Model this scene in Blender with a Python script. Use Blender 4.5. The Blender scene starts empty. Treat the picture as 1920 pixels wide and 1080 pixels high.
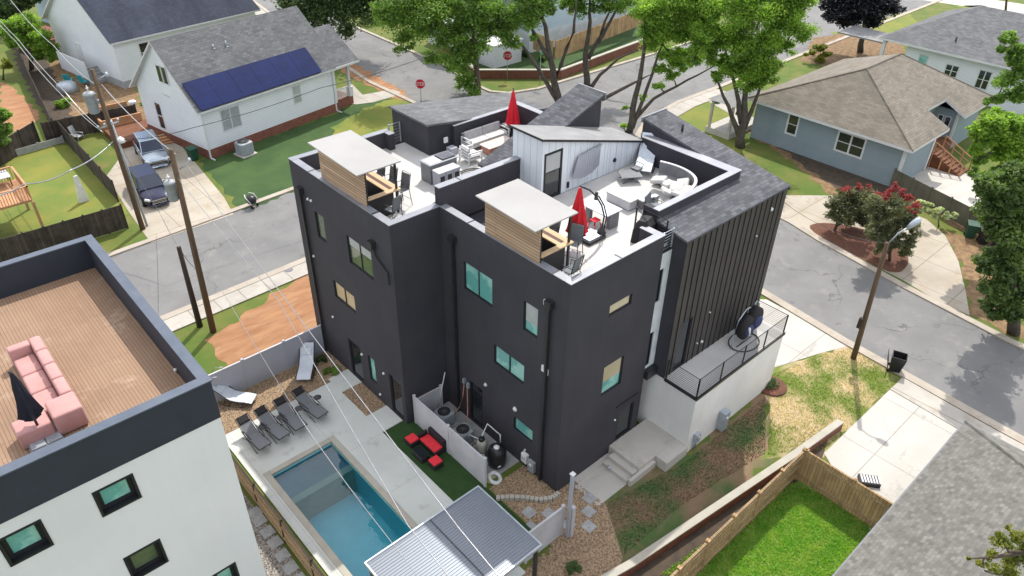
import bpy, bmesh, math, random
import numpy as np
from mathutils import Vector, Matrix
from mathutils.geometry import tessellate_polygon
from math import radians, sin, cos, pi, hypot, atan2
random.seed(7); rng = np.random.default_rng(7)
S = bpy.context.scene; COL = S.collection
# ------------------------------------------------------------ camera, sky, sun, exposure
F = 1382.2; PITCH, YAW, ROLL = radians(34.717), radians(47.459), radians(-1.056)
fw = np.array([cos(YAW)*cos(PITCH), sin(YAW)*cos(PITCH), -sin(PITCH)])
rt = np.array([sin(YAW), -cos(YAW), 0.]); dn = np.cross(fw, rt)
c_, s_ = cos(ROLL), sin(ROLL)
RC = np.array([c_*rt+s_*dn, -s_*rt+c_*dn, fw]); CP = np.array([0., 0., 25.])
cam = bpy.data.objects.new('camera', bpy.data.cameras.new('camera')); COL.objects.link(cam); S.camera = cam
cam.matrix_world = Matrix(((RC[0][0], -RC[1][0], -RC[2][0], 0), (RC[0][1], -RC[1][1], -RC[2][1], 0), (RC[0][2], -RC[1][2], -RC[2][2], 25), (0, 0, 0, 1)))
cam.data.sensor_width = 36; cam.data.lens = F/1920*36; cam.data.clip_start = .1; cam.data.clip_end = 1500
SUN_AZ, SUN_EL = radians(34), radians(53)
w = bpy.data.worlds.new('World'); S.world = w; w.use_nodes = True
nt = w.node_tree; bg = nt.nodes['Background']; sky = nt.nodes.new('ShaderNodeTexSky'); sky.sky_type = 'NISHITA'
sky.sun_disc = False; sky.sun_elevation = SUN_EL; sky.sun_rotation = pi/2-SUN_AZ; sky.air_density = 1.0; sky.dust_density = 1.5
tc = nt.nodes.new('ShaderNodeTexCoord'); cn = nt.nodes.new('ShaderNodeTexNoise'); cn.inputs['Scale'].default_value = 3.2; cn.inputs['Detail'].default_value = 7
cr = nt.nodes.new('ShaderNodeValToRGB'); cr.color_ramp.elements[0].position = .45; cr.color_ramp.elements[1].position = .61
mx = nt.nodes.new('ShaderNodeMix'); mx.data_type = 'RGBA'; mx.inputs[7].default_value = (13, 12.6, 12.1, 1)
nt.links.new(tc.outputs['Generated'], cn.inputs['Vector']); nt.links.new(cn.outputs['Fac'], cr.inputs['Fac'])
nt.links.new(cr.outputs['Color'], mx.inputs[0]); nt.links.new(sky.outputs['Color'], mx.inputs[6]); nt.links.new(mx.outputs[2], bg.inputs['Color'])
bg.inputs['Strength'].default_value = .15
sl = bpy.data.lights.new('sun', 'SUN'); sl.energy = 3.2; sl.angle = radians(.6); sl.color = (1, .95, .87)
so = bpy.data.objects.new('sun', sl); COL.objects.link(so); so.location = (40, 30, 60)
so.rotation_euler = Vector((cos(SUN_AZ)*cos(SUN_EL), sin(SUN_AZ)*cos(SUN_EL), sin(SUN_EL))).to_track_quat('Z', 'Y').to_euler()
S.view_settings.view_transform = 'Standard'; S.view_settings.look = 'None'; S.view_settings.exposure = .5; S.view_settings.gamma = 1

# ------------------------------------------------------------ surveying helpers (photo measurements -> world points on known planes)
def ray(x, y): return RC.T @ np.array([(x-960)/F, (y-540)/F, 1.])
def at(x, y, z=0.): d = ray(x, y); t = (z-CP[2])/d[2]; return Vector(CP+d*t)
def atx(x, y, X): d = ray(x, y); t = (X-CP[0])/d[0]; return Vector(CP+d*t)
def aty(x, y, Y): d = ray(x, y); t = (Y-CP[1])/d[1]; return Vector(CP+d*t)
def atv(x, y, B):            # on the vertical plane through B that faces the street side
    d = ray(x, y); n = np.array([fw[0], fw[1], 0]); t = ((np.array(B)-CP)@n)/(d@n); return Vector(CP+d*t)
def mpp(P): return float((np.array(P)-CP)@fw)/F     # metres per photo pixel at P

# ------------------------------------------------------------ materials
MATS = {}
def mat(name, c, c2=None, sc=2., rough=.85, bump=0., bs=60., metal=0., pat=None, spec=.4, dirt=0., dc=(.12, .09, .06), lo=.35, hi=.65, trans=0., stretch=None, crack=0., streak=0.):
    m = bpy.data.materials.new(name); m.use_nodes = True; n = m.node_tree.nodes; L = m.node_tree.links
    p = n['Principled BSDF']; p.inputs['Roughness'].default_value = rough; p.inputs['Metallic'].default_value = metal
    p.inputs['Specular IOR Level'].default_value = spec
    geo = n.new('ShaderNodeNewGeometry'); pos = geo.outputs['Position']
    if stretch:
        mp = n.new('ShaderNodeMapping'); mp.inputs['Scale'].default_value = stretch; L.new(pos, mp.inputs['Vector']); pos = mp.outputs[0]
    def noise(scale, det=5, r=.6, vec=None):
        t = n.new('ShaderNodeTexNoise'); t.inputs['Scale'].default_value = scale; t.inputs['Detail'].default_value = det; t.inputs['Roughness'].default_value = r
        L.new(vec or pos, t.inputs['Vector']); return t.outputs['Fac']
    def ramp(f, a, b):
        r = n.new('ShaderNodeMapRange'); r.inputs['From Min'].default_value = a; r.inputs['From Max'].default_value = b; r.clamp = True; L.new(f, r.inputs['Value']); return r.outputs[0]
    def mix(f, a, b, mode='MIX'):
        x = n.new('ShaderNodeMix'); x.data_type = 'RGBA'; x.blend_type = mode
        if isinstance(f, float): x.inputs[0].default_value = f
        else: L.new(f, x.inputs[0])
        for k, v in ((6, a), (7, b)):
            if isinstance(v, tuple): x.inputs[k].default_value = (*v, 1)
            else: L.new(v, x.inputs[k])
        return x.outputs[2]
    c2 = c2 or tuple(v*.8 for v in c)
    col = mix(ramp(noise(sc), lo, hi), c, c2); hgt = None
    if pat:
        kind, bw, bh, ms, mc, off = pat[:6]; var = pat[6] if len(pat) > 6 else .35
        uv = n.new('ShaderNodeUVMap').outputs[0]
        if kind == 'v':
            sx = n.new('ShaderNodeSeparateXYZ'); cx = n.new('ShaderNodeCombineXYZ'); L.new(uv, sx.inputs[0]); L.new(sx.outputs[0], cx.inputs[1]); L.new(sx.outputs[1], cx.inputs[0]); uv = cx.outputs[0]
        b = n.new('ShaderNodeTexBrick'); b.inputs['Scale'].default_value = 1; b.inputs['Brick Width'].default_value = bw; b.inputs['Row Height'].default_value = bh
        b.inputs['Mortar Size'].default_value = ms; b.offset = off; b.inputs['Mortar Smooth'].default_value = .2
        b.inputs['Color1'].default_value = (1, 1, 1, 1); b.inputs['Color2'].default_value = (1-var,)*3+(1,); b.inputs['Mortar'].default_value = (*mc, 1)
        L.new(uv, b.inputs['Vector']); col = mix(1., col, b.outputs['Color'], 'MULTIPLY'); hgt = b.outputs['Fac']
    if dirt > 0:
        col = mix(ramp(noise(.9, 7, .7), .62-dirt*.25, .8-dirt*.1), col, dc)
    if crack > 0:
        vo = n.new('ShaderNodeTexVoronoi'); vo.feature = 'DISTANCE_TO_EDGE'; vo.inputs['Scale'].default_value = .16
        dm = n.new('ShaderNodeVectorMath'); dm.operation = 'MULTIPLY_ADD'; nz = n.new('ShaderNodeTexNoise'); nz.inputs['Scale'].default_value = .9; nz.inputs['Detail'].default_value = 6
        L.new(pos, nz.inputs['Vector']); L.new(nz.outputs['Color'], dm.inputs[0]); dm.inputs[1].default_value = (2.6, 2.6, 0); L.new(pos, dm.inputs[2]); L.new(dm.outputs[0], vo.inputs['Vector'])
        cm = n.new('ShaderNodeMath'); cm.operation = 'MULTIPLY'; L.new(ramp(vo.outputs['Distance'], .012, .0), cm.inputs[0]); L.new(ramp(noise(.22), .42, .6), cm.inputs[1])
        cs = n.new('ShaderNodeMath'); cs.operation = 'MULTIPLY'; L.new(cm.outputs[0], cs.inputs[0]); cs.inputs[1].default_value = crack
        col = mix(cs.outputs[0], col, tuple(v*.35 for v in c))
        col = mix(ramp(noise(.55, 8, .75), .60, .66), col, tuple(v*.8 for v in c2)); col = mix(ramp(noise(45, 2), .3, .75), col, mix(1., col, (.82, .82, .82), 'MULTIPLY'))
    if streak > 0:
        ms = n.new('ShaderNodeMapping'); ms.inputs['Scale'].default_value = (3.5, 3.5, .22); L.new(geo.outputs['Position'], ms.inputs['Vector'])
        col = mix(ramp(noise(1., 6, .65, ms.outputs[0]), .45, .8), col, mix(1., col, (1+streak,)*3, 'MULTIPLY')); ms2 = n.new('ShaderNodeMapping'); ms2.inputs['Scale'].default_value = (.5, .5, .3); L.new(geo.outputs['Position'], ms2.inputs['Vector'])
        col = mix(ramp(noise(1., 4, .6, ms2.outputs[0]), .4, .7), col, mix(1., col, (1-streak*.6,)*3, 'MULTIPLY'))
    L.new(col, p.inputs['Base Color'])
    if bump > 0:
        bn = n.new('ShaderNodeBump'); bn.inputs['Strength'].default_value = bump; bn.inputs['Distance'].default_value = .02
        L.new(noise(bs, 3), bn.inputs['Height']); L.new(bn.outputs[0], p.inputs['Normal'])
    if hgt is not None:
        b2 = n.new('ShaderNodeBump'); b2.inputs['Strength'].default_value = .5; b2.inputs['Distance'].default_value = .015; b2.invert = True
        L.new(hgt, b2.inputs['Height'])
        if bump > 0: L.new(bn.outputs[0], b2.inputs['Normal'])
        L.new(b2.outputs[0], p.inputs['Normal'])
    if trans > 0:
        tr = n.new('ShaderNodeBsdfTranslucent'); L.new(mix(1., col, (1.7, 1.9, .7), 'MULTIPLY'), tr.inputs['Color'])
        ms_ = n.new('ShaderNodeMixShader'); ms_.inputs[0].default_value = trans
        L.new(p.outputs[0], ms_.inputs[1]); L.new(tr.outputs[0], ms_.inputs[2]); L.new(ms_.outputs[0], n['Material Output'].inputs[0])
    MATS[name] = m; return m
mat('stucco', (.038, .037, .046), (.048, .046, .055), .5, .85, .25, 120, streak=.12)
mat('blackwall', (.034, .033, .043), (.042, .04, .05), .8, .8, .1, 80, streak=0.2)
mat('blackmetal', (.02, .02, .023), (.03, .03, .033), 3, .4, 0)
mat('seam', (.05, .045, .044), (.066, .059, .056), .6, .55, pat=('v', 3.4, .42, .014, (.3, .3, .3), .5, .12))
mat('capmetal', (.2, .21, .24), (.25, .26, .285), 1.5, .45, 0, metal=.2)
mat('membrane', (.45, .44, .42), (.51, .5, .48), .7, .7, .1, 20, dirt=.1, dc=(.46, .45, .43))
mat('capdark', (.075, .095, .13), (.1, .12, .155), 1.5, .5, 0, metal=.2)
mat('batten', (.66, .70, .74), (.6, .64, .69), .5, .7, pat=('v', 50, .4, .02, (.7, .7, .72), 0, .04))
mat('whitepanel', (.66, .70, .74), None, 1, .7)
mat('shingle', (.095, .10, .115), (.135, .14, .155), 1.2, .9, .5, 90, pat=('h', .34, .17, .012, (.5, .5, .5), .5, .5))
mat('shingle_grey', (.125, .13, .14), (.17, .175, .18), .8, .9, .5, 60, pat=('h', .4, .2, .016, (.6, .6, .6), .5, .35))
mat('shingle_navy', (.014, .02, .042), (.038, .048, .08), .35, .85, .3, 60, pat=('h', .4, .2, .02, (.6, .6, .6), .5, .3), stretch=(1.6, .35, 1))
mat('shingle_tan', (.24, .21, .17), (.18, .16, .13), .5, .9, .5, 60, pat=('h', .5, .2, .016, (.65, .65, .65), .5, .28))
mat('shingle_light', (.215, .21, .19), (.16, .16, .145), 2.2, .9, .6, 60, pat=('h', .2, .14, .008, (.7, .7, .7), .5, .38))
mat('roofgrey', (.2, .2, .205), (.26, .26, .26), .9, .9, .3, 50)
mat('siding_white', (.74, .77, .8), (.68, .71, .75), .4, .7, pat=('h', 60, .18, .014, (.72, .72, .74), 0, .03))
mat('siding_blue', (.25, .31, .345), (.22, .28, .31), .4, .75, pat=('h', 60, .18, .012, (.75, .75, .75), 0, .04))
mat('siding_sky', (.48, .6, .68), (.44, .56, .64), .4, .75, pat=('h', 60, .2, .014, (.75, .75, .75), 0, .04))
mat('trim', (.62, .63, .64), (.56, .57, .58), 2, .6)
mat('brick', (.22, .075, .05), (.15, .055, .04), 3, .9, .3, 60, pat=('h', .22, .075, .012, (1.6, 2., 2.), .5, .4))
mat('concrete', (.5, .475, .43), (.42, .4, .365), .6, .85, .2, 30, dirt=.25, dc=(.33, .28, .22))
mat('sidewalk', (.48, .45, .40), (.4, .37, .33), .8, .88, .2, 40, pat=('h', 1.5, 40, .025, (.5, .48, .45), 0, .08), dirt=.3, dc=(.34, .29, .22), crack=.35)
mat('kerbstone', (.42, .37, .31), (.34, .30, .25), 1, .9, .2, 30, dirt=.3, dc=(.28, .22, .16))
mat('drive', (.46, .42, .35), (.38, .33, .26), .35, .88, .2, 40, pat=('h', 3.1, 2.9, .02, (.45, .42, .38), 0, .05), dirt=.35, dc=(.36, .27, .18), crack=.35)
mat('drive_white', (.53, .51, .47), (.46, .44, .40), .4, .85, .2, 40, pat=('h', 4, 3, .02, (.6, .58, .55), 0, .04), crack=.35)
mat('pooldeck', (.56, .58, .55), (.5, .52, .49), .6, .8, .2, 60, dirt=.15, dc=(.33, .32, .29), pat=('h', 3.3, 3.1, .012, (.75, .75, .75), 0, .02))
mat('asphalt', (.215, .213, .208), (.17, .17, .17), .35, .9, .5, 90, dirt=.3, dc=(.27, .26, .24), crack=.8)
mat('grass', (.075, .125, .016), (.15, .15, .035), .45, .95, 1., 14, dirt=.12, dc=(.2, .135, .075), lo=.38, hi=.68)
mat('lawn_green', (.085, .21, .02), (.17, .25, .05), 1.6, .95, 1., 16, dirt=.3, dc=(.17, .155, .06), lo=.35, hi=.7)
mat('lawn_dark', (.03, .068, .018), (.05, .095, .024), .4, .95, 1., 18)  # grass green darkened to stand in for shade on the lawn
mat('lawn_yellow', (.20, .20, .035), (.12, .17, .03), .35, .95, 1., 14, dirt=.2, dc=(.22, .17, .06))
mat('dirt_orange', (.36, .19, .095), (.26, .125, .06), 1., .95, 1., 10, dirt=.35, dc=(.40, .28, .17), stretch=(.6, 2, 1))
mat('dirt_yard', (.21, .14, .085), (.07, .12, .035), .55, .95, 1., 12, dirt=.15, dc=(.22, .14, .085), lo=.4, hi=.62)
mat('dry_lawn', (.14, .18, .035), (.44, .34, .21), .42, .95, 1., 14, dirt=.1, dc=(.36, .25, .16), lo=.42, hi=.58)
mat('mulch', (.16, .065, .04), (.09, .045, .03), 5, .95, 1., 25)
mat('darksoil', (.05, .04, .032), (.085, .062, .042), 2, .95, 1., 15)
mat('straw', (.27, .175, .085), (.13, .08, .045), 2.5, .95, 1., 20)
mat('boxwall', (.72, .72, .7), (.64, .635, .61), .5, .85, .15, 30, streak=.06)
mat('navydark', (.012, .013, .025), None, 4, .8)
mat('blade_green', (.18, .36, .05), (.32, .42, .11), 1.6, .8, trans=.45)
mat('blade_dry', (.18, .24, .06), (.48, .39, .24), .42, .8, trans=.4, lo=.42, hi=.58)
mat('turf', (.018, .05, .010), (.024, .062, .014), 3, .95, .6, 60)
mat('pebble', (.40, .29, .18), (.16, .11, .075), 14, .9, 1., 16, lo=.42, hi=.6)
mat('pebble_grey', (.36, .33, .29), (.1, .09, .085), 13, .9, 1., 16, lo=.42, hi=.6)
mat('stonegrey', (.36, .37, .37), (.28, .29, .29), 3, .85, .3, 30)
mat('white_stucco', (.68, .68, .69), (.6, .605, .62), .22, .8, .2, 40, stretch=(.6, 1, .5), streak=.03)
mat('navyband', (.022, .028, .04), (.028, .034, .048), 1, .75, .2, 60)
mat('composite', (.30, .195, .125), (.245, .155, .10), .5, .8, dirt=.2, dc=(.42, .33, .25), pat=('v', 3.6, .1, .009, (.55, .5, .46), .5, .08))
mat('woodboard', (.45, .33, .19), (.36, .25, .14), 1.2, .85, .2, 30, pat=('v', 30, .14, .010, (.4, .35, .3), 0, .25))
mat('woodfence', (.5, .34, .17), (.36, .235, .12), 1.5, .88, .2, 30, pat=('v', 30, .145, .008, (.35, .3, .25), 0, .3))
mat('oldfence', (.10, .078, .062), (.05, .04, .034), 1.5, .9, .3, 30, pat=('v', 30, .15, .010, (.3, .28, .25), 0, .5))
mat('olivefence', (.15, .14, .10), (.1, .095, .07), .8, .9, .3, 30, pat=('v', 30, .15, .008, (.5, .5, .45), 0, .2))
mat('deckred', (.22, .085, .04), (.15, .06, .03), 2, .8, .2, 30, pat=('h', 30, .14, .012, (.4, .35, .3), 0, .2))
mat('deckorange', (.5, .27, .14), (.38, .2, .1), 2, .8, .2, 30)
mat('slatwood', (.52, .37, .25), (.40, .27, .175), 1.4, .75, .1, 30, pat=('h', 6, .13, .014, (.35, .3, .25), .4, .3), stretch=(1, .3, 6))
mat('topwood', (.6, .43, .25), (.5, .34, .18), 2, .6, stretch=(5, .6, 1))
mat('darkwood', (.1, .035, .02), None, 3, .6)
mat('canopycloth', (.34, .335, .325), (.31, .305, .295), .6, .8)
mat('polewood', (.13, .085, .05), (.085, .058, .036), 3, .9, .3, 20, stretch=(6, 6, .4))
mat('poledark', (.05, .035, .028), None, 3, .9, .3, 20)
mat('galv', (.45, .5, .54), (.36, .41, .46), 3, .45, metal=.5)
mat('corrugated', (.19, .215, .25), (.17, .19, .22), .5, .35, metal=.25)
mat('vinyl', (.36, .37, .42), (.32, .33, .38), .6, .55)
mat('vinyl_light', (.55, .55, .58), None, 1, .5)
mat('acgrey', (.33, .36, .38), None, 4, .55)
mat('glassdark', (.012, .016, .02), (.02, .025, .03), 1, .04, spec=.9)
mat('glassteal', (.12, .36, .33), (.26, .52, .46), .8, .04, spec=.9, lo=.46, hi=.54)  # teal tint; the sharp lighter patches are painted reflections
mat('glasssand', (.42, .36, .22), (.5, .44, .3), .7, .1, spec=.7)
mat('glass_lawnrefl', (.05, .09, .05), (.14, .16, .1), .9, .05, spec=.9)  # green lawn reflection painted into the pane colour
mat('blind', (.42, .44, .44), None, 1, .3)
mat('frameblack', (.015, .016, .02), None, 2, .5)
mat('red', (.62, .012, .025), (.5, .01, .02), 4, .7)
mat('redcush', (.72, .03, .045), None, 4, .75)
mat('pink', (.50, .27, .255), (.44, .235, .22), 3, .85, .2, 50)
mat('navycloth', (.04, .05, .13), None, 4, .8)
mat('whitecush', (.55, .54, .52), (.5, .49, .47), 4, .8)
mat('greycush', (.42, .41, .42), None, 4, .85)
mat('wicker', (.012, .011, .013), (.02, .018, .02), 40, .7, .5, 90)
mat('sling', (.14, .15, .16), (.17, .18, .19), 20, .75)
mat('slingwhite', (.62, .66, .72), (.55, .6, .66), 3, .75)
mat('rubber', (.012, .012, .013), None, 5, .7)
mat('plasticblack', (.02, .02, .022), None, 4, .35)
mat('plasticwhite', (.75, .76, .76), None, 4, .4)
mat('tanktan', (.45, .44, .38), None, 4, .5)
mat('bingreen', (.015, .07, .04), None, 4, .5)
mat('teal', (.03, .42, .46), None, 4, .55)
mat('steel', (.42, .42, .44), None, 4, .3, metal=.8)
mat('greystone', (.2, .205, .215), None, 4, .8)
mat('terracotta', (.42, .2, .15), (.34, .15, .11), 3, .85)
mat('paleplank', (.6, .5, .44), None, 3, .7)
mat('solar', (.004, .014, .085), (.003, .010, .065), 1, .3, pat=('h', 1.65, 1.0, .012, (1.3, 1.4, 1.4), 0, .08), spec=.25)
mat('bark', (.12, .095, .07), (.07, .055, .042), 3, .95, .6, 20, stretch=(3, 3, .6))
mat('barkdark', (.10, .085, .07), (.06, .05, .042), 3, .95, .6, 20)
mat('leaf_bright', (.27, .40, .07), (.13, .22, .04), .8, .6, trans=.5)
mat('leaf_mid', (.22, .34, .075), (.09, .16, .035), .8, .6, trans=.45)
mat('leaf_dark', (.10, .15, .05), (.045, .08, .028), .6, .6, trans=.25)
mat('leaf_shade', (.15, .22, .06), (.05, .09, .03), .9, .6, trans=.35)  # leaf green with shade painted in, for the right edge tree
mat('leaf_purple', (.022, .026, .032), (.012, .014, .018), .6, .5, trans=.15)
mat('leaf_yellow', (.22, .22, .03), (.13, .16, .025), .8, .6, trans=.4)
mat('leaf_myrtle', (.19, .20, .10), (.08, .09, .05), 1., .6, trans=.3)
mat('flower_red', (.38, .05, .06), (.25, .045, .05), 2, .7, trans=.3)
mat('flower_white', (.6, .62, .42), (.3, .36, .18), 3, .7, trans=.3)
mat('carnavy', (.035, .04, .075), None, 2, .22, spec=.9, metal=.7)
mat('carsilver', (.34, .40, .47), (.38, .44, .5), 2, .25, spec=.8, metal=.7)
mat('carred', (.4, .01, .02), None, 2, .2, spec=.8)
mat('carglass', (.008, .02, .05), None, 2, .12, spec=.6)
mat('chrome', (.6, .6, .62), None, 2, .2, metal=.9)
mat('lampglass', (.8, .8, .78), None, 2, .2)
mat('yellow', (.6, .6, .1), None, 2, .5)
mat('signred', (.5, .01, .03), None, 2, .5)
mat('signgreen', (.02, .3, .2), None, 2, .5)
mat('poolplaster', (.27, .64, .70), (.20, .53, .60), .5, .8)
mat('poolstep', (.16, .24, .30), None, 1, .7)
mat('coping', (.42, .4, .34), (.36, .34, .29), 1.2, .85, .2, 30)
def water_mat():
    m = bpy.data.materials.new('poolwater'); m.use_nodes = True; n = m.node_tree.nodes; L = m.node_tree.links
    n.remove(n['Principled BSDF']); t = n.new('ShaderNodeBsdfTransparent'); t.inputs[0].default_value = (.56, .86, .92, 1)
    g = n.new('ShaderNodeBsdfGlossy'); g.inputs['Roughness'].default_value = .03; fr = n.new('ShaderNodeFresnel'); fr.inputs[0].default_value = 1.6
    b = n.new('ShaderNodeBump'); b.inputs['Strength'].default_value = .3; b.inputs['Distance'].default_value = .02; no = n.new('ShaderNodeTexNoise'); no.inputs['Scale'].default_value = 2.2
    ge = n.new('ShaderNodeNewGeometry'); L.new(ge.outputs['Position'], no.inputs['Vector']); L.new(no.outputs['Fac'], b.inputs['Height']); L.new(b.outputs[0], g.inputs['Normal'])
    ms = n.new('ShaderNodeMixShader'); L.new(fr.outputs[0], ms.inputs[0]); L.new(t.outputs[0], ms.inputs[1]); L.new(g.outputs[0], ms.inputs[2]); L.new(ms.outputs[0], n['Material Output'].inputs[0]); MATS['poolwater'] = m
water_mat()

# ------------------------------------------------------------ mesh builder
def rootinv(o):
    M = Matrix.Identity(4)
    while o is not None:
        M = o.matrix_basis @ M; o = o.parent
    return M.inverted()
class MB:
    def __init__(s, smooth=False): s.v = []; s.f = []; s.smooth = smooth
    def add(s, vs, fs):
        k = len(s.v); s.v += [tuple(v) for v in vs]; s.f += [tuple(i+k for i in f) for f in fs]; return s
    def box(s, x0, x1, y0, y1, z0, z1):
        return s.add([(x0,y0,z0),(x1,y0,z0),(x1,y1,z0),(x0,y1,z0),(x0,y0,z1),(x1,y0,z1),(x1,y1,z1),(x0,y1,z1)], [(3,2,1,0),(4,5,6,7),(0,1,5,4),(1,2,6,5),(2,3,7,6),(3,0,4,7)])
    def obox(s, c, d, rz=0, rx=0, ry=0):    # centre, full sizes, rotation
        M = Matrix.Rotation(rz, 3, 'Z') @ Matrix.Rotation(ry, 3, 'Y') @ Matrix.Rotation(rx, 3, 'X')
        vs = [Vector(c)+M@Vector((sx*d[0]/2, sy*d[1]/2, sz*d[2]/2)) for sz in (-1,1) for sx,sy in ((-1,-1),(1,-1),(1,1),(-1,1))]
        return s.add(vs, [(3,2,1,0),(4,5,6,7),(0,1,5,4),(1,2,6,5),(2,3,7,6),(3,0,4,7)])
    def prism(s, poly, z0, z1):
        n = len(poly); a = sum(poly[i][0]*poly[(i+1)%n][1]-poly[(i+1)%n][0]*poly[i][1] for i in range(n))
        if a < 0: poly = poly[::-1]
        zs = z1 if isinstance(z1, (list, tuple)) else [z1]*n
        if a < 0 and isinstance(z1, (list, tuple)): zs = zs[::-1]
        vs = [(p[0], p[1], z0) for p in poly]+[(p[0], p[1], z) for p, z in zip(poly, zs)]
        fs = [(i, (i+1)%n, n+(i+1)%n, n+i) for i in range(n)]
        if n <= 4: fs += [tuple(range(n))[::-1], tuple(range(n, 2*n))]
        else:
            for t in tessellate_polygon([[Vector((p[0], p[1], 0)) for p in poly]]):
                a2 = sum(poly[t[i]][0]*poly[t[(i+1)%3]][1]-poly[t[(i+1)%3]][0]*poly[t[i]][1] for i in range(3))
                t = tuple(t) if a2 > 0 else tuple(t)[::-1]
                fs += [tuple(n+i for i in t), t[::-1]]
        return s.add(vs, fs)
    def poly(s, pts): return s.add(pts, [tuple(range(len(pts)))])
    def tube(s, pts, r, n=6, cap=True):
        pts = [Vector(p) for p in pts]; rs = r if isinstance(r, (list, tuple)) else [r]*len(pts); k = len(s.v)
        up = Vector((0, 0, 1))
        for i, p in enumerate(pts):
            t = (pts[min(i+1, len(pts)-1)]-pts[max(i-1, 0)]).normalized()
            a = t.cross(up if abs(t.z) < .95 else Vector((1, 0, 0))).normalized(); b = t.cross(a)
            s.v += [tuple(p+(a*cos(2*pi*j/n)+b*sin(2*pi*j/n))*rs[i]) for j in range(n)]
        for i in range(len(pts)-1):
            for j in range(n): s.f.append((k+i*n+j, k+i*n+(j+1)%n, k+(i+1)*n+(j+1)%n, k+(i+1)*n+j))
        if cap: s.f += [tuple(k+j for j in range(n))[::-1], tuple(k+(len(pts)-1)*n+j for j in range(n))]
        return s
    def lathe(s, c, prof, n=14, sq=0):      # prof [(r,z)]
        k = len(s.v)
        for r, z in prof:
            for j in range(n):
                a = 2*pi*j/n; q = 1
                if sq: q = 1/max(abs(cos(a+pi/4*0)), abs(sin(a)))**sq
                s.v.append((c[0]+r*q*cos(a), c[1]+r*q*sin(a), c[2]+z))
        for i in range(len(prof)-1):
            for j in range(n): s.f.append((k+i*n+j, k+i*n+(j+1)%n, k+(i+1)*n+(j+1)%n, k+(i+1)*n+j))
        s.f += [tuple(k+j for j in range(n))[::-1], tuple(k+(len(prof)-1)*n+j for j in range(n))]
        return s
    def build(s, name, m, parent=None, local=False, bevel=0., sub=0, auto=False, pre=None):
        me = bpy.data.meshes.new(name); vs = s.v
        if parent is not None and not local:
            M = rootinv(parent); vs = [tuple(M @ Vector(v)) for v in vs]
        me.from_pydata(vs, [], s.f); me.update()
        uvl = me.uv_layers.new(name='UVMap'); d = uvl.data
        for p in me.polygons:
            nn = p.normal
            if abs(nn.z) > .97: u, v = Vector((1, 0, 0)), Vector((0, 1, 0))
            else: u = Vector((0, 0, 1)).cross(nn).normalized(); v = nn.cross(u)
            for li in p.loop_indices:
                co = Vector(s.v[me.loops[li].vertex_index]) if not local else me.vertices[me.loops[li].vertex_index].co
                d[li].uv = (co.dot(u), co.dot(v))
        if s.smooth:
            for p in me.polygons: p.use_smooth = True
        o = bpy.data.objects.new(name, me); COL.objects.link(o); me.materials.append(MATS[m])
        if parent is not None: o.parent = parent
        if bevel:
            b = o.modifiers.new('b', 'BEVEL'); b.width = bevel; b.segments = 2; b.limit_method = 'ANGLE'
        if sub:
            b = o.modifiers.new('s', 'SUBSURF'); b.levels = sub; b.render_levels = sub
        return o
def tag(o, label=None, cat=None, group=None, kind=None):
    for k, v in (('label', label), ('category', cat), ('group', group), ('kind', kind)):
        if v: o[k] = v
    return o
def thing(name, label, cat, loc=(0, 0, 0), rz=0, group=None):
    o = bpy.data.objects.new(name, None); COL.objects.link(o); o.location = loc; o.rotation_euler = (0, 0, rz); o.empty_display_size = .3
    return tag(o, label, cat, group)
def dup(root, loc, rz, label, group=None):
    def cp(o, par):
        c = o.copy(); COL.objects.link(c)
        if par: c.parent = par
        for ch in [q for q in bpy.data.objects if q.parent == o]: cp(ch, c)
        return c
    r = cp(root, None); r.location = loc; r.rotation_euler = (0, 0, rz); r['label'] = label
    if group: r['group'] = group
    return r
def struct(o): o['kind'] = 'structure'; return o
def sheet(name, pts, z, m, th=.0):
    b = MB(); pts = [(p[0], p[1]) for p in pts]; n = len(pts)
    vs = [(x, y, z) for x, y in pts]; fs = []
    for t in tessellate_polygon([[Vector((x, y, 0)) for x, y in pts]]):
        a2 = sum(pts[t[i]][0]*pts[t[(i+1)%3]][1]-pts[t[(i+1)%3]][0]*pts[t[i]][1] for i in range(3))
        fs.append(tuple(t) if a2 > 0 else tuple(t)[::-1])
    b.add(vs, fs); return struct(b.build(name, m))
ORG = {'lawn_green', 'lawn_yellow', 'lawn_dark', 'dirt_orange', 'dirt_yard', 'dry_lawn', 'darksoil', 'straw'}
def ragged(pts, amp=.28, step=.45):
    out = []
    for i in range(len(pts)):
        a, b = Vector(pts[i][:2]), Vector(pts[(i+1) % len(pts)][:2]); n = max(1, int((b-a).length/step)); d = (b-a).normalized(); q = Vector((-d.y, d.x))
        for k in range(n): p = a.lerp(b, k/n); out.append(p+q*(amp*(sin(p.x*1.9+p.y*2.7)+.8*sin(p.x*5.3-p.y*4.1))*.5+random.uniform(-.1, .1)))
    return out
def psheet(name, px, z, m): P = [at(*p) for p in px]; return sheet(name, ragged(P) if m in ORG else P, z, m)
def smoothpoly(pts, it=2):
    for _ in range(it):
        q = []
        for i in range(len(pts)):
            a, b = pts[i], pts[(i+1) % len(pts)]
            q += [(a[0]*.75+b[0]*.25, a[1]*.75+b[1]*.25), (a[0]*.25+b[0]*.75, a[1]*.25+b[1]*.75)]
        pts = q
    return pts
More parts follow.
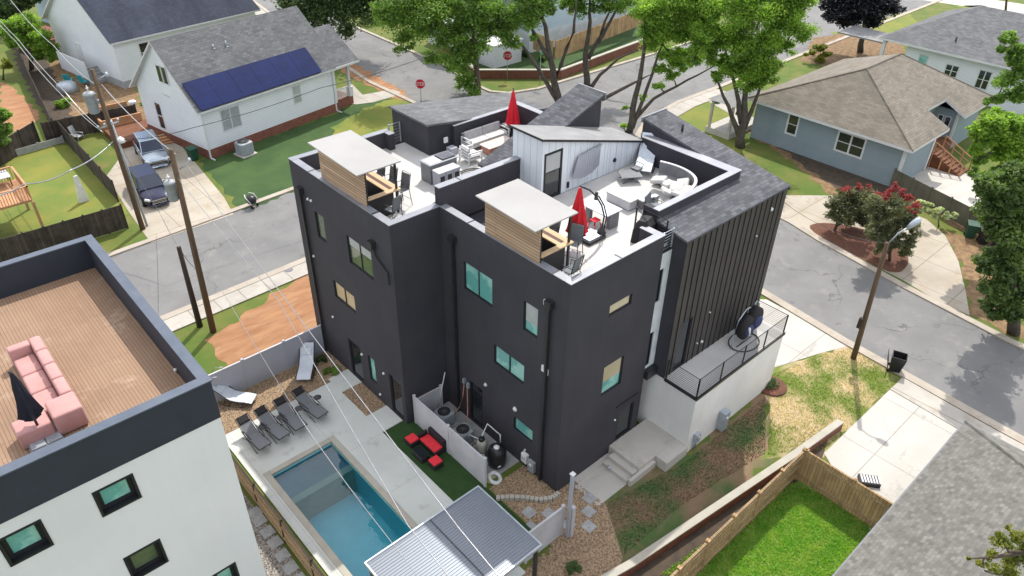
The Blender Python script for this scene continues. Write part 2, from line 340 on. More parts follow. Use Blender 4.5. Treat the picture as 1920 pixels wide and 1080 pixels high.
# ------------------------------------------------------------ ground, roads, pavings
PX0, PX1, PY0, PY1 = 7.0, 9.9, 14.2, 22.75        # pool hole
g = MB()
xs = [-160, PX0, PX1, 320]; ys = [-160, PY0, PY1, 320]
for i in range(3):
    for j in range(3):
        if i == 1 and j == 1: continue
        g.add([(xs[i], ys[j], 0), (xs[i+1], ys[j], 0), (xs[i+1], ys[j+1], 0), (xs[i], ys[j+1], 0)], [(0, 1, 2, 3)])
struct(g.build('ground', 'grass'))
nearA = [(33, 38.2), (17, 37.5), (8, 37.2), (-60, 35.2)]
farA = [(-60, 42.2), (7.4, 45.4), (16, 45.9), (20.6, 46.2), (32, 46.9), (35.5, 48), (37.2, 50.5)]
leftB = [(37.9, 54), (37.8, 62), (38.8, 70), (40.4, 82), (46, 115)]
rightB = [(53, 115), (46.8, 82), (46.4, 70), (46.1, 61.6), (44.9, 55), (44.8, 52.6), (46, 51), (49, 50.1)]
farC = [(64, 50), (120, 50.5)]; nearC = [(120, 40.5), (62.7, 39.5), (57, 39.5), (51.2, 38.6), (47.6, 36.8), (45.6, 33)]
rightS = [(44.8, 26), (44.1, 20), (43.4, 17.5), (42.2, 11), (41.4, 5), (39.5, -30)]
leftS = [(32.6, -30), (34.4, 3), (35, 11), (35.7, 16.5), (36.3, 30), (35.3, 36)]
ROAD = nearA+farA+leftB+rightB+farC+nearC+rightS+leftS
sheet('road', ROAD, .004, 'asphalt')
def strip(name, line, off0, off1, z0, z1, m):
    b = MB(); L = [Vector((p[0], p[1])) for p in line]; P = []
    for i, p in enumerate(L):
        t = (L[min(i+1, len(L)-1)]-L[max(i-1, 0)]).normalized(); n = Vector((t.y, -t.x)); P.append((p+n*off0, p+n*off1))
    for i in range(len(L)-1):
        a, b0, c, d = P[i][0], P[i][1], P[i+1][1], P[i+1][0]
        vs = [(q.x, q.y, z) for z in (z0, z1) for q in (a, b0, c, d)]
        b.add(vs, [(4, 5, 6, 7)[::-1], (0, 1, 5, 4)[::-1], (1, 2, 6, 5)[::-1], (2, 3, 7, 6)[::-1], (3, 0, 4, 7)[::-1]])
    return struct(b.build(name, m))
# kerbs (the road lies on the right of each line as listed)
strip('kerb', nearA, -.02, -.5, 0, .10, 'kerbstone')
strip('kerb', farA+leftB, -.02, -.45, 0, .10, 'kerbstone')
strip('kerb', rightB+farC, -.02, -.4, 0, .12, 'kerbstone')
strip('kerb', nearC+rightS, -.02, -.5, 0, .08, 'kerbstone')
strip('kerb', leftS, -.02, -.55, 0, .08, 'kerbstone')
strip('pavement', nearA[:3]+[(-60, 35.2)], -.5, -1.75, 0, .075, 'sidewalk')
strip('pavement', nearC[1:5], -.5, -2.0, 0, .06, 'sidewalk')
strip('pavement', [(34.0, -6), (34.35, 3), (34.7, 7.4)], -.55, -1.9, 0, .05, 'sidewalk')
strip('pavement', [(38.8, 70), (40.4, 82), (46, 115)], -.5, -1.9, 0, .06, 'sidewalk')
# driveways and yards
psheet('driveway', [(283, 456), (438, 402), (420, 370), (362, 300), (318, 248), (236, 252), (222, 300), (200, 330), (240, 395)], .018, 'drive')
psheet('driveway', [(1437, 562), (1590, 642), (1597, 648), (1540, 662), (1450, 690), (1380, 720), (1330, 640), (1380, 560)], .018, 'drive_white')
psheet('driveway', [(1692, 708), (1545, 850), (1640, 1010), (1890, 900), (1830, 792)], .018, 'drive_white')
psheet('driveway', [(1440, 366), (1560, 367), (1600, 385), (1690, 392), (1738, 412), (1772, 442), (1797, 490), (1810, 545), (1818, 592), (1760, 566), (1690, 524), (1560, 458), (1462, 408), (1430, 380)], .018, 'drive')
sheet('mulch_bed', smoothpoly([tuple(at(*p))[:2] for p in [(1508, 428), (1535, 416), (1600, 425), (1660, 440), (1698, 470), (1706, 495), (1680, 519), (1600, 478)]]), .024, 'mulch')
psheet('front_walk', [(625, 170), (660, 158), (680, 178), (735, 168), (752, 173), (742, 180), (700, 192), (668, 196), (640, 192)], .02, 'sidewalk')
psheet('side_walk', [(1310, 180), (1322, 172), (1440, 235), (1500, 262), (1480, 270), (1400, 232)], .02, 'sidewalk')
psheet('bare_strip', [(555, 62), (600, 100), (650, 140), (700, 165), (745, 185), (775, 195), (760, 172), (700, 140), (640, 105), (600, 85), (578, 62)], .012, 'dirt_orange')
psheet('shade_painted_lawn', [(452, 396), (372, 303), (392, 297), (632, 212), (700, 178), (765, 192), (880, 240), (560, 357)], .006, 'lawn_dark')  # shade before the solar house is put into the grass colour
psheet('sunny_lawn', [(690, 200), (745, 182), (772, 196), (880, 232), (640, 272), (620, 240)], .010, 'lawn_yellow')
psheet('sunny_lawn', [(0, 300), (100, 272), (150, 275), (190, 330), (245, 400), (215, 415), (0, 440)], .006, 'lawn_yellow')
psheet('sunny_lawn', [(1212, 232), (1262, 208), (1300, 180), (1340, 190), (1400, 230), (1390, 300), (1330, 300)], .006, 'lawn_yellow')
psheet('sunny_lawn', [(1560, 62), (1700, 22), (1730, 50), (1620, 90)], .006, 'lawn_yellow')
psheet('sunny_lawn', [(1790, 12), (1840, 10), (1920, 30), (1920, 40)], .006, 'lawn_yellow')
psheet('bare_ground', [(0, 155), (20, 160), (75, 215), (60, 235), (0, 260)], .008, 'dirt_orange')
psheet('bare_ground', [(385, 640), (430, 610), (575, 510), (640, 560), (600, 640), (500, 700), (430, 690)], .006, 'dirt_orange')
psheet('weedy_ground', [(90, 120), (110, 90), (170, 60), (240, 140), (270, 200), (330, 290), (240, 262), (190, 210), (150, 260), (90, 170)], .003, 'straw')
psheet('dark_yard', [(20, 60), (70, 70), (150, 250), (120, 262), (60, 180), (30, 120)], .005, 'darksoil')  # dark sheet painting in the shade beside the fence
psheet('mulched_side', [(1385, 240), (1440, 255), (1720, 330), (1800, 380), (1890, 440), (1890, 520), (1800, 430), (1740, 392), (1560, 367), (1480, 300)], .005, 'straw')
psheet('shade_painted_side', [(1440, 262), (1700, 335), (1760, 372), (1640, 372), (1560, 350)], .009, 'darksoil')  # dark sheet painting in the shade beside the bungalow
psheet('leaf_litter', [(1760, 430), (1800, 440), (1900, 500), (1920, 640), (1870, 615), (1822, 590), (1808, 520), (1790, 470)], .009, 'straw')
psheet('patio', [(1690, 335), (1760, 300), (1880, 360), (1870, 415), (1800, 400)], .012, 'concrete')
psheet('side_yard', [(1100, 920), (1240, 800), (1280, 860), (1440, 728), (1448, 870), (1300, 975), (1165, 1075), (1150, 1070), (1130, 1000), (1080, 960)], .004, 'dirt_yard')
psheet('front_yard', [(1436, 700), (1540, 660), (1598, 647), (1692, 712), (1545, 850), (1500, 835), (1438, 865)], .006, 'dry_lawn')
psheet('neighbour_lawn', [(1150, 1110), (1240, 1060), (1485, 895), (1490, 880), (1680, 960), (1640, 1100)], .004, 'lawn_green')
sheet('soil_strip', [(14.0, 9.75), (28.3, 8.2), (25.8, 7.4), (12, 8.2)], .010, 'darksoil')
psheet('street_patch', [(1500, 115), (1525, 72), (1600, 58), (1690, 80), (1700, 100), (1600, 112), (1560, 125)], .007, 'straw')
psheet('far_pavement', [(1690, 0), (1730, 0), (1810, 12), (1920, 28), (1920, 8), (1800, -10)], .006, 'concrete')
psheet('far_pavement', [(1560, 0), (1700, 0), (1690, 22), (1640, 38), (1590, 60), (1540, 60)], .006, 'asphalt')
# drains
def mh(px, py, r, label, z=.01):
    p = at(px, py); t = MB(True).lathe((p.x, p.y, 0), [(r, z-.01), (r, z+.008), (r*.9, z+.012)], 18).build('utility_cover', 'greystone'); return tag(t, label, 'utility cover')
mh(542, 508, .25, 'round grey utility cover in the pavement beside the black building', .08)
mh(699, 128, .45, 'round manhole cover in the side street near the solar roof house')
# ------------------------------------------------------------ pool area
def slab(name, x0, x1, y0, y1, z0, z1, m): return struct(MB().box(x0, x1, y0, y1, z0, z1).build(name, m))
for q in ((6.3, PX0-.3, 12, 26.3), (PX1+.3, 12.0, 12, 26.3), (PX0-.3, PX1+.3, PY1+.3, 26.3)): slab('pool_deck', *q, .0, .06, 'pooldeck')
slab('pool_deck', 12.0, 13.14, 25.3, 26.6, 0, .05, 'pooldeck'); slab('pool_deck', 12.0, 13.14, 21.75, 23.1, 0, .05, 'pooldeck')
sheet('rock_bed', [(12.0, 23.1), (13.14, 23.1), (13.14, 25.3), (12.0, 25.3)], .02, 'pebble')
sheet('rock_bed', [(5.9, 26.3), (12, 26.3), (12, 26.6), (13.14, 26.6), (13.14, 28.6), (5.9, 28.6)], .02, 'pebble')
sheet('turf_strip', [(12.0, 12.5), (13.5, 12.5), (13.5, 21.7), (12.0, 21.7)], .07, 'turf')
sheet('gravel_bed', [(13.6, 16.0), (15.6, 16.0), (15.6, 14.0), (16.6, 13.95), (16.75, 12.2), (15.3, 10.0), (13.0, 8.8), (8, 8.8), (8, 12), (13.6, 12)], .012, 'pebble')
sheet('equipment_pad', [(13.6, 16.3), (15.6, 16.3), (15.6, 21.4), (13.6, 21.4)], .015, 'stonegrey')
sheet('gravel_bed', [(4.2, 8), (5.65, 8), (5.65, 28.6), (4.2, 28.6)], .008, 'pebble_grey')
t = thing('swimming_pool', 'rectangular blue swimming pool with a shallow shelf at its far end', 'swimming pool', (8.4, 18.5, 0))
b = MB(); b.box(PX0-.01, PX1+.01, PY0-.01, PY1+.01, -1.7, -1.6)
for x0, x1, y0, y1 in ((PX0-.12, PX0, PY0, PY1), (PX1, PX1+.12, PY0, PY1), (PX0-.12, PX1+.12, PY1, PY1+.12), (PX0-.12, PX1+.12, PY0-.12, PY0)): b.box(x0, x1, y0, y1, -1.6, -.02)
b.build('basin', 'poolplaster', t)
b = MB(); b.box(PX0+.01, PX1-.01, PY1-1.5, PY1-.01, -1.6, -.32); b.build('tanning_shelf', 'poolstep', t)
b = MB(); b.box(PX0+.01, PX1-.01, PY1-1.85, PY1-1.51, -1.6, -.16); b.build('shelf_edge', 'coping', t)

b = MB()
for q in ((PX0-.3, PX0-.02, PY0-.3, PY1+.3), (PX1+.02, PX1+.3, PY0-.3, PY1+.3), (PX0-.02, PX1+.02, PY1+.02, PY1+.3), (PX0-.02, PX1+.02, PY0-.3, PY0-.02)): b.box(*q, -.02, .075)
b.build('coping', 'coping', t, bevel=.02)
MB().poly([(PX0, PY0, -.10), (PX1, PY0, -.10), (PX1, PY1, -.10), (PX0, PY1, -.10)]).build('water', 'poolwater', t)
# stepping stones
def stone(px, py, s, rz, label, i, z=.012, m='stonegrey', w=1.):
    p = at(px, py); o = MB().obox((0, 0, .02), (s*w, s, .04), 0).build('stepping_stone', m, bevel=.008); o.location = (p.x, p.y, z); o.rotation_euler = (0, 0, rz)
    return tag(o, label, 'stepping stone', 'stepping stones in the gravel')
for i, (x, y, l) in enumerate([(1105, 935, 'stepping stone in pebbles nearest the concrete steps'), (1104, 960, 'middle stepping stone of the three beside the tall fence post'), (1104, 988, 'stepping stone in pebbles farthest from the concrete steps'),
    (992, 962, 'stepping stone just below the curved stone edging'), (1029, 964, 'stepping stone in the corner where the vinyl fence meets the post'), (995, 990, 'stepping stone half way between edging and metal canopy'), (1066, 985, 'stepping stone partly behind the foot of the vinyl fence post')]):
    stone(x, y, .48, .05, l, i)
ordn = ['farthest', 'second farthest', 'third', 'fourth', 'fifth', 'sixth', 'nearest']
for i, (x, y) in enumerate([(478, 962), (487, 977), (502, 998), (516, 1018), (530, 1042), (545, 1065), (562, 1088)]):
    stone(x, y, .5, .02, 'square paver in grey gravel behind the pool fence, %s from the loungers' % ordn[i], i)
# dark red edging stones of the curved gravel border
b = MB(); cp = [at(*p) for p in [(930, 938), (955, 936), (985, 937), (1010, 941), (1035, 938), (1048, 928)]]
for i in range(len(cp)-1):
    a, c = cp[i], cp[i+1]; d = c-a
    for k in range(3):
        q = a+d*(k+.5)/3; b.obox((q.x, q.y, .11), (d.length/3-.02, .2, .2), atan2(d.y, d.x))
tag(b.build('stone_edging', 'coping', bevel=.02), 'low curved row of pale edging blocks in the rock bed', 'garden edging')
# ------------------------------------------------------------ wall with openings + windows
def wallholes(mb, ax, c, u0, u1, z0, z1, holes, n, depth=.14):
    """plane ax=c, outward normal sign n, u along the other axis; holes (ua,ub,za,zb)"""
    us = sorted({u0, u1}|{v for h in holes for v in h[:2]}); zs = sorted({z0, z1}|{v for h in holes for v in h[2:]})
    P = (lambda u, z, d=0: (c-n*d, u, z)) if ax == 'x' else (lambda u, z, d=0: (u, c-n*d, z))
    fl = (ax == 'x') == (n > 0)
    def q(*pts): mb.add(pts if fl else pts[::-1], [(0, 1, 2, 3)])
    for i in range(len(us)-1):
        for j in range(len(zs)-1):
            um, zm = (us[i]+us[i+1])/2, (zs[j]+zs[j+1])/2
            if any(h[0] < um < h[1] and h[2] < zm < h[3] for h in holes): continue
            q(P(us[i], zs[j]), P(us[i+1], zs[j]), P(us[i+1], zs[j+1]), P(us[i], zs[j+1]))
    for a, b, e, f in holes:
        q(P(a, e), P(b, e), P(b, e, depth), P(a, e, depth)); q(P(b, f), P(a, f), P(a, f, depth), P(b, f, depth))
        q(P(a, f), P(a, e), P(a, e, depth), P(a, f, depth)); q(P(b, e), P(b, f), P(b, f, depth), P(b, e, depth))
def window(parent, ax, c, h, n, paneM='glassteal', frameM='frameblack', mull=0, name='window', d=.12, fw_=.06, blind=None, hbar=False, proud=0., label=None):
    a, b, e, f = h; D0, D1 = -d+.01, -d+.07
    if proud: D0, D1 = .0, proud
    def bx(mb, ua, ub, za, zb, d0, d1):
        lo, hi = sorted((c+n*d0, c+n*d1))
        (mb.box(lo, hi, ua, ub, za, zb) if ax == 'x' else mb.box(ua, ub, lo, hi, za, zb))
    m = MB(); bx(m, a+.002, a+fw_, e+.002, f-.002, D0, D1); bx(m, b-fw_, b-.002, e+.002, f-.002, D0, D1)
    bx(m, a+fw_, b-fw_, e+.002, e+fw_, D0, D1-.002); bx(m, a+fw_, b-fw_, f-fw_, f-.002, D0, D1-.002)
    for k in range(mull):
        u = a+(b-a)*(k+1)/(mull+1); bx(m, u-fw_*.45, u+fw_*.45, e+fw_, f-fw_, D0, D1-.004)
    if hbar: bx(m, a+fw_, b-fw_, (e+f)/2-.025, (e+f)/2+.025, D0, D1-.006)
    w_ = m.build(name, frameM, parent)
    if label: w_['label'] = label
    p = MB(); bx(p, a+fw_*.8, b-fw_*.8, e+fw_*.8, f-fw_*.8, D0+.001, D0+.02); p.build('pane', paneM, w_)
    if blind:
        z0 = f-fw_-(f-e)*blind[0]; p = MB(); bx(p, a+fw_, b-fw_, z0, f-fw_, D0+.021, D0+.028); p.build('blind', blind[1], w_)
    return w_
def hx(X, x1, y1, x2, y2):    # pixel top-left & bottom-right on plane x=X -> (ya,yb,za,zb)
    p, q = atx(x1, y1, X), atx(x2, y2, X); return (min(p.y, q.y), max(p.y, q.y), min(p.z, q.z), max(p.z, q.z))
def hy(Y, x1, y1, x2, y2):
    p, q = aty(x1, y1, Y), aty(x2, y2, Y); return (min(p.x, q.x), max(p.x, q.x), min(p.z, q.z), max(p.z, q.z))
# ------------------------------------------------------------ the black townhouse
XR, XL, YA, YD, YB = 15.6, 13.15, 14.0, 21.55, 29.4; DK = 9.9; H = 10.7
TH = thing('townhouse', 'large black stucco townhouse with two furnished roof terraces and a slatted metal wing', 'house', (20, 20, 0))
WL = [(hx(XL, 589, 395, 613, 457), 'glass_lawnrefl', 0, None), (hx(XL, 649, 440, 701, 527), 'glass_lawnrefl', 1, (.30, 'blind')), (hx(XL, 624, 524, 668, 589), 'glasssand', 1, None),
      (hx(XL, 689, 665, 707, 722), 'glassteal', 0, None)]
DL = [hx(XL, 652, 633, 683, 716), hx(XL, 729, 700, 757, 780)]
DL = [(a, b, .08, f) for a, b, e, f in DL]
WR = [(hx(XR, 869, 489, 923, 577), 'glassteal', 1, (.9, 'glassteal')), (hx(XR, 982, 563, 1007, 636), 'glassteal', 0, (.62, 'blind')), (hx(XR, 926, 645, 982, 722), 'glassteal', 1, None), (hx(XR, 963, 780, 998, 832), 'glassteal', 0, None)]
DR = [(lambda h: (h[0], h[1], .08, h[3]))(hx(XR, 880, 712, 905, 775))]
WF = [(hy(YA, 1144, 573, 1185, 570), 'glasssand', 0, None)]
p1, p2 = aty(1144, 574, YA), aty(1186, 552, YA); p3, p4 = aty(1143, 594, YA), aty(1133, 690, YA); p5, p6 = aty(1170, 672, YA), aty(1130, 742, YA)
WF = [((p1.x, p2.x, p3.z, p1.z), 'glasssand', 0, None), ((p4.x, p5.x, p6.z, p4.z), 'glasssand', 0, None)]
q1, q2 = aty(1160, 773, YA), aty(1190, 750, YA)
DF = [(q1.x, q2.x, .55, q1.z)]
b = MB()
wallholes(b, 'x', XL, YD-.15, YB, 0, DK-.1, [w_[0] for w_ in WL]+DL, -1)
wallholes(b, 'y', YD-.15, XL, XR, 0, DK-.1, [], -1)
wallholes(b, 'x', XR, YA, YD-.15, 0, DK-.1, [w_[0] for w_ in WR]+DR, -1)
wallholes(b, 'y', YA, XR, 20.75, 0, DK-.1, [w_[0] for w_ in WF]+DF, -1)
wallholes(b, 'x', 20.75, YA, 14.055, 0, DK-.1, [], 1)
wallholes(b, 'y', YB, XL, 19.2, 0, DK-.1, [], 1)
b.build('wall', 'stucco', TH)
for h, m, mu, bl in WL: window(TH, 'x', XL, h, -1, m, mull=mu, blind=bl)
for h, m, mu, bl in WR: window(TH, 'x', XR, h, -1, m, mull=mu, blind=bl)
for h, m, mu, bl in WF: window(TH, 'y', YA, h, -1, 'glassteal' if h[3]-h[2] > .9 else m, mull=mu, blind=(.55, 'glasssand') if h[3]-h[2] > .9 else None)
for h in DL: window(TH, 'x', XL, h, -1, 'glassdark', name='door', fw_=.09)
for h in DR: window(TH, 'x', XR, h, -1, 'glassdark', name='door', fw_=.09)
for h in DF: window(TH, 'y', YA, h, -1, 'glassdark', name='door', fw_=.09)
# parapets (butted end to end) and caps
T = .3
PAR = [(XL, XL+T, YD-.15+T, YB-T, H), (XL, XR, YD-.15, YD-.15+T, H), (XL, 18.4, YB-T, YB, H), (18.1, 18.4, 28.7, YB-T, H),
       (XR, XR+T, YA+T, YD-.15, H), (XR, 20.75, YA, YA+T, H), (XR, 19.98, YD-.15, YD+.15, 11.5),
       (20.45, 20.75, YA+T, YA+1.0, H)]
b = MB()
for x0, x1, y0, y1, z in PAR: b.box(x0, x1, y0, y1, DK-.1, z)
b.build('parapet', 'stucco', TH)
b = MB()
for x0, x1, y0, y1, z in PAR: b.box(x0-.02, x1+.02, y0-.02, y1+.02, z+(.004 if y1-y0 < .5 else .001), z+(.036 if y1-y0 < .5 else .03))
b.build('parapet_cap', 'capmetal', TH)
# seams in the caps
b = MB()
for x, y in ((XR+.15, 14.9), (XR+.15, 19.6), (XL+.15, 27.6), (XL+.15, 22.6), (18.2, YA+.15), (16.7, YD)):
    al = x in (XR+.15, XL+.15); z = 11.54 if y == YD else H+.04
    b.box(x-.17, x+.17, y-.03, y+.03, z-.003, z+.004) if al else b.box(x-.03, x+.03, y-.17, y+.17, z-.003, z+.004)
b.build('cap_joint', 'blackmetal', TH)
b = MB(); b.box(XR+T, 26.6, YA+T, 20.08, DK-.2, DK); b.build('roof_terrace', 'membrane', TH, )
b = MB(); b.box(XL+T, 19.98, YD+.15, YB-T, DK-.2, DK).box(19.98, 24.6, 23.62, 26.98, DK-.2, DK); b.build('roof_terrace', 'membrane', TH)
# stair house with sloping roof, light batten walls
SX0, SX1, SY0, SY1 = 20.0, 26.58, 20.1, 21.9; SZ0, SZ1 = 12.72, 10.85
b = MB(); door = (lambda a, c: (a.x, c.x, DK+.02, a.z))(aty(1021, 290, SY0), aty(1056, 277, SY0))
vs = [(SX0, SY0, DK), (SX1, SY0, DK), (SX1, SY0, SZ1), (SX0, SY0, SZ0)]
b.add([(SX0, SY0, DK), (door[0], SY0, DK), (door[0], SY0, SZ0-(door[0]-SX0)*(SZ0-SZ1)/(SX1-SX0)), (SX0, SY0, SZ0)], [(0, 1, 2, 3)])
zz = lambda x: SZ0-(x-SX0)*(SZ0-SZ1)/(SX1-SX0)
b.add([(door[0], SY0, door[3]), (door[1], SY0, door[3]), (door[1], SY0, zz(door[1])), (door[0], SY0, zz(door[0]))], [(0, 1, 2, 3)])
b.add([(door[1], SY0, DK), (SX1, SY0, DK), (SX1, SY0, SZ1), (door[1], SY0, zz(door[1]))], [(0, 1, 2, 3)])
b.add([(SX0, SY1, DK-.2), (SX0, SY0, DK-.2), (SX0, SY0, SZ0), (SX0, SY1, SZ0)], [(0, 1, 2, 3)])
b.add([(SX1, SY1, DK), (SX0, SY1, DK), (SX0, SY1, SZ0), (SX1, SY1, SZ1)], [(0, 1, 2, 3)])
b.add([(SX1, SY0, DK), (SX1, SY1, DK), (SX1, SY1, SZ1), (SX1, SY0, SZ1)], [(0, 1, 2, 3)])
b.build('stair_wall', 'batten', TH)
b = MB()
for x in np.arange(SX0+.5, SX1, .62):
    if not (door[0]-.1 < x < door[1]+.1): b.box(x-.02, x+.02, SY0-.022, SY0+.01, DK+.02, zz(x)-.05)
b.build('batten', 'batten', TH)
window(TH, 'y', SY0, door, -1, 'glassdark', name='door', d=.06, fw_=.11, blind=(.36, 'blind'))
b = MB(); e = .12
def slope(x): return zz(x)+.02
b.add([(SX0-e, SY0-e, slope(SX0-e)), (SX1+e, SY0-e, slope(SX1+e)), (SX1+e, SY1+e, slope(SX1+e)), (SX0-e, SY1+e, slope(SX0-e))]+[(SX0-e, SY0-e, slope(SX0-e)+.1), (SX1+e, SY0-e, slope(SX1+e)+.1), (SX1+e, SY1+e, slope(SX1+e)+.1), (SX0-e, SY1+e, slope(SX0-e)+.1)],
      [(3,2,1,0),(0,1,5,4),(1,2,6,5),(2,3,7,6),(3,0,4,7)])
b.build('roof_edge', 'blackmetal', TH)
b = MB(); b.poly([(SX0-e, SY0-e, slope(SX0-e)+.105), (SX1+e, SY0-e, slope(SX1+e)+.105), (SX1+e, SY1+e, slope(SX1+e)+.105), (SX0-e, SY1+e, slope(SX0-e)+.105)]); b.build('roof', 'roofgrey', TH)
# rear ramp roof
RX0, RX1, RZ0, RZ1 = 19.6, 25.75, 10.5, 12.72
RY0, RY1 = 22.05, 23.6
b = MB(); b.add([(RX0, RY0, DK), (RX1, RY0, DK), (RX1, RY0, RZ1), (RX0, RY0, RZ0), (RX0, RY1, DK), (RX1, RY1, DK), (RX1, RY1, RZ1), (RX0, RY1, RZ0)], [(0,1,2,3),(5,4,7,6),(1,5,6,2),(4,0,3,7)])
b.build('ramp_wall', 'blackwall', TH)
rz = lambda x: RZ0+(x-RX0)*(RZ1-RZ0)/(RX1-RX0)
b = MB(); e = .1; A = [(RX0-e, RY0-e, rz(RX0-e)), (RX1+e, RY0-e, rz(RX1+e)), (RX1+e, RY1+e, rz(RX1+e)), (RX0-e, RY1+e, rz(RX0-e))]
b.add([(x, y, z+.02) for x, y, z in A]+[(x, y, z+.12) for x, y, z in A], [(3,2,1,0),(4,5,6,7),(0,1,5,4),(1,2,6,5),(2,3,7,6),(3,0,4,7)]); b.build('roof', 'shingle', TH)
b = MB(); b.box(RX1+e, RX1+e+.06, RY0-e-.02, RY1+e+.02, RZ1-.12, RZ1+.18); b.build('roof_edge', 'capmetal', TH)
# standing seam wing, shingle roof wrapping the terrace
ZX0, ZX1, ZY0, ZY1 = 21.45, 28.75, 13.45, 20.5
rf = lambda x, y: 10.35-.0*(x-ZX0)+.19*(y-ZY0)
b = MB(); zr = rf(0, ZY0)
qa, qb = aty(1277, 608, ZY0), aty(1300, 593, ZY0); sd = (qa.x, qb.x, 3.42, qa.z)
wallholes(b, 'y', ZY0, ZX0, ZX1, 3.4, zr, [sd], -1); b.build('seam_wall', 'seam', TH)
b = MB()
for x in np.arange(ZX0+.02, ZX1, .405):
    if not (sd[0] < x < sd[1]): b.box(x-.018, x+.018, ZY0-.04, ZY0+.01, 3.42, zr-.02)
    else: b.box(x-.018, x+.018, ZY0-.04, ZY0+.01, sd[3]+.02, zr-.02)
b.build('seam_rib', 'seam', TH)
window(TH, 'y', ZY0, sd, -1, 'glassdark', name='door', fw_=.07)
b = MB(); b.add([(ZX0, ZY0, 3.4), (ZX0, 15.0, 3.4), (ZX0, 15.0, rf(0, 15.0)), (ZX0, ZY0, zr)], [(3, 2, 1, 0)])
b.add([(ZX1, ZY0, 0), (ZX1, ZY1, 0), (ZX1, ZY1, rf(0, ZY1)), (ZX1, ZY0, zr)], [(0, 1, 2, 3)])
b.add([(27.1, ZY1, 9), (ZX1, ZY1, 9), (ZX1, ZY1, rf(0, ZY1)), (27.1, ZY1, rf(0, ZY1))], [(3, 2, 1, 0)])
b.add([(27.1, 14.95, 9.5), (27.1, ZY1, 9.5), (27.1, ZY1, rf(0, ZY1)), (27.1, 14.95, rf(0, 14.95))], [(3, 2, 1, 0)])
b.add([(ZX0, ZY1+.02, 0), (ZX1, ZY1+.02, 0), (ZX1, ZY1+.02, 9), (ZX0, ZY1+.02, 9)], [(3, 2, 1, 0)])
b.build('wing_wall', 'blackwall', TH)
b = MB(); e = .06
def rq(x0, x1, y0, y1): b.add([(x, y, rf(x, y)+d) for d in (0, .1) for x, y in ((x0, y0), (x1, y0), (x1, y1), (x0, y1))], [(3,2,1,0),(4,5,6,7),(0,1,5,4),(1,2,6,5),(2,3,7,6),(3,0,4,7)])
rq(ZX0-e, ZX1+e, ZY0-e, 14.95); rq(27.1, ZX1+e, 14.95, ZY1); b.build('roof', 'shingle', TH)
b = MB(); b.box(27.0, ZX1+.1, ZY1, ZY1+.06, rf(0, ZY1)-.1, rf(0, ZY1)+.16); b.build('roof_edge', 'capmetal', TH)
b = MB(); b.box(ZX1+.06, ZX1+.1, ZY0-.06, ZY1, 10.2, 10.3); b.build('roof_edge', 'blackmetal', TH)
b = MB(True); b.tube([(27.9, 18.8, rf(0, 18.8)+.05), (27.9, 18.8, rf(0, 18.8)+.45)], .06, 8); b.build('roof_vent', 'blackmetal', TH)
b = MB(); b.box(ZX0, 27.1, 14.95, 15.2, DK-.2, 11.1).box(26.6, 27.1, 15.2, 20.08, DK-.2, 11.1).box(ZX0, ZX0+.25, 15.2, 15.7, DK-.2, 11.1); b.build('parapet', 'blackwall', TH)
b = MB(); b.box(ZX0-.02, 27.13, 14.92, 15.23, 11.1, 11.135).box(26.57, 27.13, 15.23, 20.08, 11.1, 11.131); b.build('parapet_cap', 'capmetal', TH)
# recess with pale panel between stucco box and wing
b = MB(); pr = 14.06; ha = hy(pr, 1232, 510, 1250, 556); hb = hy(pr, 1215, 628, 1234, 672)
ha = (20.78, 21.12, ha[2], ha[3]); hb = (20.78, 21.12, hb[2], hb[3])
wallholes(b, 'y', pr, 20.76, ZX0-.01, 3.9, DK-.1, [ha, hb], -1, .1); b.build('recess_wall', 'whitepanel', TH)
window(TH, 'y', pr, ha, -1, 'glassdark', fw_=.05); window(TH, 'y', pr, hb, -1, 'glassdark', fw_=.05)
MB().box(20.76, ZX0-.01, 13.8, 14.5, 3.45, 3.88).build('ledge', 'blackmetal', TH); MB().box(20.76, ZX0-.01, 14.07, 15.0, DK-.1, DK-.01).build('ledge', 'blackmetal', TH)
b = MB(); b.box(20.76, 22, 14.51, 14.7, 0, 3.44); b.build('recess_wall', 'stucco', TH)
# concrete terrace box under the wing
BX0, BX1, BY0, BZ = 21.5, 28.4, 11.7, 3.4
b = MB(); b.box(BX0, BX1, BY0, ZY0+.02, -.1, BZ-.01); b.box(21.5, 28.4, ZY0+.02, 14.5, -.1, 3.38); b.build('terrace_base', 'boxwall', TH)
b = MB(); b.box(BX0+.02, BX1-.02, BY0+.02, ZY0-.05, BZ-.009, BZ+.02); b.build('balcony_floor', 'membrane', TH)
b = MB(); b.box(BX0-.05, BX1+.05, BY0-.05, BY0+.02, BZ-.1, BZ+.05).box(BX0-.05, BX0+.02, BY0+.02, ZY0-.05, BZ-.1, BZ+.05); b.build('balcony_edge', 'blackmetal', TH)
rl = MB(); y, x0, x1, z0, z1 = BY0+.03, BX0+.02, BX1-.02, BZ+.05, BZ+1.07
def rail(mb, A, B, n=8, posts=4, z0=z0, z1=z1):
    A, B = Vector(A), Vector(B)
    for k in range(posts): p = A.lerp(B, k/(posts-1)); mb.box(p.x-.025, p.x+.025, p.y-.025, p.y+.025, z0, z1)
    for k in range(n):
        z = z0+.1+(z1-z0-.12)*k/(n-1); r = .022 if k == n-1 else .009; mb.tube([(A.x, A.y, z), (B.x, B.y, z)], r, 4)
rail(rl, (x0, y), (x1, y), 10, 5); rail(rl, (x0, y), (x0, ZY0-.1), 10, 2); rail(rl, (x1, y), (x1, ZY0-.1), 10, 2); rl.build('railing', 'blackmetal', TH)
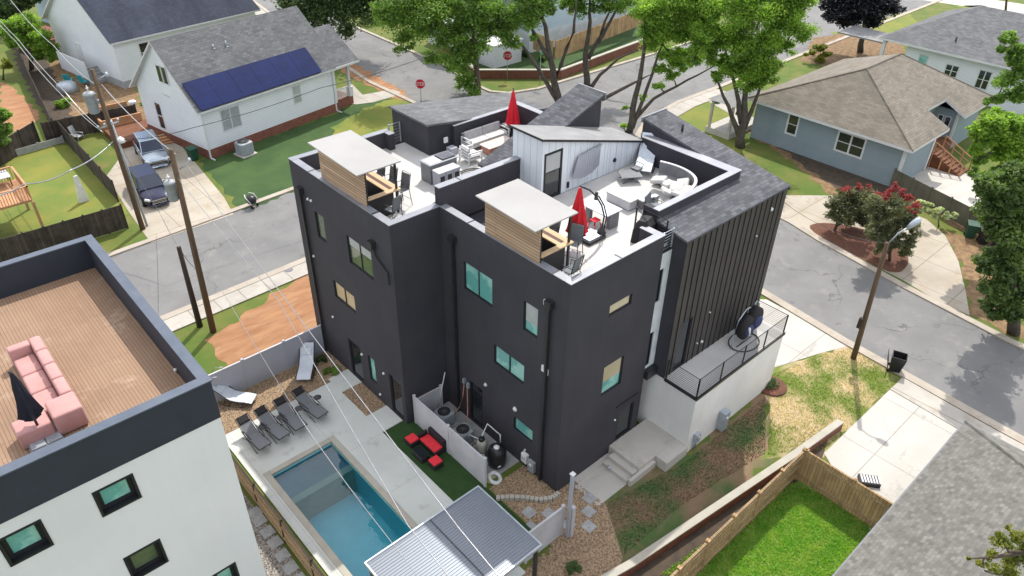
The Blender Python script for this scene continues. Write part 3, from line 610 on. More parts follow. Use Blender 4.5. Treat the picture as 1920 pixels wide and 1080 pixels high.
rl = MB(); rail(rl, (20.8, 14.1), (ZX0-.05, 14.1), 7, 2, DK-.05, DK+.85); rail(rl, (18.5, YB-.1), (19.15, YB-.1), 7, 2, DK, DK+1.05); rl.build('railing', 'galv', TH)
rl = MB(); rail(rl, (ZX0-.05, 14.42), (ZX0-.05, 15.6), 7, 2, DK-.05, DK+1.05); rail(rl, (20.78, 14.95), (21.3, 15.9), 3, 2, DK-.05, DK+1.05); rl.build('railing', 'blackmetal', TH)
# rear left shed block
b = MB(); HX0, HX1, HY0, HY1 = 19.2, 27.0, 27.0, 30.0
b.add([(HX0, HY0, 0), (HX1, HY0, 0), (HX1, HY1, 0), (HX0, HY1, 0), (HX0, HY0, 11.4), (HX1, HY0, 10.3), (HX1, HY1, 10.3), (HX0, HY1, 11.4)], [(0,1,5,4),(1,2,6,5),(2,3,7,6),(3,0,4,7)])
b.box(20.6, 24.6, 26.8, 26.99, DK-.1, 11.1).box(24.6, 24.9, 24.9, 26.99, DK-.1, 11.25)
b.add([(24.6, 24.9, DK), (24.9, 24.9, DK), (24.9, 24.9, 11.25), (24.6, 24.9, 11.25), (24.6, 23.7, DK), (24.9, 23.7, DK), (24.9, 23.7, 10.9), (24.6, 23.7, 10.9)], [(4,5,6,7),(3,2,6,7),(0,3,7,4),(1,5,6,2)])
b.build('shed_wall', 'blackwall', TH)
b = MB(); b.add([(HX0-.1, HY0-.08, 11.42), (HX1, HY0-.08, 10.3), (HX1, HY1+.1, 10.3), (HX0-.1, HY1+.1, 11.42), (HX0-.1, HY0-.08, 11.52), (HX1, HY0-.08, 10.4), (HX1, HY1+.1, 10.4), (HX0-.1, HY1+.1, 11.52)], [(3,2,1,0),(4,5,6,7),(0,1,5,4),(1,2,6,5),(2,3,7,6),(3,0,4,7)]); b.build('roof', 'shingle_grey', TH)
b = MB(); b.box(20.58, 24.6, 26.77, 27.02, 11.1, 11.13).box(24.58, 24.93, 24.88, 27.02, 11.25, 11.28); b.build('parapet_cap', 'capmetal', TH)
b = MB(); b.box(XR+.3, 26.9, 21.95, 30, 0, DK-.21); b.box(XR+.3, 28.7, 15.3, 21.9, 0, DK-.21); b.build('core', 'blackwall', TH)
# scuppers, downpipes, lights, vents
def scup(px, py, X, down, off=.0):
    p = atx(px, py, X); m = MB(); m.box(X-.24, X-.001, p.y-.16, p.y+.16, p.z-.16, p.z+.14); m.box(X-.17, X-.05, p.y-.05, p.y+.05, down, p.z-.16); m.build('downpipe', 'blackmetal', TH)
scup(566, 355, XL, .1); scup(1034, 568, XR, .1); scup(852, 447, XR, .1)
p = atx(701, 456, XL); m = MB(); m.box(XL-.24, XL-.001, p.y-.16, p.y+.16, p.z-.16, p.z+.14); m.tube([(XL-.08, p.y, p.z-.2), (XL-.08, p.y-.2, p.z-.6), (XL-.08, 21.7, p.z-1.0), (XL-.08, 21.7, p.z-1.5)], .05, 6); m.build('downpipe', 'blackmetal', TH)
def dot(ax, c, px, py, r=.09, m='plasticwhite', name='vent_cap', th=.07, box=None):
    p = atx(px, py, c) if ax == 'x' else aty(px, py, c); b = MB(True)
    if box:
        s = box; b = MB(); (b.box(c-th, c-.001, p.y-s[0]/2, p.y+s[0]/2, p.z-s[1]/2, p.z+s[1]/2) if ax == 'x' else b.box(p.x-s[0]/2, p.x+s[0]/2, c-th, c-.001, p.z-s[1]/2, p.z+s[1]/2))
    else:
        q = Vector((c, p.y, p.z)) if ax == 'x' else Vector((p.x, c, p.z)); d = Vector((-th, 0, 0)) if ax == 'x' else Vector((0, -th, 0)); b.tube([q+d, q+d*.01], [r*.7, r], 10)
    b.build(name, m, TH)
for x, y in ((578, 373), (584, 376), (589, 480), (625, 594), (679, 664), (720, 700), (714, 739)): dot('x', XL, x, y, .075)
for x, y, r in ((911, 721, .1), (966, 767, .13), (985, 843, .05)): dot('x', XR, x, y, r)
dot('x', XR, 1020, 690, box=(.16, .28)); dot('x', XR, 1026, 697, box=(.14, .3)); dot('x', XR, 1023, 566, box=(.1, .22))
for x, y, r in ((1330, 585, .04), (1315, 640, .08), (1446, 392, .1), (1417, 442, .05), (1306, 643, .04)): dot('y', ZY0, x, y, r)
dot('y', YA, 1152, 787, .05)
for x, y, s in ((952, 300, (.12, .3)), (1064, 344, (.1, .25))):
    pass
dot('y', SY0, 1152, 300, .11, 'frameblack', 'wall_speaker'); dot('y', SY0, 1064, 346, m='frameblack', name='wall_light', box=(.1, .26)); dot('y', 26.8, 835, 262, name='socket', box=(.22, .26))
# door canopy strip over ground door
q = aty(1175, 752, YA); b = MB(); b.box(q.x-.7, q.x+.7, YA-.06, YA-.001, 2.75, 2.8); b.build('door_flashing', 'blackmetal', TH)
# utility boxes on the walls
def wallbox(name, ax, c, px, py, s, m, label, cat, d=.2, pipes=0):
    p = atx(px, py, c) if ax == 'x' else aty(px, py, c); t = thing(name, label, cat, (c if ax == 'x' else p.x, p.y if ax == 'x' else c, p.z-s[1]/2))
    b = MB(); X = ((c-d, c-.002, p.y-s[0]/2, p.y+s[0]/2) if ax == 'x' else (p.x-s[0]/2, p.x+s[0]/2, c-d, c-.002)); b.box(*X, p.z-s[1]/2, p.z+s[1]/2); b.build('case', m, t, bevel=.012)
    if pipes:
        b = MB(True)
        for k in range(pipes):
            o = (k-(pipes-1)/2)*.12; Q = (c-.05, p.y+o) if ax == 'x' else (p.x+o, c-.06); b.tube([(*Q, 0), (*Q, p.z-s[1]/2)], .025, 6)
        b.build('conduit', 'galv', t)
    b = MB(True); Q = Vector((c-d, p.y, p.z+s[1]*.2)) if ax == 'x' else Vector((p.x, c-d, p.z+s[1]*.2)); D = Vector((-.03, 0, 0)) if ax == 'x' else Vector((0, -.03, 0)); b.tube([Q, Q+D], min(s)*.22, 10); b.build('meter_dial', 'lampglass', t)
    return t
wallbox('meter_cabinet', 'y', BY0, 1350, 783, (.42, 1.1), 'galv', 'tall grey meter cabinet on the pale terrace wall', 'meter cabinet', .35, 1)
wallbox('electric_meter', 'y', BY0, 1303, 818, (.3, .5), 'galv', 'small grey electric meter with conduits beside the tall cabinet', 'electric meter', .2, 3)
wallbox('junction_box', 'x', XR, 987, 856, (.34, .5), 'plasticwhite', 'rounded white box on the black wall next to the flatter box', 'junction box', .18, 0)
wallbox('junction_box', 'x', XR, 999, 872, (.38, .6), 'acgrey', 'flat pale grey box low on the black wall with a cable below', 'junction box', .16, 1)
# ------------------------------------------------------------ concrete steps in front of the side door
t = thing('concrete_steps', 'pale concrete landing and steps at the black side door', 'steps', (19, 13, 0))
b = MB(); b.box(18.9, 21.5, 12.25, 13.99, 0, .55); b.box(20.0, 21.5, 11.62, 12.249, 0, .55); b.build('landing', 'concrete', t, bevel=.01)
b = MB(); b.box(18.55, 18.899, 12.3, 13.7, 0, .38).box(18.2, 18.549, 12.3, 13.7, 0, .2); b.build('step', 'concrete', t, bevel=.01)
b = MB(); b.box(16.4, 18.199, 12.3, 13.7, 0, .03).box(16.6, 18.899, 13.701, 13.99, 0, .1).box(18.2, 19.9, 12.1, 12.249, 0, .35); b.build('path', 'concrete', t)
lm = MB(True); p = at(1142, 874, .35); lm.lathe((p.x, p.y, .2), [(.07, 0), (.09, .08), (.05, .16)], 8); tag(lm.build('path_light', 'galv'), 'small round metal light on the concrete step edge', 'lamp')
# ------------------------------------------------------------ neighbour's white modern house with roof terrace
NX1, NY0, NY1, NH = 4.25, 17.2, 27.7, 10.85
NH_ = thing('modern_house', 'white stucco modern house with navy top band and timber roof terrace', 'house', (0, 20, 0))
def npx(x1, y1, x2, y2): p, q = aty(x1, y1, NY0), aty(x2, y2, NY0); return p, q
NW = []
for tl, tr, bl in (((173, 925), (247, 888), (194, 968)), ((-8, 1014), (75, 975), (16, 1064)), ((232, 1048), (298, 1010), (252, 1088)), ((398, 1080), (440, 1054), (414, 1115))):
    a, c, e = aty(*tl, NY0), aty(*tr, NY0), aty(*bl, NY0); NW.append((a.x, c.x, e.z, (a.z+c.z)/2))
b = MB(); wallholes(b, 'y', NY0, -30, NX1, 0, NH-1.42, NW, -1, .25); wallholes(b, 'x', NX1, NY0, NY1, 0, NH-1.42, [], 1); b.build('wall', 'white_stucco', NH_)
for h, pm in zip(NW, ('glassteal', 'glassteal', 'glass_lawnrefl', 'glassteal')):
    w_ = window(NH_, 'y', NY0, h, -1, pm, fw_=.17, d=.24)
    b = MB(); a, c, e, f = h; b.box(a-.02, a+.05, NY0-.02, NY0+.2, e-.02, f+.02).box(c-.05, c+.02, NY0-.02, NY0+.2, e-.02, f+.02).box(a+.05, c-.05, NY0-.022, NY0+.2, f-.05, f+.02).box(a+.05, c-.05, NY0-.022, NY0+.2, e-.02, e+.05); b.build('surround', 'frameblack', w_)
b = MB()
b.box(-30, NX1+.02, NY0-.02, NY0+.25, NH-1.42, NH); b.box(NX1-.23, NX1+.02, NY0+.25, NY1-.25, NH-1.42, NH); b.box(-30, NX1+.02, NY1-.25, NY1, NH-1.42, NH); b.build('parapet', 'navyband', NH_)
b = MB(); b.box(-30, NX1+.06, NY0-.06, NY0+.27, NH, NH+.04).box(NX1-.25, NX1+.06, NY0+.27, NY1-.27, NH, NH+.036).box(-30, NX1+.06, NY1-.27, NY1+.04, NH, NH+.04); b.build('parapet_cap', 'capdark', NH_)
b = MB(); b.box(-30, NX1-.24, NY0+.26, NY1-.26, NH-1.6, NH-1.15); b.build('roof_terrace', 'composite', NH_)
b = MB(True)
for px, py in ((179, 512), (257, 607), (331, 693)): p = atx(px, py, NX1-.24); b.tube([(NX1-.24, p.y, p.z), (NX1-.32, p.y, p.z)], .06, 8)
b.build('step_light', 'lampglass', NH_)
ND = NH-1.15
# ------------------------------------------------------------ generic builders for houses
def hipface(b, pts): b.poly(pts)
def boxhouse(name, label, O, th, L, W, eh, rh, wallM, roofM, wins=(), found=None, over=.4, hip=0., trimM='trim', zb=0, roofname='roof'):
    t = thing(name, label, 'house', O, radians(th)); c, s = cos(radians(th)), sin(radians(th))
    b = MB(); holes = [w_[1:5] for w_ in wins if w_[0] == 'f']; lh = [w_[1:5] for w_ in wins if w_[0] == 'l']
    wallholes(b, 'y', 0, 0, L, zb, eh, holes, -1, .06); wallholes(b, 'x', 0, 0, W, zb, eh, lh, -1, .06)
    wallholes(b, 'y', W, 0, L, zb, eh, [], 1); wallholes(b, 'x', L, 0, W, zb, eh, [], 1)
    if hip == 0: b.add([(0, 0, eh), (0, W, eh), (0, W/2, rh-.1)], [(2, 1, 0)]); b.add([(L, 0, eh), (L, W, eh), (L, W/2, rh-.1)], [(0, 1, 2)])
    b.build('wall', wallM, t, local=True)
    for w_ in wins:
        wf = window(t, 'y' if w_[0] == 'f' else 'x', 0, w_[1:5], -1, w_[5] if len(w_) > 5 else 'glassdark', 'trim', mull=w_[6] if len(w_) > 6 else 0, d=.05, fw_=.09, hbar=True, name=w_[7] if len(w_) > 7 else 'window')
        # built in local space: shift meshes back
    o = over; sl = (rh-eh)/(W/2+0); ez = eh-sl*o*.0
    R0, R1 = (-o*.6 if hip == 0 else hip, W/2, rh), (L+o*.6 if hip == 0 else L-hip, W/2, rh)
    C = [(-o, -o, ez-sl*o*.5), (L+o, -o, ez-sl*o*.5), (L+o, W+o, ez-sl*o*.5), (-o, W+o, ez-sl*o*.5)]
    b = MB(); d = .16
    b.poly([C[0], C[1], R1, R0]); b.poly([C[2], C[3], R0, R1])
    if hip: b.poly([C[1], C[2], R1]); b.poly([C[3], C[0], R0])
    b.build(roofname, roofM, t, local=True)
    b = MB(); lo = lambda p: (p[0], p[1], p[2]-d)
    ring = [C[0], C[1], C[2], C[3]] if hip else [C[0], C[1], R1, C[2], C[3], R0]
    for i in range(len(ring)): p, q = ring[i], ring[(i+1) % len(ring)]; b.add([lo(p), lo(q), q, p], [(0, 1, 2, 3)])
    b.poly([lo(p) for p in ring][::-1]); b.build('roof_trim', trimM, t, local=True)
    if found:
        b = MB(); f = found[1]; b.box(-.03, L+.03, -.03, W+.03, zb-.6 if zb else 0, f); b.build('foundation', found[0], t, local=True)
    return t
# window() builds through parent inverse: patch so local coordinates survive for rotated things
_build = MB.build
LOCAL = [False]
def _b2(s, name, m, parent=None, local=False, **k): return _build(s, name, m, parent, local or LOCAL[0], **k)
MB.build = _b2
LOCAL[0] = True
# solar roof house
so_ = boxhouse('solar_house', 'white clapboard house with a row of blue solar panels on its grey roof', (18.3, 55.2, 0), 11, 13.3, 8.5, 4.2, 8.4, 'siding_white', 'shingle_grey',
    [('f', 1.6, 3.4, 1.7, 3.5, 'acgrey', 1), ('f', 8.6, 9.5, 1.9, 3.5, 'blind', 0), ('l', 3.6, 4.9, 4.75 - .6, 4.19, 'glassdark', 1), ('l', 5.6, 6.5, .9, 3.2, 'glassdark', 0, 'door')], ('brick', .75), .45)
b = MB(); b.box(-.08, -.01, 3.3, 3.9, 5.2, 6.6).box(-.08, -.01, 4.0, 4.6, 5.2, 6.6); gw = b.build('window', 'trim', so_); b = MB(); b.box(-.09, -.079, 3.36, 3.84, 5.28, 6.52).box(-.09, -.079, 4.06, 4.54, 5.28, 6.52); b.build('pane', 'glassdark', gw)
sl = 4.2/4.25
b = MB()
def onroof(u, v, off): return (u, v, 4.2+sl*v*1.0-.08+off)
n_ = Vector((0, -sl, 1)).normalized()
k = 0
for i in range(6):
    u0, u1 = -.1+i*1.95, -.1+i*1.95+1.935
    A = [Vector((u, v, 4.2+(8.4-4.2)*(v+.45)/(4.25+.45)-.22*(1-(v+.45)/4.7))) for u, v in ((u0, -.4), (u1, -.4), (u1, 1.4), (u0, 1.4))]
    b = MB(); b.add([a+n_*.08 for a in A]+[a+n_*.14 for a in A], [(3,2,1,0),(4,5,6,7),(0,1,5,4),(1,2,6,5),(2,3,7,6),(3,0,4,7)]); b.build('solar_panel', 'solar', so_)
b = MB(True)
for u, v, h in ((4.1, 3.0, .35), (5.2, 2.9, .5)): z = 4.2+4.2*(v+.45)/4.7-.2; b.tube([(u, v, z), (u, v, z+h)], .06, 8).tube([(u, v, z+.02), (u, v, z+.06)], .16, 8)
b.build('roof_vent', 'galv', so_)
# corner porch, downpipes
b = MB(); b.box(13.3, 15.4, .3, 6, 0, .75); b.build('porch', 'brick', so_)
b = MB(); b.add([(13.2, -.45, 4.0), (15.9, -.45, 4.0), (15.9, 6, 4.0), (13.2, 6, 4.0), (13.2, 3, 6.6), (15.9, 3, 6.6)], [(0, 1, 5, 4), (3, 4, 5, 2), (1, 2, 5)]); b.build('porch_roof', 'shingle_grey', so_)
b = MB(); b.box(13.2, 15.9, -.46, -.40, 3.85, 4.02).box(15.86, 15.92, -.4, 6, 3.85, 4.02); b.build('roof_trim', 'trim', so_)
b = MB(); b.box(15.1, 15.32, .35, .57, .75, 3.9); b.box(15.0, 15.42, .25, .67, .75, 1.6); b.box(15.1, 15.32, 5.5, 5.72, .75, 3.9); b.build('porch_post', 'trim', so_)
b = MB(); b.box(13.4, 15.1, .38, .44, 1.65, 1.72).box(13.4, 15.1, .38, .44, .85, .9)
for i in range(14): b.box(13.5+i*.12, 13.54+i*.12, .39, .43, .9, 1.65)
b.build('railing', 'trim', so_)
b = MB(); b.box(-.02, .08, -.12, -.02, .1, 4.0).box(12.95, 13.05, -.12, -.02, .1, 3.9).box(-.02, .08, -.6, -.12, .05, .13).box(12.95, 13.05, -.7, -.12, .05, .13); b.build('downpipe', 'trim', so_)
# navy roof house
nv = boxhouse('navy_roof_house', 'pale clapboard house with a large dark navy roof behind the solar house', (18.7, 75.4, 0), 10, 15.5, 12.5, 4.6, 9.4, 'siding_white', 'shingle_navy',
    [('f', 2.3, 3.4, 1.9, 3.8, 'glassdark', 0)], ('stonegrey', .7), .45)
b = MB(True); b.tube([(6.6, 3.4, 7.1), (6.6, 3.4, 7.6)], .06, 8); b.build('roof_vent', 'galv', nv)
b = MB(); 
for k in range(5): b.box(-1.6, -.05, 4.5-.3*k, 4.8-.3*k, 0, 1.3-.25*k)
b.build('side_steps', 'stonegrey', nv)
b = MB(); b.box(-1.75, -1.65, 3.0, 8.5, .6, 2.3); b.build('stair_guard', 'trim', nv)
b = MB(); b.box(-.06, 0, 7, 8, .8, 2.9); b.build('door', 'trim', nv)
# far-left blue house at the top edge
b5 = boxhouse('blue_house', 'slice of a pale blue house at the top left edge of the view', (21, 97, 0), 12, 10, 9, 5, 8, 'siding_sky', 'shingle_grey', [], None, .3)
b = MB()
for k in range(5): b.box(-6.2, -3.6, -5.5-.45*k, -5.05-.45*k, 0, 1.6-.32*k)
b.box(-6.4, -3.4, -5.05, 0, 0, 1.7); b.build('red_steps', 'brick', b5)
# sky blue house beyond the crossing
sk = boxhouse('sky_blue_house', 'light blue clapboard house on a white foundation behind the plank fence', (56.2, 59.2, 0), -2, 17.5, 11, 6.4, 9.3, 'siding_sky', 'shingle_tan',
    [('f', 1.0, 1.9, 3.2, 5.2, 'glassdark', 0), ('f', 5.6, 6.7, 3.2, 5.0, 'glassdark', 0), ('f', 6.9, 8.0, 3.2, 5.0, 'glassdark', 0)], ('whitepanel', 2.2), .45)
b = MB(); b.box(-6.5, -.05, 2.5, 10, 0, 2.2); b.build('porch', 'siding_white', sk)
b = MB(); b.box(-6.5, -.4, 2.4, 2.48, 3.1, 3.2)
for i in range(22): b.box(-6.4+i*.27, -6.33+i*.27, 2.4, 2.46, 2.2, 3.1)
b.build('railing', 'trim', sk)
b = MB(); b.box(-6.5, -6.3, 2.5, 2.7, 2.2, 5.6).box(-3.3, -3.1, 2.5, 2.7, 2.2, 5.6).box(-.7, -.5, 2.5, 2.7, 2.2, 5.6); b.build('porch_post', 'trim', sk)
b = MB(); b.add([(-7, 2, 5.6), (0, 2, 5.6), (0, 10, 5.6), (-7, 10, 5.6), (-7, 6, 7.6), (0, 6, 7.6)], [(0, 1, 5, 4), (2, 3, 4, 5), (3, 0, 4), (0, 3, 2, 1)]); b.build('porch_roof', 'shingle_tan', sk)
LOCAL[0] = False
t = thing('white_shed', 'low white box with a flat lid in front of the porch behind the no entry like sign', 'shed', (51.5, 58.3, 0)); t['label'] = 'low white lidded utility enclosure on the grass behind the far stop sign'
b = MB(); b.box(49.7, 53.6, 57.6, 61.2, 0, 2.3); b.build('wall', 'siding_white', t); b = MB(); b.box(49.55, 53.75, 57.45, 61.35, 2.3, 2.42); b.build('lid', 'trim', t)
# blue bungalow with tan hip roof
bg_ = thing('bungalow', 'blue grey bungalow with a brown hip roof and red wooden stairs', 'house', (61, 23, 0))
b = MB(); HF = [(19.4, 20.5, 1.5, 3.05), (24.6, 25.6, 1.4, 3.0)]
HF = [(lambda a, c, e: (min(c.y, a.y), max(c.y, a.y), e.z, a.z))(atx(x1, y1, 55), atx(x2, y2, 55), atx(x3, y3, 55)) for (x1, y1, x2, y2, x3, y3) in ((1573, 243, 1627, 260, 1570, 284), (1480, 210, 1502, 217, 1472, 250))]
wallholes(b, 'x', 55, 17.6, 30.2, 0, 3.5, HF, -1, .06); wallholes(b, 'y', 17.6, 55, 60.2, 0, 3.5, [], -1); wallholes(b, 'x', 60.2, 17.6, 19.6, 0, 3.5, [], 1)
wallholes(b, 'y', 19.6, 60.2, 64.8, 0, 3.5, [(60.7, 61.7, 1.2, 3.2)], -1, .06); wallholes(b, 'x', 64.8, 17.9, 19.6, 0, 3.5, [(18.3, 18.8, 1.7, 2.9), (18.9, 19.35, 1.7, 2.9)], -1, .06); wallholes(b, 'y', 17.9, 64.8, 70, 0, 3.5, [], -1); wallholes(b, 'x', 70, 17.9, 30.2, 0, 3.5, [], 1); wallholes(b, 'y', 30.2, 55, 70, 0, 3.5, [], 1)
b.build('wall', 'siding_blue', bg_)
window(bg_, 'x', 55, HF[0], -1, 'glassdark', 'trim', 1, d=.05, fw_=.14, hbar=True); window(bg_, 'x', 55, HF[1], -1, 'glassdark', 'trim', 0, d=.05, fw_=.14, hbar=True)
window(bg_, 'y', 19.6, (60.7, 61.7, 1.2, 3.2), -1, 'siding_white', 'trim', 0, d=.05, name='door'); window(bg_, 'x', 64.8, (18.3, 18.8, 1.7, 2.9), -1, 'glassdark', 'trim', d=.05); window(bg_, 'x', 64.8, (18.9, 19.35, 1.7, 2.9), -1, 'glassdark', 'trim', d=.05)
for q in ((54.93, 54.999, 17.55, 17.8), (59.95, 60.25, 17.53, 17.599), (64.72, 64.799, 17.8, 18.0)): MB().box(*q, 0, 3.4).build('corner_trim', 'trim', bg_)

C = {k: at(*p, 3.4) for k, p in dict(n=(1412, 188), s=(1715, 282), a=(1762, 247), c=(1727, 227), d=(1761, 206), e=(1800, 217), f=(1851, 181)).items()}
for k_, v_ in dict(n=(54.3, 30.8), s=(54.3, 17.0), a=(60.7, 17.0), c=(60.7, 19.0), d=(64.2, 19.0), e=(64.2, 17.2), f=(70.6, 17.2)).items(): C[k_] = (*v_, 3.45)
R0, R1 = (59.3, 23.9, 6.6), (65.3, 23.9, 6.6); b_ = (70.6, 30.8, 3.45); zm = 3.45+(19.0-17.0)*(6.6-3.45)/6.9
b = MB()
M1, M2 = (60.7, 19.0, zm), (64.2, 19.0, zm)
b.poly([C['n'], C['s'], R0]); b.poly([C['s'], C['a'], M1, M2, R1, R0] if False else [C['s'], C['a'], M1, R0]); b.poly([M1, M2, R1, R0]); b.poly([M2, C['e'], C['f'], R1]); b.poly([C['f'], b_, R1]); b.poly([b_, C['n'], R0, R1]); b.build('roof', 'shingle_tan', bg_)
b = MB(); g0 = at(1640, 190, 5); b.add([(56.2, 21.4, 4.6), (56.2, 18.6, 4.15), (60.0, 20.0, 4.95)], [(0, 1, 2)])
b = MB(); ring = [C['n'], C['s'], C['a'], M1, M2, C['e'], C['f'], b_]
for i in range(len(ring)): p, q = ring[i], ring[(i+1) % len(ring)]; b.add([(p[0], p[1], p[2]-.2), (q[0], q[1], q[2]-.2), q, p], [(0, 1, 2, 3)])
b.build('roof_trim', 'trim', bg_)
b = MB(); b.tube([R0, R1], .09, 5); b.tube([R0, C['s']], .07, 5).tube([R0, C['n']], .07, 5).tube([R1, C['f']], .07, 5); b.build('ridge_cap', 'shingle_tan', bg_)
b = MB(); b.box(60.25, 64.7, 17.6, 19.59, 0, 1.2); b.build('porch', 'deckred', bg_)
b = MB()
for k in range(8): b.box(60.9, 62.6, 17.3-.3*k, 17.59-.3*k, 0, 1.1-.14*k)
b.build('stair', 'deckred', bg_)
b = MB()
for x in (60.8, 62.7): b = MB(); b.tube([(x, 17.6, 2.1), (x, 15.2, .95)], .06, 4).tube([(x, 17.6, 1.7), (x, 15.2, .55)], .03, 4); [b.box(x-.05, x+.05, 15.2+.8*k-.05, 15.2+.8*k+.05, 0, .95+.38*k) for k in range(4)]; b.build('handrail', 'deckorange', bg_)
# small porch roof piece on the street side
b = MB(); b.add([(52.9, 30.9, 2.9), (52.9, 33.6, 2.9), (57, 33.6, 2.9), (57, 30.9, 3.3), (56.8, 32, 3.9)], [(1, 0, 4), (0, 3, 4), (2, 1, 4)]); b.build('porch_roof', 'roofgrey', bg_)
b = MB(); b.box(53.0, 56.8, 31, 33.4, 0, .5); b.box(53.1, 53.3, 33.1, 33.3, .5, 2.9).box(53.1, 53.3, 31.1, 31.3, .5, 2.9); b.build('porch', 'concrete', bg_)
# white house with grey roof top right
wh = thing('white_house', 'white house with a broad grey hip roof behind the bungalow', 'house', (82, 25, 0))
b = MB(); hs = [(26.2, 27.2, .9, 3.2), (23.2, 24.5, 1.7, 2.9), (20.3, 21.5, 1.3, 3.1)]
wallholes(b, 'x', 79, 15, 28.5, 0, 4, hs, -1, .06); wallholes(b, 'y', 28.5, 79, 94, 0, 4, [], 1); b.build('wall', 'siding_white', wh)
for k, h in enumerate(hs): window(wh, 'x', 79, h, -1, ['glassteal', 'glassdark', 'glassdark'][k], 'trim', 1 if k else 0, d=.05, fw_=.1, hbar=k > 0, name='window' if k else 'door')
b = MB(); e = [(78.3, 31.2, 4), (78.3, 12, 4), (95, 12, 4), (95, 31.2, 4)]; r0, r1 = (86.5, 25.5, 6.9), (86.5, 14, 6.9)
b.poly([e[0], e[1], r1, r0]); b.poly([e[1], e[2], r1]); b.poly([e[2], e[3], r0, r1]); b.poly([e[3], e[0], r0]); b.build('roof', 'shingle_grey', wh)
b = MB()
for i in range(4): p, q = e[i], e[(i+1) % 4]; b.add([(p[0], p[1], 3.8), (q[0], q[1], 3.8), q, p], [(0, 1, 2, 3)])
b.build('roof_trim', 'trim', wh)
b = MB(); b.box(78.5, 78.8, 30.5, 30.8, 0, 4).box(78.5, 94, 28.6, 31, 0, .4); b.build('porch', 'trim', wh)
b = MB(); b.box(79.2, 83, 31, 36, 3.2, 3.35); b.build('porch_roof', 'roofgrey', wh)
b = MB(True)
for y, x in ((24.8, 80.3), (20, 84.5)): b.tube([(x, y, 4.3+(x-80)*.3), (x, y, 5.0+(x-80)*.3)], .09, 8)
b.build('roof_vent', 'blackmetal', wh)
# garage roof bottom right
gr = thing('shingle_roof_house', 'house at the lower right seen only by its light grey shingle hip roof', 'house', (22, 0, 0))
b = MB(); c0, c1, c2, c3 = (29.35, 3.6, 3), (29.35, -9, 3), (8, -9, 3), (8, 3.6, 3); r0, r1 = (23.4, -2.7, 6.0), (14, -2.7, 6.0)
b.poly([c3, c2, r1]); b.poly([c3, r1, r0, c0]); b.poly([c0, r0, c1]); b.poly([c1, r0, r1, c2])
me = b.build('roof', 'shingle_light', gr)
b = MB(); b.box(8.5, 28.9, -8.5, 3.15, 0, 2.95); b.build('wall', 'siding_white', gr)
b = MB(); b.tube([c0, r0], .07, 5); b.build('ridge_cap', 'shingle_light', gr)
b = MB(); b.box(8, 29.35, 3.6, 3.66, 2.85, 3.0).box(29.35, 29.4, -9, 3.66, 2.85, 3.0); b.build('roof_trim', 'greystone', gr)
# ------------------------------------------------------------ fences, walls
def fence(name, label, cat, A, B, z, h, m, post='trim', np_=3, cap=None, th=.05, ps=.1, over=.08, rails=None, zt=None):
    A, B = Vector((A[0], A[1])), Vector((B[0], B[1])); d = (B-A); L = d.length; a = atan2(d.y, d.x)
    t = thing(name, label, cat, (A.x, A.y, z), a)
    for k in range(np_-1):
        b = MB(); x0, x1 = L*k/(np_-1), L*(k+1)/(np_-1); b.box(x0+ps/2, x1-ps/2, -th/2, th/2, .04, h); b.build('panel', m, t, local=True)
    for k in range(np_):
        b = MB(); x = L*k/(np_-1); b.box(x-ps/2, x+ps/2, -ps/2, ps/2, 0, h+over)
        if cap: b.box(x-ps/2-.015, x+ps/2+.015, -ps/2-.015, ps/2+.015, h+over, h+over+.03)
        b.build('post', post, t, local=True)
    if cap:
        b = MB(); b.box(ps/2, L-ps/2, -th*.8, th*.8, h, h+.035) if np_ == 2 else [b.box(L*k/(np_-1)+ps/2, L*(k+1)/(np_-1)-ps/2, -th*.8, th*.8, h, h+.035) for k in range(np_-1)]
        b.build('top_rail', cap, t, local=True)
    if rails:
        b = MB()
        for zz_ in rails[0]:
            for k in range(np_-1): b.box(L*k/(np_-1)+ps/2, L*(k+1)/(np_-1)-ps/2, rails[1], rails[1]+.045, zz_, zz_+.09)
        b.build('rail', rails[2], t, local=True)
    return t
fence('vinyl_fence', 'smooth grey vinyl fence behind the two white loungers', 'fence', (4.4, 28.62), (13.1, 28.62), 0, 1.75, 'vinyl', 'vinyl', 5, 'vinyl_light')
fence('vinyl_fence', 'pale vinyl fence between the artificial turf and the pool equipment', 'fence', (13.52, 21.2), (13.52, 16.2), 0, 1.7, 'vinyl_light', 'vinyl_light', 3, 'vinyl_light')
fence('vinyl_fence', 'short pale vinyl fence behind the air conditioning units', 'fence', (13.62, 21.35), (15.1, 21.3), 0, 1.3, 'vinyl_light', 'vinyl_light', 2, 'vinyl_light')
fence('vinyl_fence', 'vinyl fence panel running from the metal canopy to the tall post', 'fence', (12.3, 12.35), (14.25, 12.35), 0, 1.7, 'vinyl_light', 'vinyl_light', 2, 'vinyl_light')
t = thing('gate_post', 'tall thin grey double gate post beside the corner of the black building', 'post', (14.4, 12.1, 0))
b = MB(); b.box(14.3, 14.42, 12.05, 12.17, 0, 3.7); b.build('post', 'vinyl', t); b = MB(); b.box(14.44, 14.6, 12.0, 12.16, 0, 1.75); b.build('gate_leaf', 'vinyl_light', t); b = MB(); b.box(14.27, 14.45, 12.02, 12.2, 3.7, 3.74); b.build('cap', 'plasticwhite', t)
fence('wood_fence', 'tan board fence along the pool with dark rail and posts', 'fence', (5.82, 26.2), (5.82, 10), 0, 1.35, 'woodboard', 'poledark', 8, 'poledark', rails=((.35, 1.0), -.075, 'woodboard'))
fence('wood_fence', 'light wooden fence running along the brick retaining wall', 'fence', (12.0, 7.65), (24.0, 7.65), 0, 1.75, 'woodfence', 'woodfence', 8, 'woodboard', ps=.13, rails=((.3, .9, 1.5), -.07, 'woodboard'))
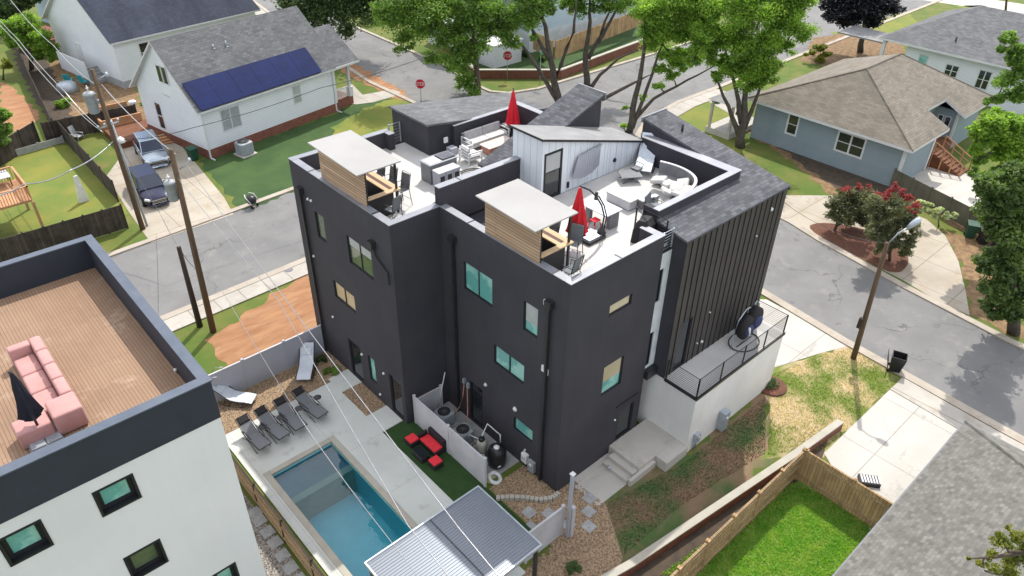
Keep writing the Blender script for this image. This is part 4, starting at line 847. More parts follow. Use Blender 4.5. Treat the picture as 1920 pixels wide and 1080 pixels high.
fence('wood_fence', 'brown fence with a cross braced gate at the end of the driveway', 'fence', (24.05, 7.55), (24.05, 3.3), 0, 1.75, 'woodfence', 'woodfence', 3, 'woodfence', rails=((.3, 1.45), -.07, 'woodboard'))
def pfence(label, a, b_, h, m, n, z=0, post=None, cap=None, nm='wood_fence', **k): return fence(nm, label, 'fence', at(*a), at(*b_), z, h, m, post or m, n, cap, **k)
pfence('dark weathered fence along the lawn behind the white house parapet', (-60, 520), (240, 428), 1.75, 'oldfence', 9)
pfence('dark fence running away between the green lawn and the parked cars', (222, 378), (120, 262), 1.6, 'oldfence', 6)
pfence('dark weathered fence crossing behind the grey garden chair', (-10, 320), (75, 266), 1.7, 'oldfence', 4)
pfence('dark weathered fence between the turquoise chairs and the grey garden chair', (90, 268), (262, 232), 1.7, 'oldfence', 5)
pfence('thin pale fence along the back of the bright lawn', (-20, 308), (120, 268), .55, 'stonegrey', 4)
pfence('plank fence on top of the brick wall in front of the sky blue house', (1040, 128), (1205, 60), 1.9, 'woodfence', 9, z=.9)
pfence('short plank fence joining the sky blue house to the brick wall fence', (1000, 108), (1034, 128), 1.9, 'woodfence', 3, z=.9)
pfence('long weathered fence between the bungalow and the curved driveway', (1668, 352), (1890, 470), 1.5, 'olivefence', 7)
pfence('dark fence beside the shaded yard at the upper left', (28, 90), (110, 262), 1.8, 'oldfence', 6)
t = thing('timber_edging', 'long pale timber beam laid on the grass beside the driveway', 'garden edging', (26, 8.4, 0))
def beam(name, label, cat, a, b_, w_, h, m, z=0, wm=None, capm=None):
    A, B = at(*a), at(*b_); d = B-A; t = thing(name, label, cat, A, atan2(d.y, d.x)); L = d.length
    q = MB(); q.box(0, L, -w_/2, w_/2, z, z+h); q.build('wall', m, t, local=True)
    if capm: q = MB(); q.box(-.02, L+.02, -w_/2-.04, w_/2+.04, z+h, z+h+.06); q.build('coping', capm, t, local=True)
    return t
bpy.data.objects.remove(t)
t = thing('retaining_wall', 'low brick retaining wall with pale coping beside the dark yard', 'retaining wall', (21, 9, 0))
b = MB(); P = [(13.0, 9.95), (15.1, 9.55), (25.1, 8.35), (28.3, 8.05)]
for (ax, ay), (bx_, by) in zip(P, P[1:]):
    b.add([(x, y, z) for z in (0, .42) for x, y in ((ax, ay-.28), (bx_, by-.28), (bx_, by), (ax, ay))], [(3,2,1,0),(4,5,6,7),(0,1,5,4),(1,2,6,5),(2,3,7,6),(3,0,4,7)])
b.build('wall', 'brick', t)
b = MB()
for (ax, ay), (bx_, by) in zip(P, P[1:]):
    b.add([(x, y, z) for z in (.42, .5) for x, y in ((ax, ay-.28), (bx_, by-.28), (bx_, by+.04), (ax, ay+.04))], [(3,2,1,0),(4,5,6,7),(0,1,5,4),(1,2,6,5),(2,3,7,6),(3,0,4,7)])
b.build('coping', 'coping', t)
t = thing('brick_wall', 'dark red brick retaining wall at the street corner below the plank fence', 'retaining wall', (52, 53, 0))
b = MB(); P = [at(*p) for p in [(830, 92), (890, 148), (1052, 148), (1210, 88), (1290, 60)]]
for A, B in zip(P, P[1:]):
    d = (B-A).normalized(); n = Vector((-d.y, d.x, 0))*.3; b.add([(v.x, v.y, z) for z in (0, .85) for v in (A, B, B+n, A+n)], [(3,2,1,0),(4,5,6,7),(0,1,5,4),(1,2,6,5),(2,3,7,6),(3,0,4,7)])
b.build('wall', 'brick', t)
b = MB()
for A, B in zip(P, P[1:]):
    d = (B-A).normalized(); n = Vector((-d.y, d.x, 0)); b.add([(v.x, v.y, z) for z in (.85, .93) for v in (A-n*.04, B-n*.04, B+n*.34, A+n*.34)], [(3,2,1,0),(4,5,6,7),(0,1,5,4),(1,2,6,5),(2,3,7,6),(3,0,4,7)])
b.build('coping', 'coping', t)
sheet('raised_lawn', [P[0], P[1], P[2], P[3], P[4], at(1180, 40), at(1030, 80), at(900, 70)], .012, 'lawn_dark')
# steps & edging of the driveway gate etc
t = thing('step_box', 'small ribbed black and silver crate lying on the driveway by the gate', 'crate', (0, 0, 0)); p = at(1628, 905); t.location = p; t.rotation_euler = (0, 0, -.9)
b = MB(); b.box(-.42, .42, -.28, .28, .0, .22); b.build('crate', 'plasticblack', t, local=True, bevel=.03)
b = MB(); [b.box(-.36+.12*k, -.29+.12*k, -.22, .22, .22, .25) for k in range(7)]; b.build('slat', 'steel', t, local=True)
# ------------------------------------------------------------ metal canopy at the pool end
t = thing('metal_canopy', 'corrugated metal canopy roof on posts over the near end of the pool', 'canopy', (9.4, 13, 0))
CX0, CX1, CY0, CY1 = 6.85, 11.85, 11.2, 14.62
b = MB(); vs = []; prof = []; y = CY0
while y < CY1-.16: prof += [(y, 2.7), (y+.07, 2.7), (y+.08, 2.72), (y+.105, 2.72)]; y += .115
prof.append((CY1, 2.7)); n = len(prof)
for y, z in prof: vs += [(CX0, y, z), (CX1, y, z), (CX0, y, z-.02), (CX1, y, z-.02)]
fs = []
for i in range(n-1): k = i*4; fs += [(k, k+1, k+5, k+4), (k+2, k+6, k+7, k+3), (k, k+4, k+6, k+2), (k+1, k+3, k+7, k+5)]
b.add(vs, fs); b.build('roof_sheet', 'corrugated', t)
b = MB(); b.box(CX0-.06, CX0-.001, CY0, CY1, 2.58, 2.74).box(CX1+.001, CX1+.06, CY0, CY1, 2.58, 2.74).box(CX0-.06, CX1+.06, CY1+.001, CY1+.06, 2.6, 2.73).box(CX0-.06, CX1+.06, CY0-.06, CY0-.001, 2.6, 2.73); b.build('frame', 'galv', t)
b = MB(); b.box((CX0+CX1)/2+.2, (CX0+CX1)/2+.23, CY0, CY1, 2.736, 2.742); b.build('ridge_strip', 'blackmetal', t)
for x in (CX0+.1, CX1-.1):
    for y in (CY0+.1, CY1-.1): b = MB(); b.box(x-.06, x+.06, y-.06, y+.06, 0, 2.58); b.build('post', 'blackmetal', t)
# ------------------------------------------------------------ generic furniture
def sling(mb, prof, x0, x1, th=.03):
    """ribbon along y: prof [(y,z)]"""
    n = len(prof); vs = []
    for y, z in prof: vs += [(x0, y, z), (x1, y, z), (x1, y, z-th), (x0, y, z-th)]
    fs = []
    for i in range(n-1):
        k = i*4; fs += [(k, k+4, k+5, k+1)[::-1], (k+3, k+2, k+6, k+7)[::-1], (k, k+3, k+7, k+4)[::-1], (k+1, k+5, k+6, k+2)[::-1]]
    fs += [(0, 1, 2, 3), (4*n-4, 4*n-1, 4*n-2, 4*n-3)]
    return mb.add(vs, fs)
def recliner(label, loc, rz, group):
    t = thing('recliner', label, 'lounger', loc, rz, group)
    P = [(-.95, .42), (-.5, .40), (-.1, .36), (.15, .36), (.5, .55), (.95, .85)]
    b = MB(); sling(b, P, -.27, .27); b.build('seat_sling', 'sling', t, local=True)
    b = MB(); sling(b, [(.70, .75), (.95, .93)], -.24, .24, .07); b.build('headrest', 'wicker', t, local=True, bevel=.02)
    b = MB(True)
    for s in (-.31, .31): b.tube([(s, -.98, .42), (s, -.1, .36), (s, .15, .36), (s, .98, .87)], .018, 6); b.tube([(s, -.35, .6), (s, .2, .62), (s, .45, .55)], .022, 6)
    b.tube([(-.31, -.98, .42), (.31, -.98, .42)], .018, 6); b.tube([(-.31, .98, .87), (.31, .98, .87)], .018, 6); b.build('frame', 'plasticblack', t, local=True)
    for s in (-.33, .33): b = MB(True); b.tube([(s, -.75, .02), (s, .5, .5)], .016, 6).tube([(s, -.4, .5), (s, .65, .02)], .016, 6); b.build('leg', 'plasticblack', t, local=True)
    b = MB(True); b.lathe((.5, .1, .5), [(.17, 0), (.19, .03), (.17, .035)], 14); b.build('side_tray', 'plasticblack', t, local=True)
    return t
rc = []
for i, (x, l) in enumerate([(7.35, 'black reclining pool lounger nearest the white neighbour house'), (8.25, 'second black reclining lounger from the white neighbour house'), (9.15, 'third black reclining lounger, beside the end one'), (10.2, 'black reclining pool lounger at the right end of the row')]):
    if i == 0: rc0 = recliner(l, (x, 25.0, .06), .06, 'black recliners at the head of the pool')
    else: dup(rc0, (x, 25.0+(.05 if i == 3 else 0), .06), [.06, .1, .03, .12][i], l)
def swinglounge(label, loc, rz, canopy=True, s=1.):
    t = thing('chaise_lounge', label, 'lounger', loc, rz, 'white sling loungers')
    P = [(-.85, .30), (-.5, .36), (-.1, .36), (.2, .42), (.5, .62), (.85, .95), (1.0, 1.15)]
    b = MB(); sling(b, [(y*s, z*s) for y, z in P], -.34*s, .34*s, .04); b.build('seat_sling', 'slingwhite', t, local=True)
    b = MB(); sling(b, [(.55*s, .74*s), (.8*s, .98*s)], -.25*s, .25*s, .07); b.build('headrest', 'slingwhite', t, local=True, bevel=.02)
    b = MB(True)
    for q in (-.36*s, .36*s): b.tube([(q, -.85*s, .28*s), (q, -.1*s, .33*s), (q, .2*s, .39*s), (q, 1.0*s, 1.12*s)], .02, 6)
    for q in (-.4*s, .4*s): b.tube([(q, .75*s*cos(a), .38*s+.36*s*sin(a)) for a in [pi+pi*k/10 for k in range(11)]], .018, 6)
    b.tube([(-.4*s, -.3, .03), (.4*s, -.3, .03)], .018, 6).tube([(-.4*s, .3, .03), (.4*s, .3, .03)], .018, 6); b.build('frame', 'plasticblack', t, local=True)
    if canopy:
        b = MB(True)
        for q in (-.36, .36): b.tube([(q, .9, 1.05), (q, 1.15, 1.5), (q, .95, 1.75), (q, .5, 1.85)], .015, 6)
        b.build('canopy_arm', 'steel', t, local=True)
    return t
swinglounge('white sling lounger with curved arms at the corner of the neighbour house', (7.9, 28.0, .02), radians(42))
swinglounge('white sling lounger lying against the grey vinyl fence by the rear bushes', (11.45, 27.75, .02), radians(-38), False)
swinglounge('white sling lounger on the roof terrace at the end of the pale wall', (26.1, 19.35, DK), radians(-58), False, 1.15)
# red cushioned wicker set on the artificial turf
def wbox(t, x0, x1, y0, y1, z0, z1, m='wicker', nm='base'): return MB().box(x0, x1, y0, y1, z0, z1).build(nm, m, t, bevel=.02)
def ottoman(label, x, y, s=.5):
    t = thing('wicker_ottoman', label, 'ottoman', (x, y, .07), 0, 'red cushioned wicker seats'); wbox(t, x-s/2, x+s/2, y-s/2, y+s/2, .08, .34); wbox(t, x-s/2+.02, x+s/2-.02, y-s/2+.02, y+s/2-.02, .345, .43, 'redcush', 'cushion'); return t
ottoman('small red cushioned wicker stool farthest from the canopy', 12.62, 20.25); ottoman('small red cushioned wicker stool nearest the canopy', 12.62, 18.5)
t = thing('wicker_armchair', 'dark wicker double seat with long red cushion on the artificial turf', 'armchair', (13.1, 19.4, .07), 0, 'red cushioned wicker seats')
wbox(t, 12.85, 13.5, 18.85, 20.0, .08, .34); wbox(t, 13.34, 13.5, 18.85, 20.0, .341, .78, nm='backrest'); wbox(t, 12.85, 13.33, 20.01, 20.15, .08, .6, nm='armrest'); wbox(t, 12.86, 13.33, 18.9, 19.98, .345, .44, 'redcush', 'cushion')
t = thing('wicker_table', 'low black wicker table between the red cushioned seats', 'table', (12.35, 19.35, .07)); wbox(t, 12.2, 12.65, 18.95, 19.7, .08, .36)
wbox(t, 12.22, 12.63, 18.97, 19.68, .362, .375, 'glassdark', 'table_top')
# air conditioners
def acunit(label, x, y, s=.75, z=.02, rz=0):
    t = thing('air_conditioner', label, 'air conditioner', (x, y, z), rz, 'outdoor air conditioning units')
    b = MB(); b.box(-s/2-.08, s/2+.08, -s/2-.08, s/2+.08, 0, .07); b.build('pad', 'concrete', t, local=True)
    b = MB(); b.box(-s/2, s/2, -s/2, s/2, .07, .8); b.build('cabinet', 'acgrey', t, local=True, bevel=.09)
    b = MB(); [b.box(-s/2-.012, s/2+.012, -s/2+.1, s/2-.1, z_, z_+.02) for z_ in np.arange(.14, .76, .06)]; [b.box(-s/2+.1, s/2-.1, -s/2-.012, s/2+.012, z_, z_+.02) for z_ in np.arange(.14, .76, .06)]; b.build('louvre', 'galv', t, local=True)
    b = MB(True); b.lathe((0, 0, .8), [(s*.4, 0), (s*.4, .03), (s*.36, .035)], 18); b.build('fan_guard', 'plasticblack', t, local=True)
    b = MB(); [b.obox((0, 0, .842), (s*.72, .015, .008), k*pi/8) for k in range(8)]; b.build('grille', 'steel', t, local=True)
    return t
ac = acunit('grey air conditioner farther from the pool pump, behind the vinyl fence', 14.5, 20.3)
dup(ac, (14.45, 18.85, .02), 0, 'grey air conditioner nearer the pool pump, behind the vinyl fence'); dup(ac, (20.8, 54.3, .02), .2, 'grey air conditioner standing by the brick base of the solar roof house').scale = (1.45, 1.45, 1.35)
ac2 = [o for o in bpy.data.objects if o.name.startswith('air_conditioner')]
# pool plant
t = thing('pool_filter', 'large black rounded pool filter tank with a pale gauge', 'pool filter', (14.75, 16.85, .02)); b = MB(True); b.lathe((14.75, 16.85, .02), [(.3, 0), (.38, .05), (.42, .3), (.42, .75), (.36, .95), (.2, 1.08), (.08, 1.12)], 20); b.build('tank', 'plasticblack', t)
b = MB(True); b.lathe((14.68, 16.8, 1.1), [(.13, 0), (.13, .08), (.05, .1)], 12); b.build('gauge', 'lampglass', t); b = MB(); b.box(14.45, 14.6, 16.42, 16.45, .3, .36); b.build('badge', 'plasticwhite', t)
t = thing('pool_pump_tank', 'smaller tan cylinder tank beside the black pool filter', 'tank', (14.55, 17.65, .02)); b = MB(True); b.lathe((14.55, 17.65, .02), [(.22, 0), (.25, .04), (.25, .8), (.2, .95), (.1, 1.0)], 16); b.build('tank', 'tanktan', t); b = MB(True); b.lathe((14.55, 17.65, 1.0), [(.14, 0), (.14, .12), (.06, .16)], 12); b.build('valve', 'plasticblack', t)
t = thing('pool_pipes', 'white zigzag plumbing pipes above the pool pump', 'pipes', (14.6, 17.9, .02)); b = MB(True)
b.tube([(14.3, 18.2, .1), (14.3, 18.2, 1.1), (14.55, 17.75, .95), (15.1, 17.9, 1.45), (15.25, 17.2, 1.2), (15.25, 17.2, .3)], .035, 6); b.tube([(14.1, 17.6, .15), (14.1, 17.6, .5), (14.35, 17.3, .5), (14.35, 17.0, .15)], .035, 6); b.build('pipe', 'plasticwhite', t)
b = MB(True); b.tube([(14.15, 18.3, .35), (14.15, 17.7, .35)], .16, 12).tube([(13.95, 17.4, .3), (13.95, 17.0, .3)], .13, 12); b.build('pump_motor', 'plasticblack', t)
t = thing('pool_float', 'white ring shaped pool float lying by the end of the vinyl fence', 'pool float', (14.1, 16.25, .1)); b = MB(True)
R_, r_ = .26, .09; vs = [((R_+r_*cos(v))*cos(u), (R_+r_*cos(v))*sin(u), r_*sin(v)) for u in np.linspace(0, 2*pi, 16, False) for v in np.linspace(0, 2*pi, 8, False)]
b.add(vs, [(i*8+j, ((i+1) % 16)*8+j, ((i+1) % 16)*8+(j+1) % 8, i*8+(j+1) % 8) for i in range(16) for j in range(8)]); b.build('ring', 'plasticwhite', t, local=True); t.rotation_euler = (.3, .2, 0)
t = tag(MB().obox((13.9, 16.45, .06), (.5, .35, .06), .5).build('float_mat', 'yellow', bevel=.02), 'folded yellow and green pool mat under the white ring', 'pool mat')
t = thing('refrigerant_lines', 'two looping insulated pipes rising from the air conditioners to the black wall', 'pipes', (15.3, 19.6, 0)); b = MB(True)
b.tube([(14.8, 19.1, .7), (15.1, 19.3, 1.0), (15.35, 19.6, 1.6), (15.5, 19.8, 2.0), (15.55, 19.8, 2.1)], .03, 6); b.tube([(14.8, 20.0, .6), (15.2, 20.0, .9), (15.4, 20.0, 1.5), (15.55, 20.05, 2.2)], .03, 6); b.build('pipe', 'terracotta', t)
b = MB(); b.box(15.48, 15.595, 19.7, 19.85, 2.05, 2.3).box(15.48, 15.595, 19.98, 20.12, 2.15, 2.4); b.build('cover', 'galv', t)
t = tag(MB(True).tube([(14.75, 21.2, .05), (15.35, 21.25, 2.1)], .025, 6).build('pole', 'plasticwhite'), 'thin white pole leaning on the black wall in the corner', 'pole')
# ------------------------------------------------------------ roof bars
def bar(label, x0, x1, y0, y1):
    t = thing('bar_cabana', label, 'bar shelter', (x0, y0, DK)); zt = DK+2.3; px = x0+.35
    b = MB(); b.add([(x0, y0, zt), (x1, y0, zt+.0), (x1, y1, zt+.12), (x0, y1, zt+.12)]+[(x0, y0, zt+.05), (x1, y0, zt+.05), (x1, y1, zt+.17), (x0, y1, zt+.17)], [(3,2,1,0),(4,5,6,7),(0,1,5,4),(1,2,6,5),(2,3,7,6),(3,0,4,7)]); b.build('canopy', 'canopycloth', t)
    b = MB(); b.box(px, px+.05, y0+.12, y1-.12, DK+.82, zt-.02); b.build('slat_wall', 'slatwood', t)
    for x, y in ((px+.1, y0+.18), (px+.1, y1-.18), (x1-.2, y0+.18), (x1-.2, y1-.18)): b = MB(); b.box(x-.04, x+.04, y-.04, y+.04, DK, zt+.02); b.build('post', 'blackmetal', t)
    cz = DK+1.06; cx = x1-.55
    b = MB(); b.box(cx-.12, cx+.07, y0+.3, y1-.3, cz, cz+.05).box(cx+.25, cx+.5, y0+.3, y1-.3, cz, cz+.05).box(px+.1, cx+.5, y0+.06, y0+.298, cz, cz+.05); b.build('counter_top', 'topwood', t)
    b = MB(); b.box(cx+.07, cx+.25, y0+.3, y1-.3, cz-.02, cz+.04); b.build('bottle_rail', 'darkwood', t)
    b = MB(); b.box(cx+.18, cx+.22, y0+.26, y1-.32, DK, cz).box(px+.12, cx+.2, y0+.2, y0+.24, DK, cz); b.build('bar_front', 'frameblack', t)
    return t
bar('shelter bar with cream roof on the left roof terrace, slatted wood at its back', 12.98, 15.05, 23.15, 26.9)
bar('shelter bar with cream roof on the right roof terrace nearest the camera', 15.3, 17.42, 15.55, 18.75)
def stool(label, loc, rz, hs=.74, m='sling', g='mesh bar stools at the roof bars'):
    t = thing('bar_stool', label, 'bar stool', loc, rz, g)
    b = MB(); b.box(-.25, .25, -.22, .22, hs, hs+.03); b.build('seat', m, t, local=True)
    b = MB(); b.add([(x, y, z) for z, y, yy in ((hs+.04, -.22, 0), (hs+.65, -.34, 0)) for x in (-.24, .24) for y in (y, y+.03)], [(0, 1, 3, 2), (4, 6, 7, 5), (0, 4, 5, 1), (2, 3, 7, 6), (0, 2, 6, 4), (1, 5, 7, 3)]); b.build('backrest', m, t, local=True)
    for sx in (-1, 1):
        for sy in (-1, 1): b = MB(True); b.tube([(.30*sx, .3*sy, 0), (.25*sx, .22*sy, hs)], .016, 5); b.build('leg', 'blackmetal', t, local=True)
    b = MB(True); b.tube([(-.25, -.22, hs), (-.25, -.36, hs+.68), (.25, -.36, hs+.68), (.25, -.22, hs)], .018, 5)
    for s in (-.26, .26): b.tube([(s, -.28, hs+.25), (s, .2, hs+.24), (s, .22, hs)], .016, 5)
    b.tube([(-.28, .27, .28), (.28, .27, .28)], .012, 4).tube([(-.28, -.27, .28), (.28, -.27, .28)], .012, 4); b.build('frame', 'blackmetal', t, local=True)
    return t
s0 = stool('mesh bar stool standing clear of the left bar, nearest the camera in its row', (15.35, 23.75, DK), radians(95))
dup(s0, (15.3, 24.6, DK), radians(88), 'mesh bar stool half behind the post of the left bar'); dup(s0, (15.3, 25.5, DK), radians(92), 'mesh bar stool mostly hidden under the roof edge of the left bar')
dup(s0, (14.1, 22.55, DK), radians(10), 'blue looking stool in shade at the short end of the left bar')
dup(s0, (17.75, 15.95, DK), radians(110), 'bar stool turned sideways beside the post of the right bar'); dup(s0, (17.6, 17.1, DK), radians(85), 'bar stool behind the post of the right bar, nearer the white table')
dup(s0, (16.35, 14.75, DK), radians(5), 'bar stool in shade at the corner of the right roof terrace')
# outdoor kitchen, fridges
t = thing('grill_island', 'grey outdoor kitchen counter with grill and pale top on the left terrace', 'outdoor kitchen', (18.1, 24.75, DK))
wbox(t, 17.4, 18.9, 24.45, 25.2, DK, DK+.9, 'greystone', 'cabinet'); wbox(t, 17.34, 18.96, 24.42, 25.26, DK+.9, DK+.95, 'capmetal', 'counter_top'); wbox(t, 17.45, 18.1, 24.52, 25.15, DK+.951, DK+.957, 'galv', 'tray')
wbox(t, 18.15, 18.88, 24.52, 25.15, DK+.951, DK+1.0, 'glassdark', 'grill')
b = MB(); [b.box(18.18+.08*k, 18.2+.08*k, 24.55, 25.12, DK+1.0, DK+1.02) for k in range(9)]; b.build('grate', 'steel', t)
t = thing('storage_cabinet', 'row of three purple grey plastic storage cabinets in front of the outdoor kitchen', 'cabinet', (18.0, 24.1, DK))
for k in range(3):
    x = 17.42+.4*k; wbox(t, x, x+.38, 23.85, 24.35, DK, DK+.72, 'vinyl', 'cabinet_body'); wbox(t, x-.01, x+.39, 23.83, 24.37, DK+.721, DK+.78, 'vinyl_light', 'lid'); wbox(t, x+.07, x+.31, 23.835, 23.849, DK+.1, DK+.58, 'frameblack', 'door')
# sofa group left
def sofa(label, cat, loc, rz, L, D=.8, m='greycush', fm='trim', h=.8, n=2, cush='whitecush', name='sofa'):
    t = thing(name, label, cat, loc, rz)
    for k in range(n): b = MB(); x0 = -L/2+.1+(L-.2)*k/n; b.box(x0+.01, x0+(L-.2)/n-.01, -D/2+.03, D/2-.18, .3, .44); b.build('seat_cushion', cush, t, local=True, bevel=.03)
    for k in range(n): b = MB(); x0 = -L/2+.1+(L-.2)*k/n; b.obox((x0+(L-.2)/n/2, D/2-.13, .62), ((L-.2)/n-.02, .14, .42), 0, -.15); b.build('back_cushion', m, t, local=True, bevel=.04)
    b = MB(); b.box(-L/2+.06, L/2-.06, -D/2, D/2-.02, .2, .29); [b.box(-L/2+.06, L/2-.06, D/2-.03, D/2, z, z+.06) for z in (.4, .55, .7)]; b.build('frame', fm, t, local=True)
    for s in (-1, 1): b = MB(); x = s*(L/2-.03); b.box(x-.03, x+.03, -D/2, D/2, .56, .62); b.box(x-.03, x+.03, -D/2, -D/2+.06, 0, .56).box(x-.03, x+.03, D/2-.06, D/2, 0, .56).box(x-.02, x+.02, -D/2+.06, D/2-.06, .38, .43); b.build('arm', fm, t, local=True)
    return t
sofa('long pale framed outdoor sofa with grey back cushions against the dark wall', 'sofa', (22.2, 26.35, DK), 0, 2.5)
sofa('pale slatted armchair seen from behind near the outdoor kitchen', 'armchair', (20.35, 25.25, DK), radians(85), .85, .8, n=1, name='armchair', m='whitecush')
t = thing('side_table', 'small black cube side table at the end of the outdoor sofa', 'side table', (23.8, 26.45, DK)); wbox(t, 23.6, 24.1, 26.2, 26.7, DK, DK+.55, 'wicker', 'base'); wbox(t, 23.58, 24.12, 26.18, 26.72, DK+.551, DK+.6, 'vinyl_light', 'table_top')
t = thing('fire_table', 'brick coloured coffee table with pale plank top on the left terrace', 'coffee table', (22.1, 25.4, DK)); wbox(t, 21.4, 22.95, 25.1, 25.75, DK, DK+.36, 'terracotta', 'base'); wbox(t, 21.33, 23.02, 25.03, 25.82, DK+.361, DK+.41, 'paleplank', 'table_top')
t = thing('side_table', 'small grey box table left of the outdoor sofa by the dark wall', 'side table', (20.2, 26.5, DK)); wbox(t, 20.0, 20.4, 26.3, 26.7, DK, DK+.35, 'vinyl', 'base')
t = thing('curved_bench', 'low curved dark metal seat frame on the floor beside the armchair', 'chair frame', (19.6, 24.5, DK)); b = MB(True)
for o in (0, .14): b.tube([(19.3+.9*cos(a)+o*.5, 23.5+.95*sin(a)+o, DK+.06) for a in np.linspace(.1, 1.8, 10)], .03, 6)
b.build('runner', 'blackmetal', t)
t = tag(MB().obox((16.2, 22.35, DK+.2), (.9, .5, .06), .35, .5).build('folded_chair', 'wicker', bevel=.02), 'folded dark chair lying against the corner parapet of the left terrace', 'folded chair')
# umbrellas
def closed_umbrella(t, x, y, ztop, zbot, R, m, tilt=(0, 0)):
    n = 24; b = MB(True); vs = []; k = 14
    for i in range(k+1):
        f = i/k; z = ztop-(ztop-zbot)*f; r = R*(.12+.75*f**.8 if f < .85 else .12+.75*f**.8+.35*(f-.85))
        for j in range(n):
            a = 2*pi*j/n; rr = r*(1.08+(.26*f+.1)*(1 if j % 3 == 0 else -.5)); rr *= 1+.05*sin(9*f+j)
            vs.append((x+rr*cos(a)+tilt[0]*(1-f), y+rr*sin(a)+tilt[1]*(1-f), z+(.05*(1 if j % 3 == 0 else -1) if i == k else 0)))
    b.add(vs, [(i*n+j, i*n+(j+1) % n, (i+1)*n+(j+1) % n, (i+1)*n+j)[::-1] for i in range(k) for j in range(n)]+[tuple(range(n)), tuple(range(k*n, k*n+n))[::-1]])
    b.smooth = False
    return b.build('canopy', m, t)
p = at(961, 258, DK); t = thing('patio_umbrella', 'closed red umbrella on a dark foot beside the outdoor sofa', 'umbrella', p)
closed_umbrella(t, p.x, p.y, DK+2.45, DK+.75, .31, 'red'); b = MB(True); b.tube([(p.x, p.y, DK), (p.x, p.y, DK+2.6)], .03, 8); b.build('pole', 'blackmetal', t); b = MB(True); b.lathe((p.x, p.y, DK), [(.3, 0), (.3, .06), (.12, .1), (.06, .4)], 14); b.build('foot', 'blackmetal', t)
b = MB(True); [b.tube([(p.x+.2*cos(a), p.y+.2*sin(a), DK+.08), (p.x+.08*cos(a), p.y+.08*sin(a), DK+.85)], .015, 4) for a in np.linspace(0, 5.2, 6)]; b.build('rib', 'steel', t)
t = thing('cantilever_umbrella', 'closed red cantilever umbrella hanging from a curved black arm on a wide base', 'umbrella', (19.4, 16.6, DK)); X, Y = 19.42, 16.6
b = MB(); b.box(X-.5, X+.5, Y-.42, Y+.42, DK+.02, DK+.16); b.build('base', 'plasticblack', t, bevel=.05); b = MB(); b.box(X-.42, X+.42, Y-.34, Y+.34, DK+.161, DK+.2); b.build('base_plate', 'galv', t, bevel=.02)
m1 = aty(1127, 441, Y-.05); U = Vector((X+.25, Y+.0, DK+.2)); topp = at(1088, 352, DK+2.75)
arc = []
for px, py, z in ((1128, 432, .3), (1133, 405, .95), (1128, 385, 1.5), (1118, 368, 2.0), (1105, 356, 2.45), (1088, 349, 2.7)):
    arc.append(at(px, py, DK+z))
b = MB(True); b.tube(arc, .035, 7); b.tube([q+Vector((.12, -.02, -.03)) for q in arc[:4]], .03, 7); b.build('arm', 'plasticblack', t)
b = MB(True); b.lathe((arc[0].x, arc[0].y, DK+.19), [(.2, 0), (.16, .06), (.05, .3)], 10); b.build('arm_socket', 'plasticblack', t); b = MB(); q = arc[3]; b.obox(q, (.16, .12, .3), .6, 0, .6); b.build('crank_box', 'plasticblack', t)
e_ = arc[-1]; closed_umbrella(t, e_.x, e_.y, e_.z-.08, DK+.72, .36, 'red')
# table, stool, benches, sofa on right terrace
t = thing('dining_table', 'square pale topped table on dark box legs with a red stool under it', 'table', (20.7, 17.2, DK)); b = MB(); b.box(20.2, 21.15, 16.5, 17.85, DK+.72, DK+.76); b.build('table_top', 'batten', t); wbox(t, 20.5, 21.05, 16.55, 16.75, DK, DK+.719, 'greystone', 'leg'); wbox(t, 20.3, 20.5, 17.5, 17.75, DK, DK+.719, 'greystone', 'leg')
bpy.data.objects
t = thing('plastic_stool', 'small red plastic stool tucked under the pale dining table', 'stool', (20.1, 17.0, DK)); b = MB(); b.box(19.93, 20.27, 16.83, 17.17, DK+.42, DK+.46); b.build('seat', 'redcush', t, bevel=.03)
for sx in (-1, 1):
    for sy in (-1, 1): b = MB(True); b.tube([(20.1+.2*sx, 17+.2*sy, DK), (20.1+.13*sx, 17+.13*sy, DK+.42)], .02, 5); b.build('leg', 'redcush', t)
t = thing('storage_bench', 'long low bench with white lid and grey side on the right terrace', 'bench', (22.6, 17.7, DK)); wbox(t, 22.3, 22.8, 17.05, 18.35, DK+.03, DK+.4, 'vinyl_light', 'body'); wbox(t, 22.27, 22.83, 17.02, 18.38, DK+.401, DK+.46, 'whitecush', 'lid')
t = thing('coffee_table', 'low grey box table with a white top beside the bench', 'coffee table', (23, 17, DK)); wbox(t, 22.85, 23.55, 16.8, 17.5, DK+.02, DK+.36, 'greystone', 'body'); wbox(t, 22.84, 23.6, 16.76, 17.54, DK+.361, DK+.42, 'whitecush', 'table_top'); wbox(t, 23.62, 23.9, 16.75, 17.0, DK, DK+.36, 'galv', 'gas_box')
t = thing('floor_mat', 'dark blue grey folding table top lying low in the middle of the right terrace', 'low table', (24.6, 19, DK)); t.rotation_euler = (0, 0, radians(-32)); b = MB(); b.box(-.5, .5, -.4, .4, .3, .34); b.build('table_top', 'greystone', t, local=True, bevel=.02); b = MB(True); [b.tube([(x, y, 0), (-x*.6, y, .3)], .015, 5) for x in (-.4, .4) for y in (-.3, .3)]; b.build('leg', 'plasticblack', t, local=True)
t = thing('folding_chair', 'black folding chair frame standing beside the low dark table', 'chair', (25.2, 19.1, DK)); b = MB(True); [b.tube([(25.0, y, DK), (25.4, y, DK+.6)], .015, 5).tube([(25.4, y, DK), (25.0, y, DK+.4)], .015, 5) for y in (18.9, 19.3)]; b.tube([(25.4, 18.9, DK+.6), (25.4, 19.3, DK+.6)], .015, 5); b.build('frame', 'plasticblack', t); b = MB(); b.box(25.0, 25.4, 18.9, 19.3, DK+.4, DK+.42); b.build('seat', 'sling', t)
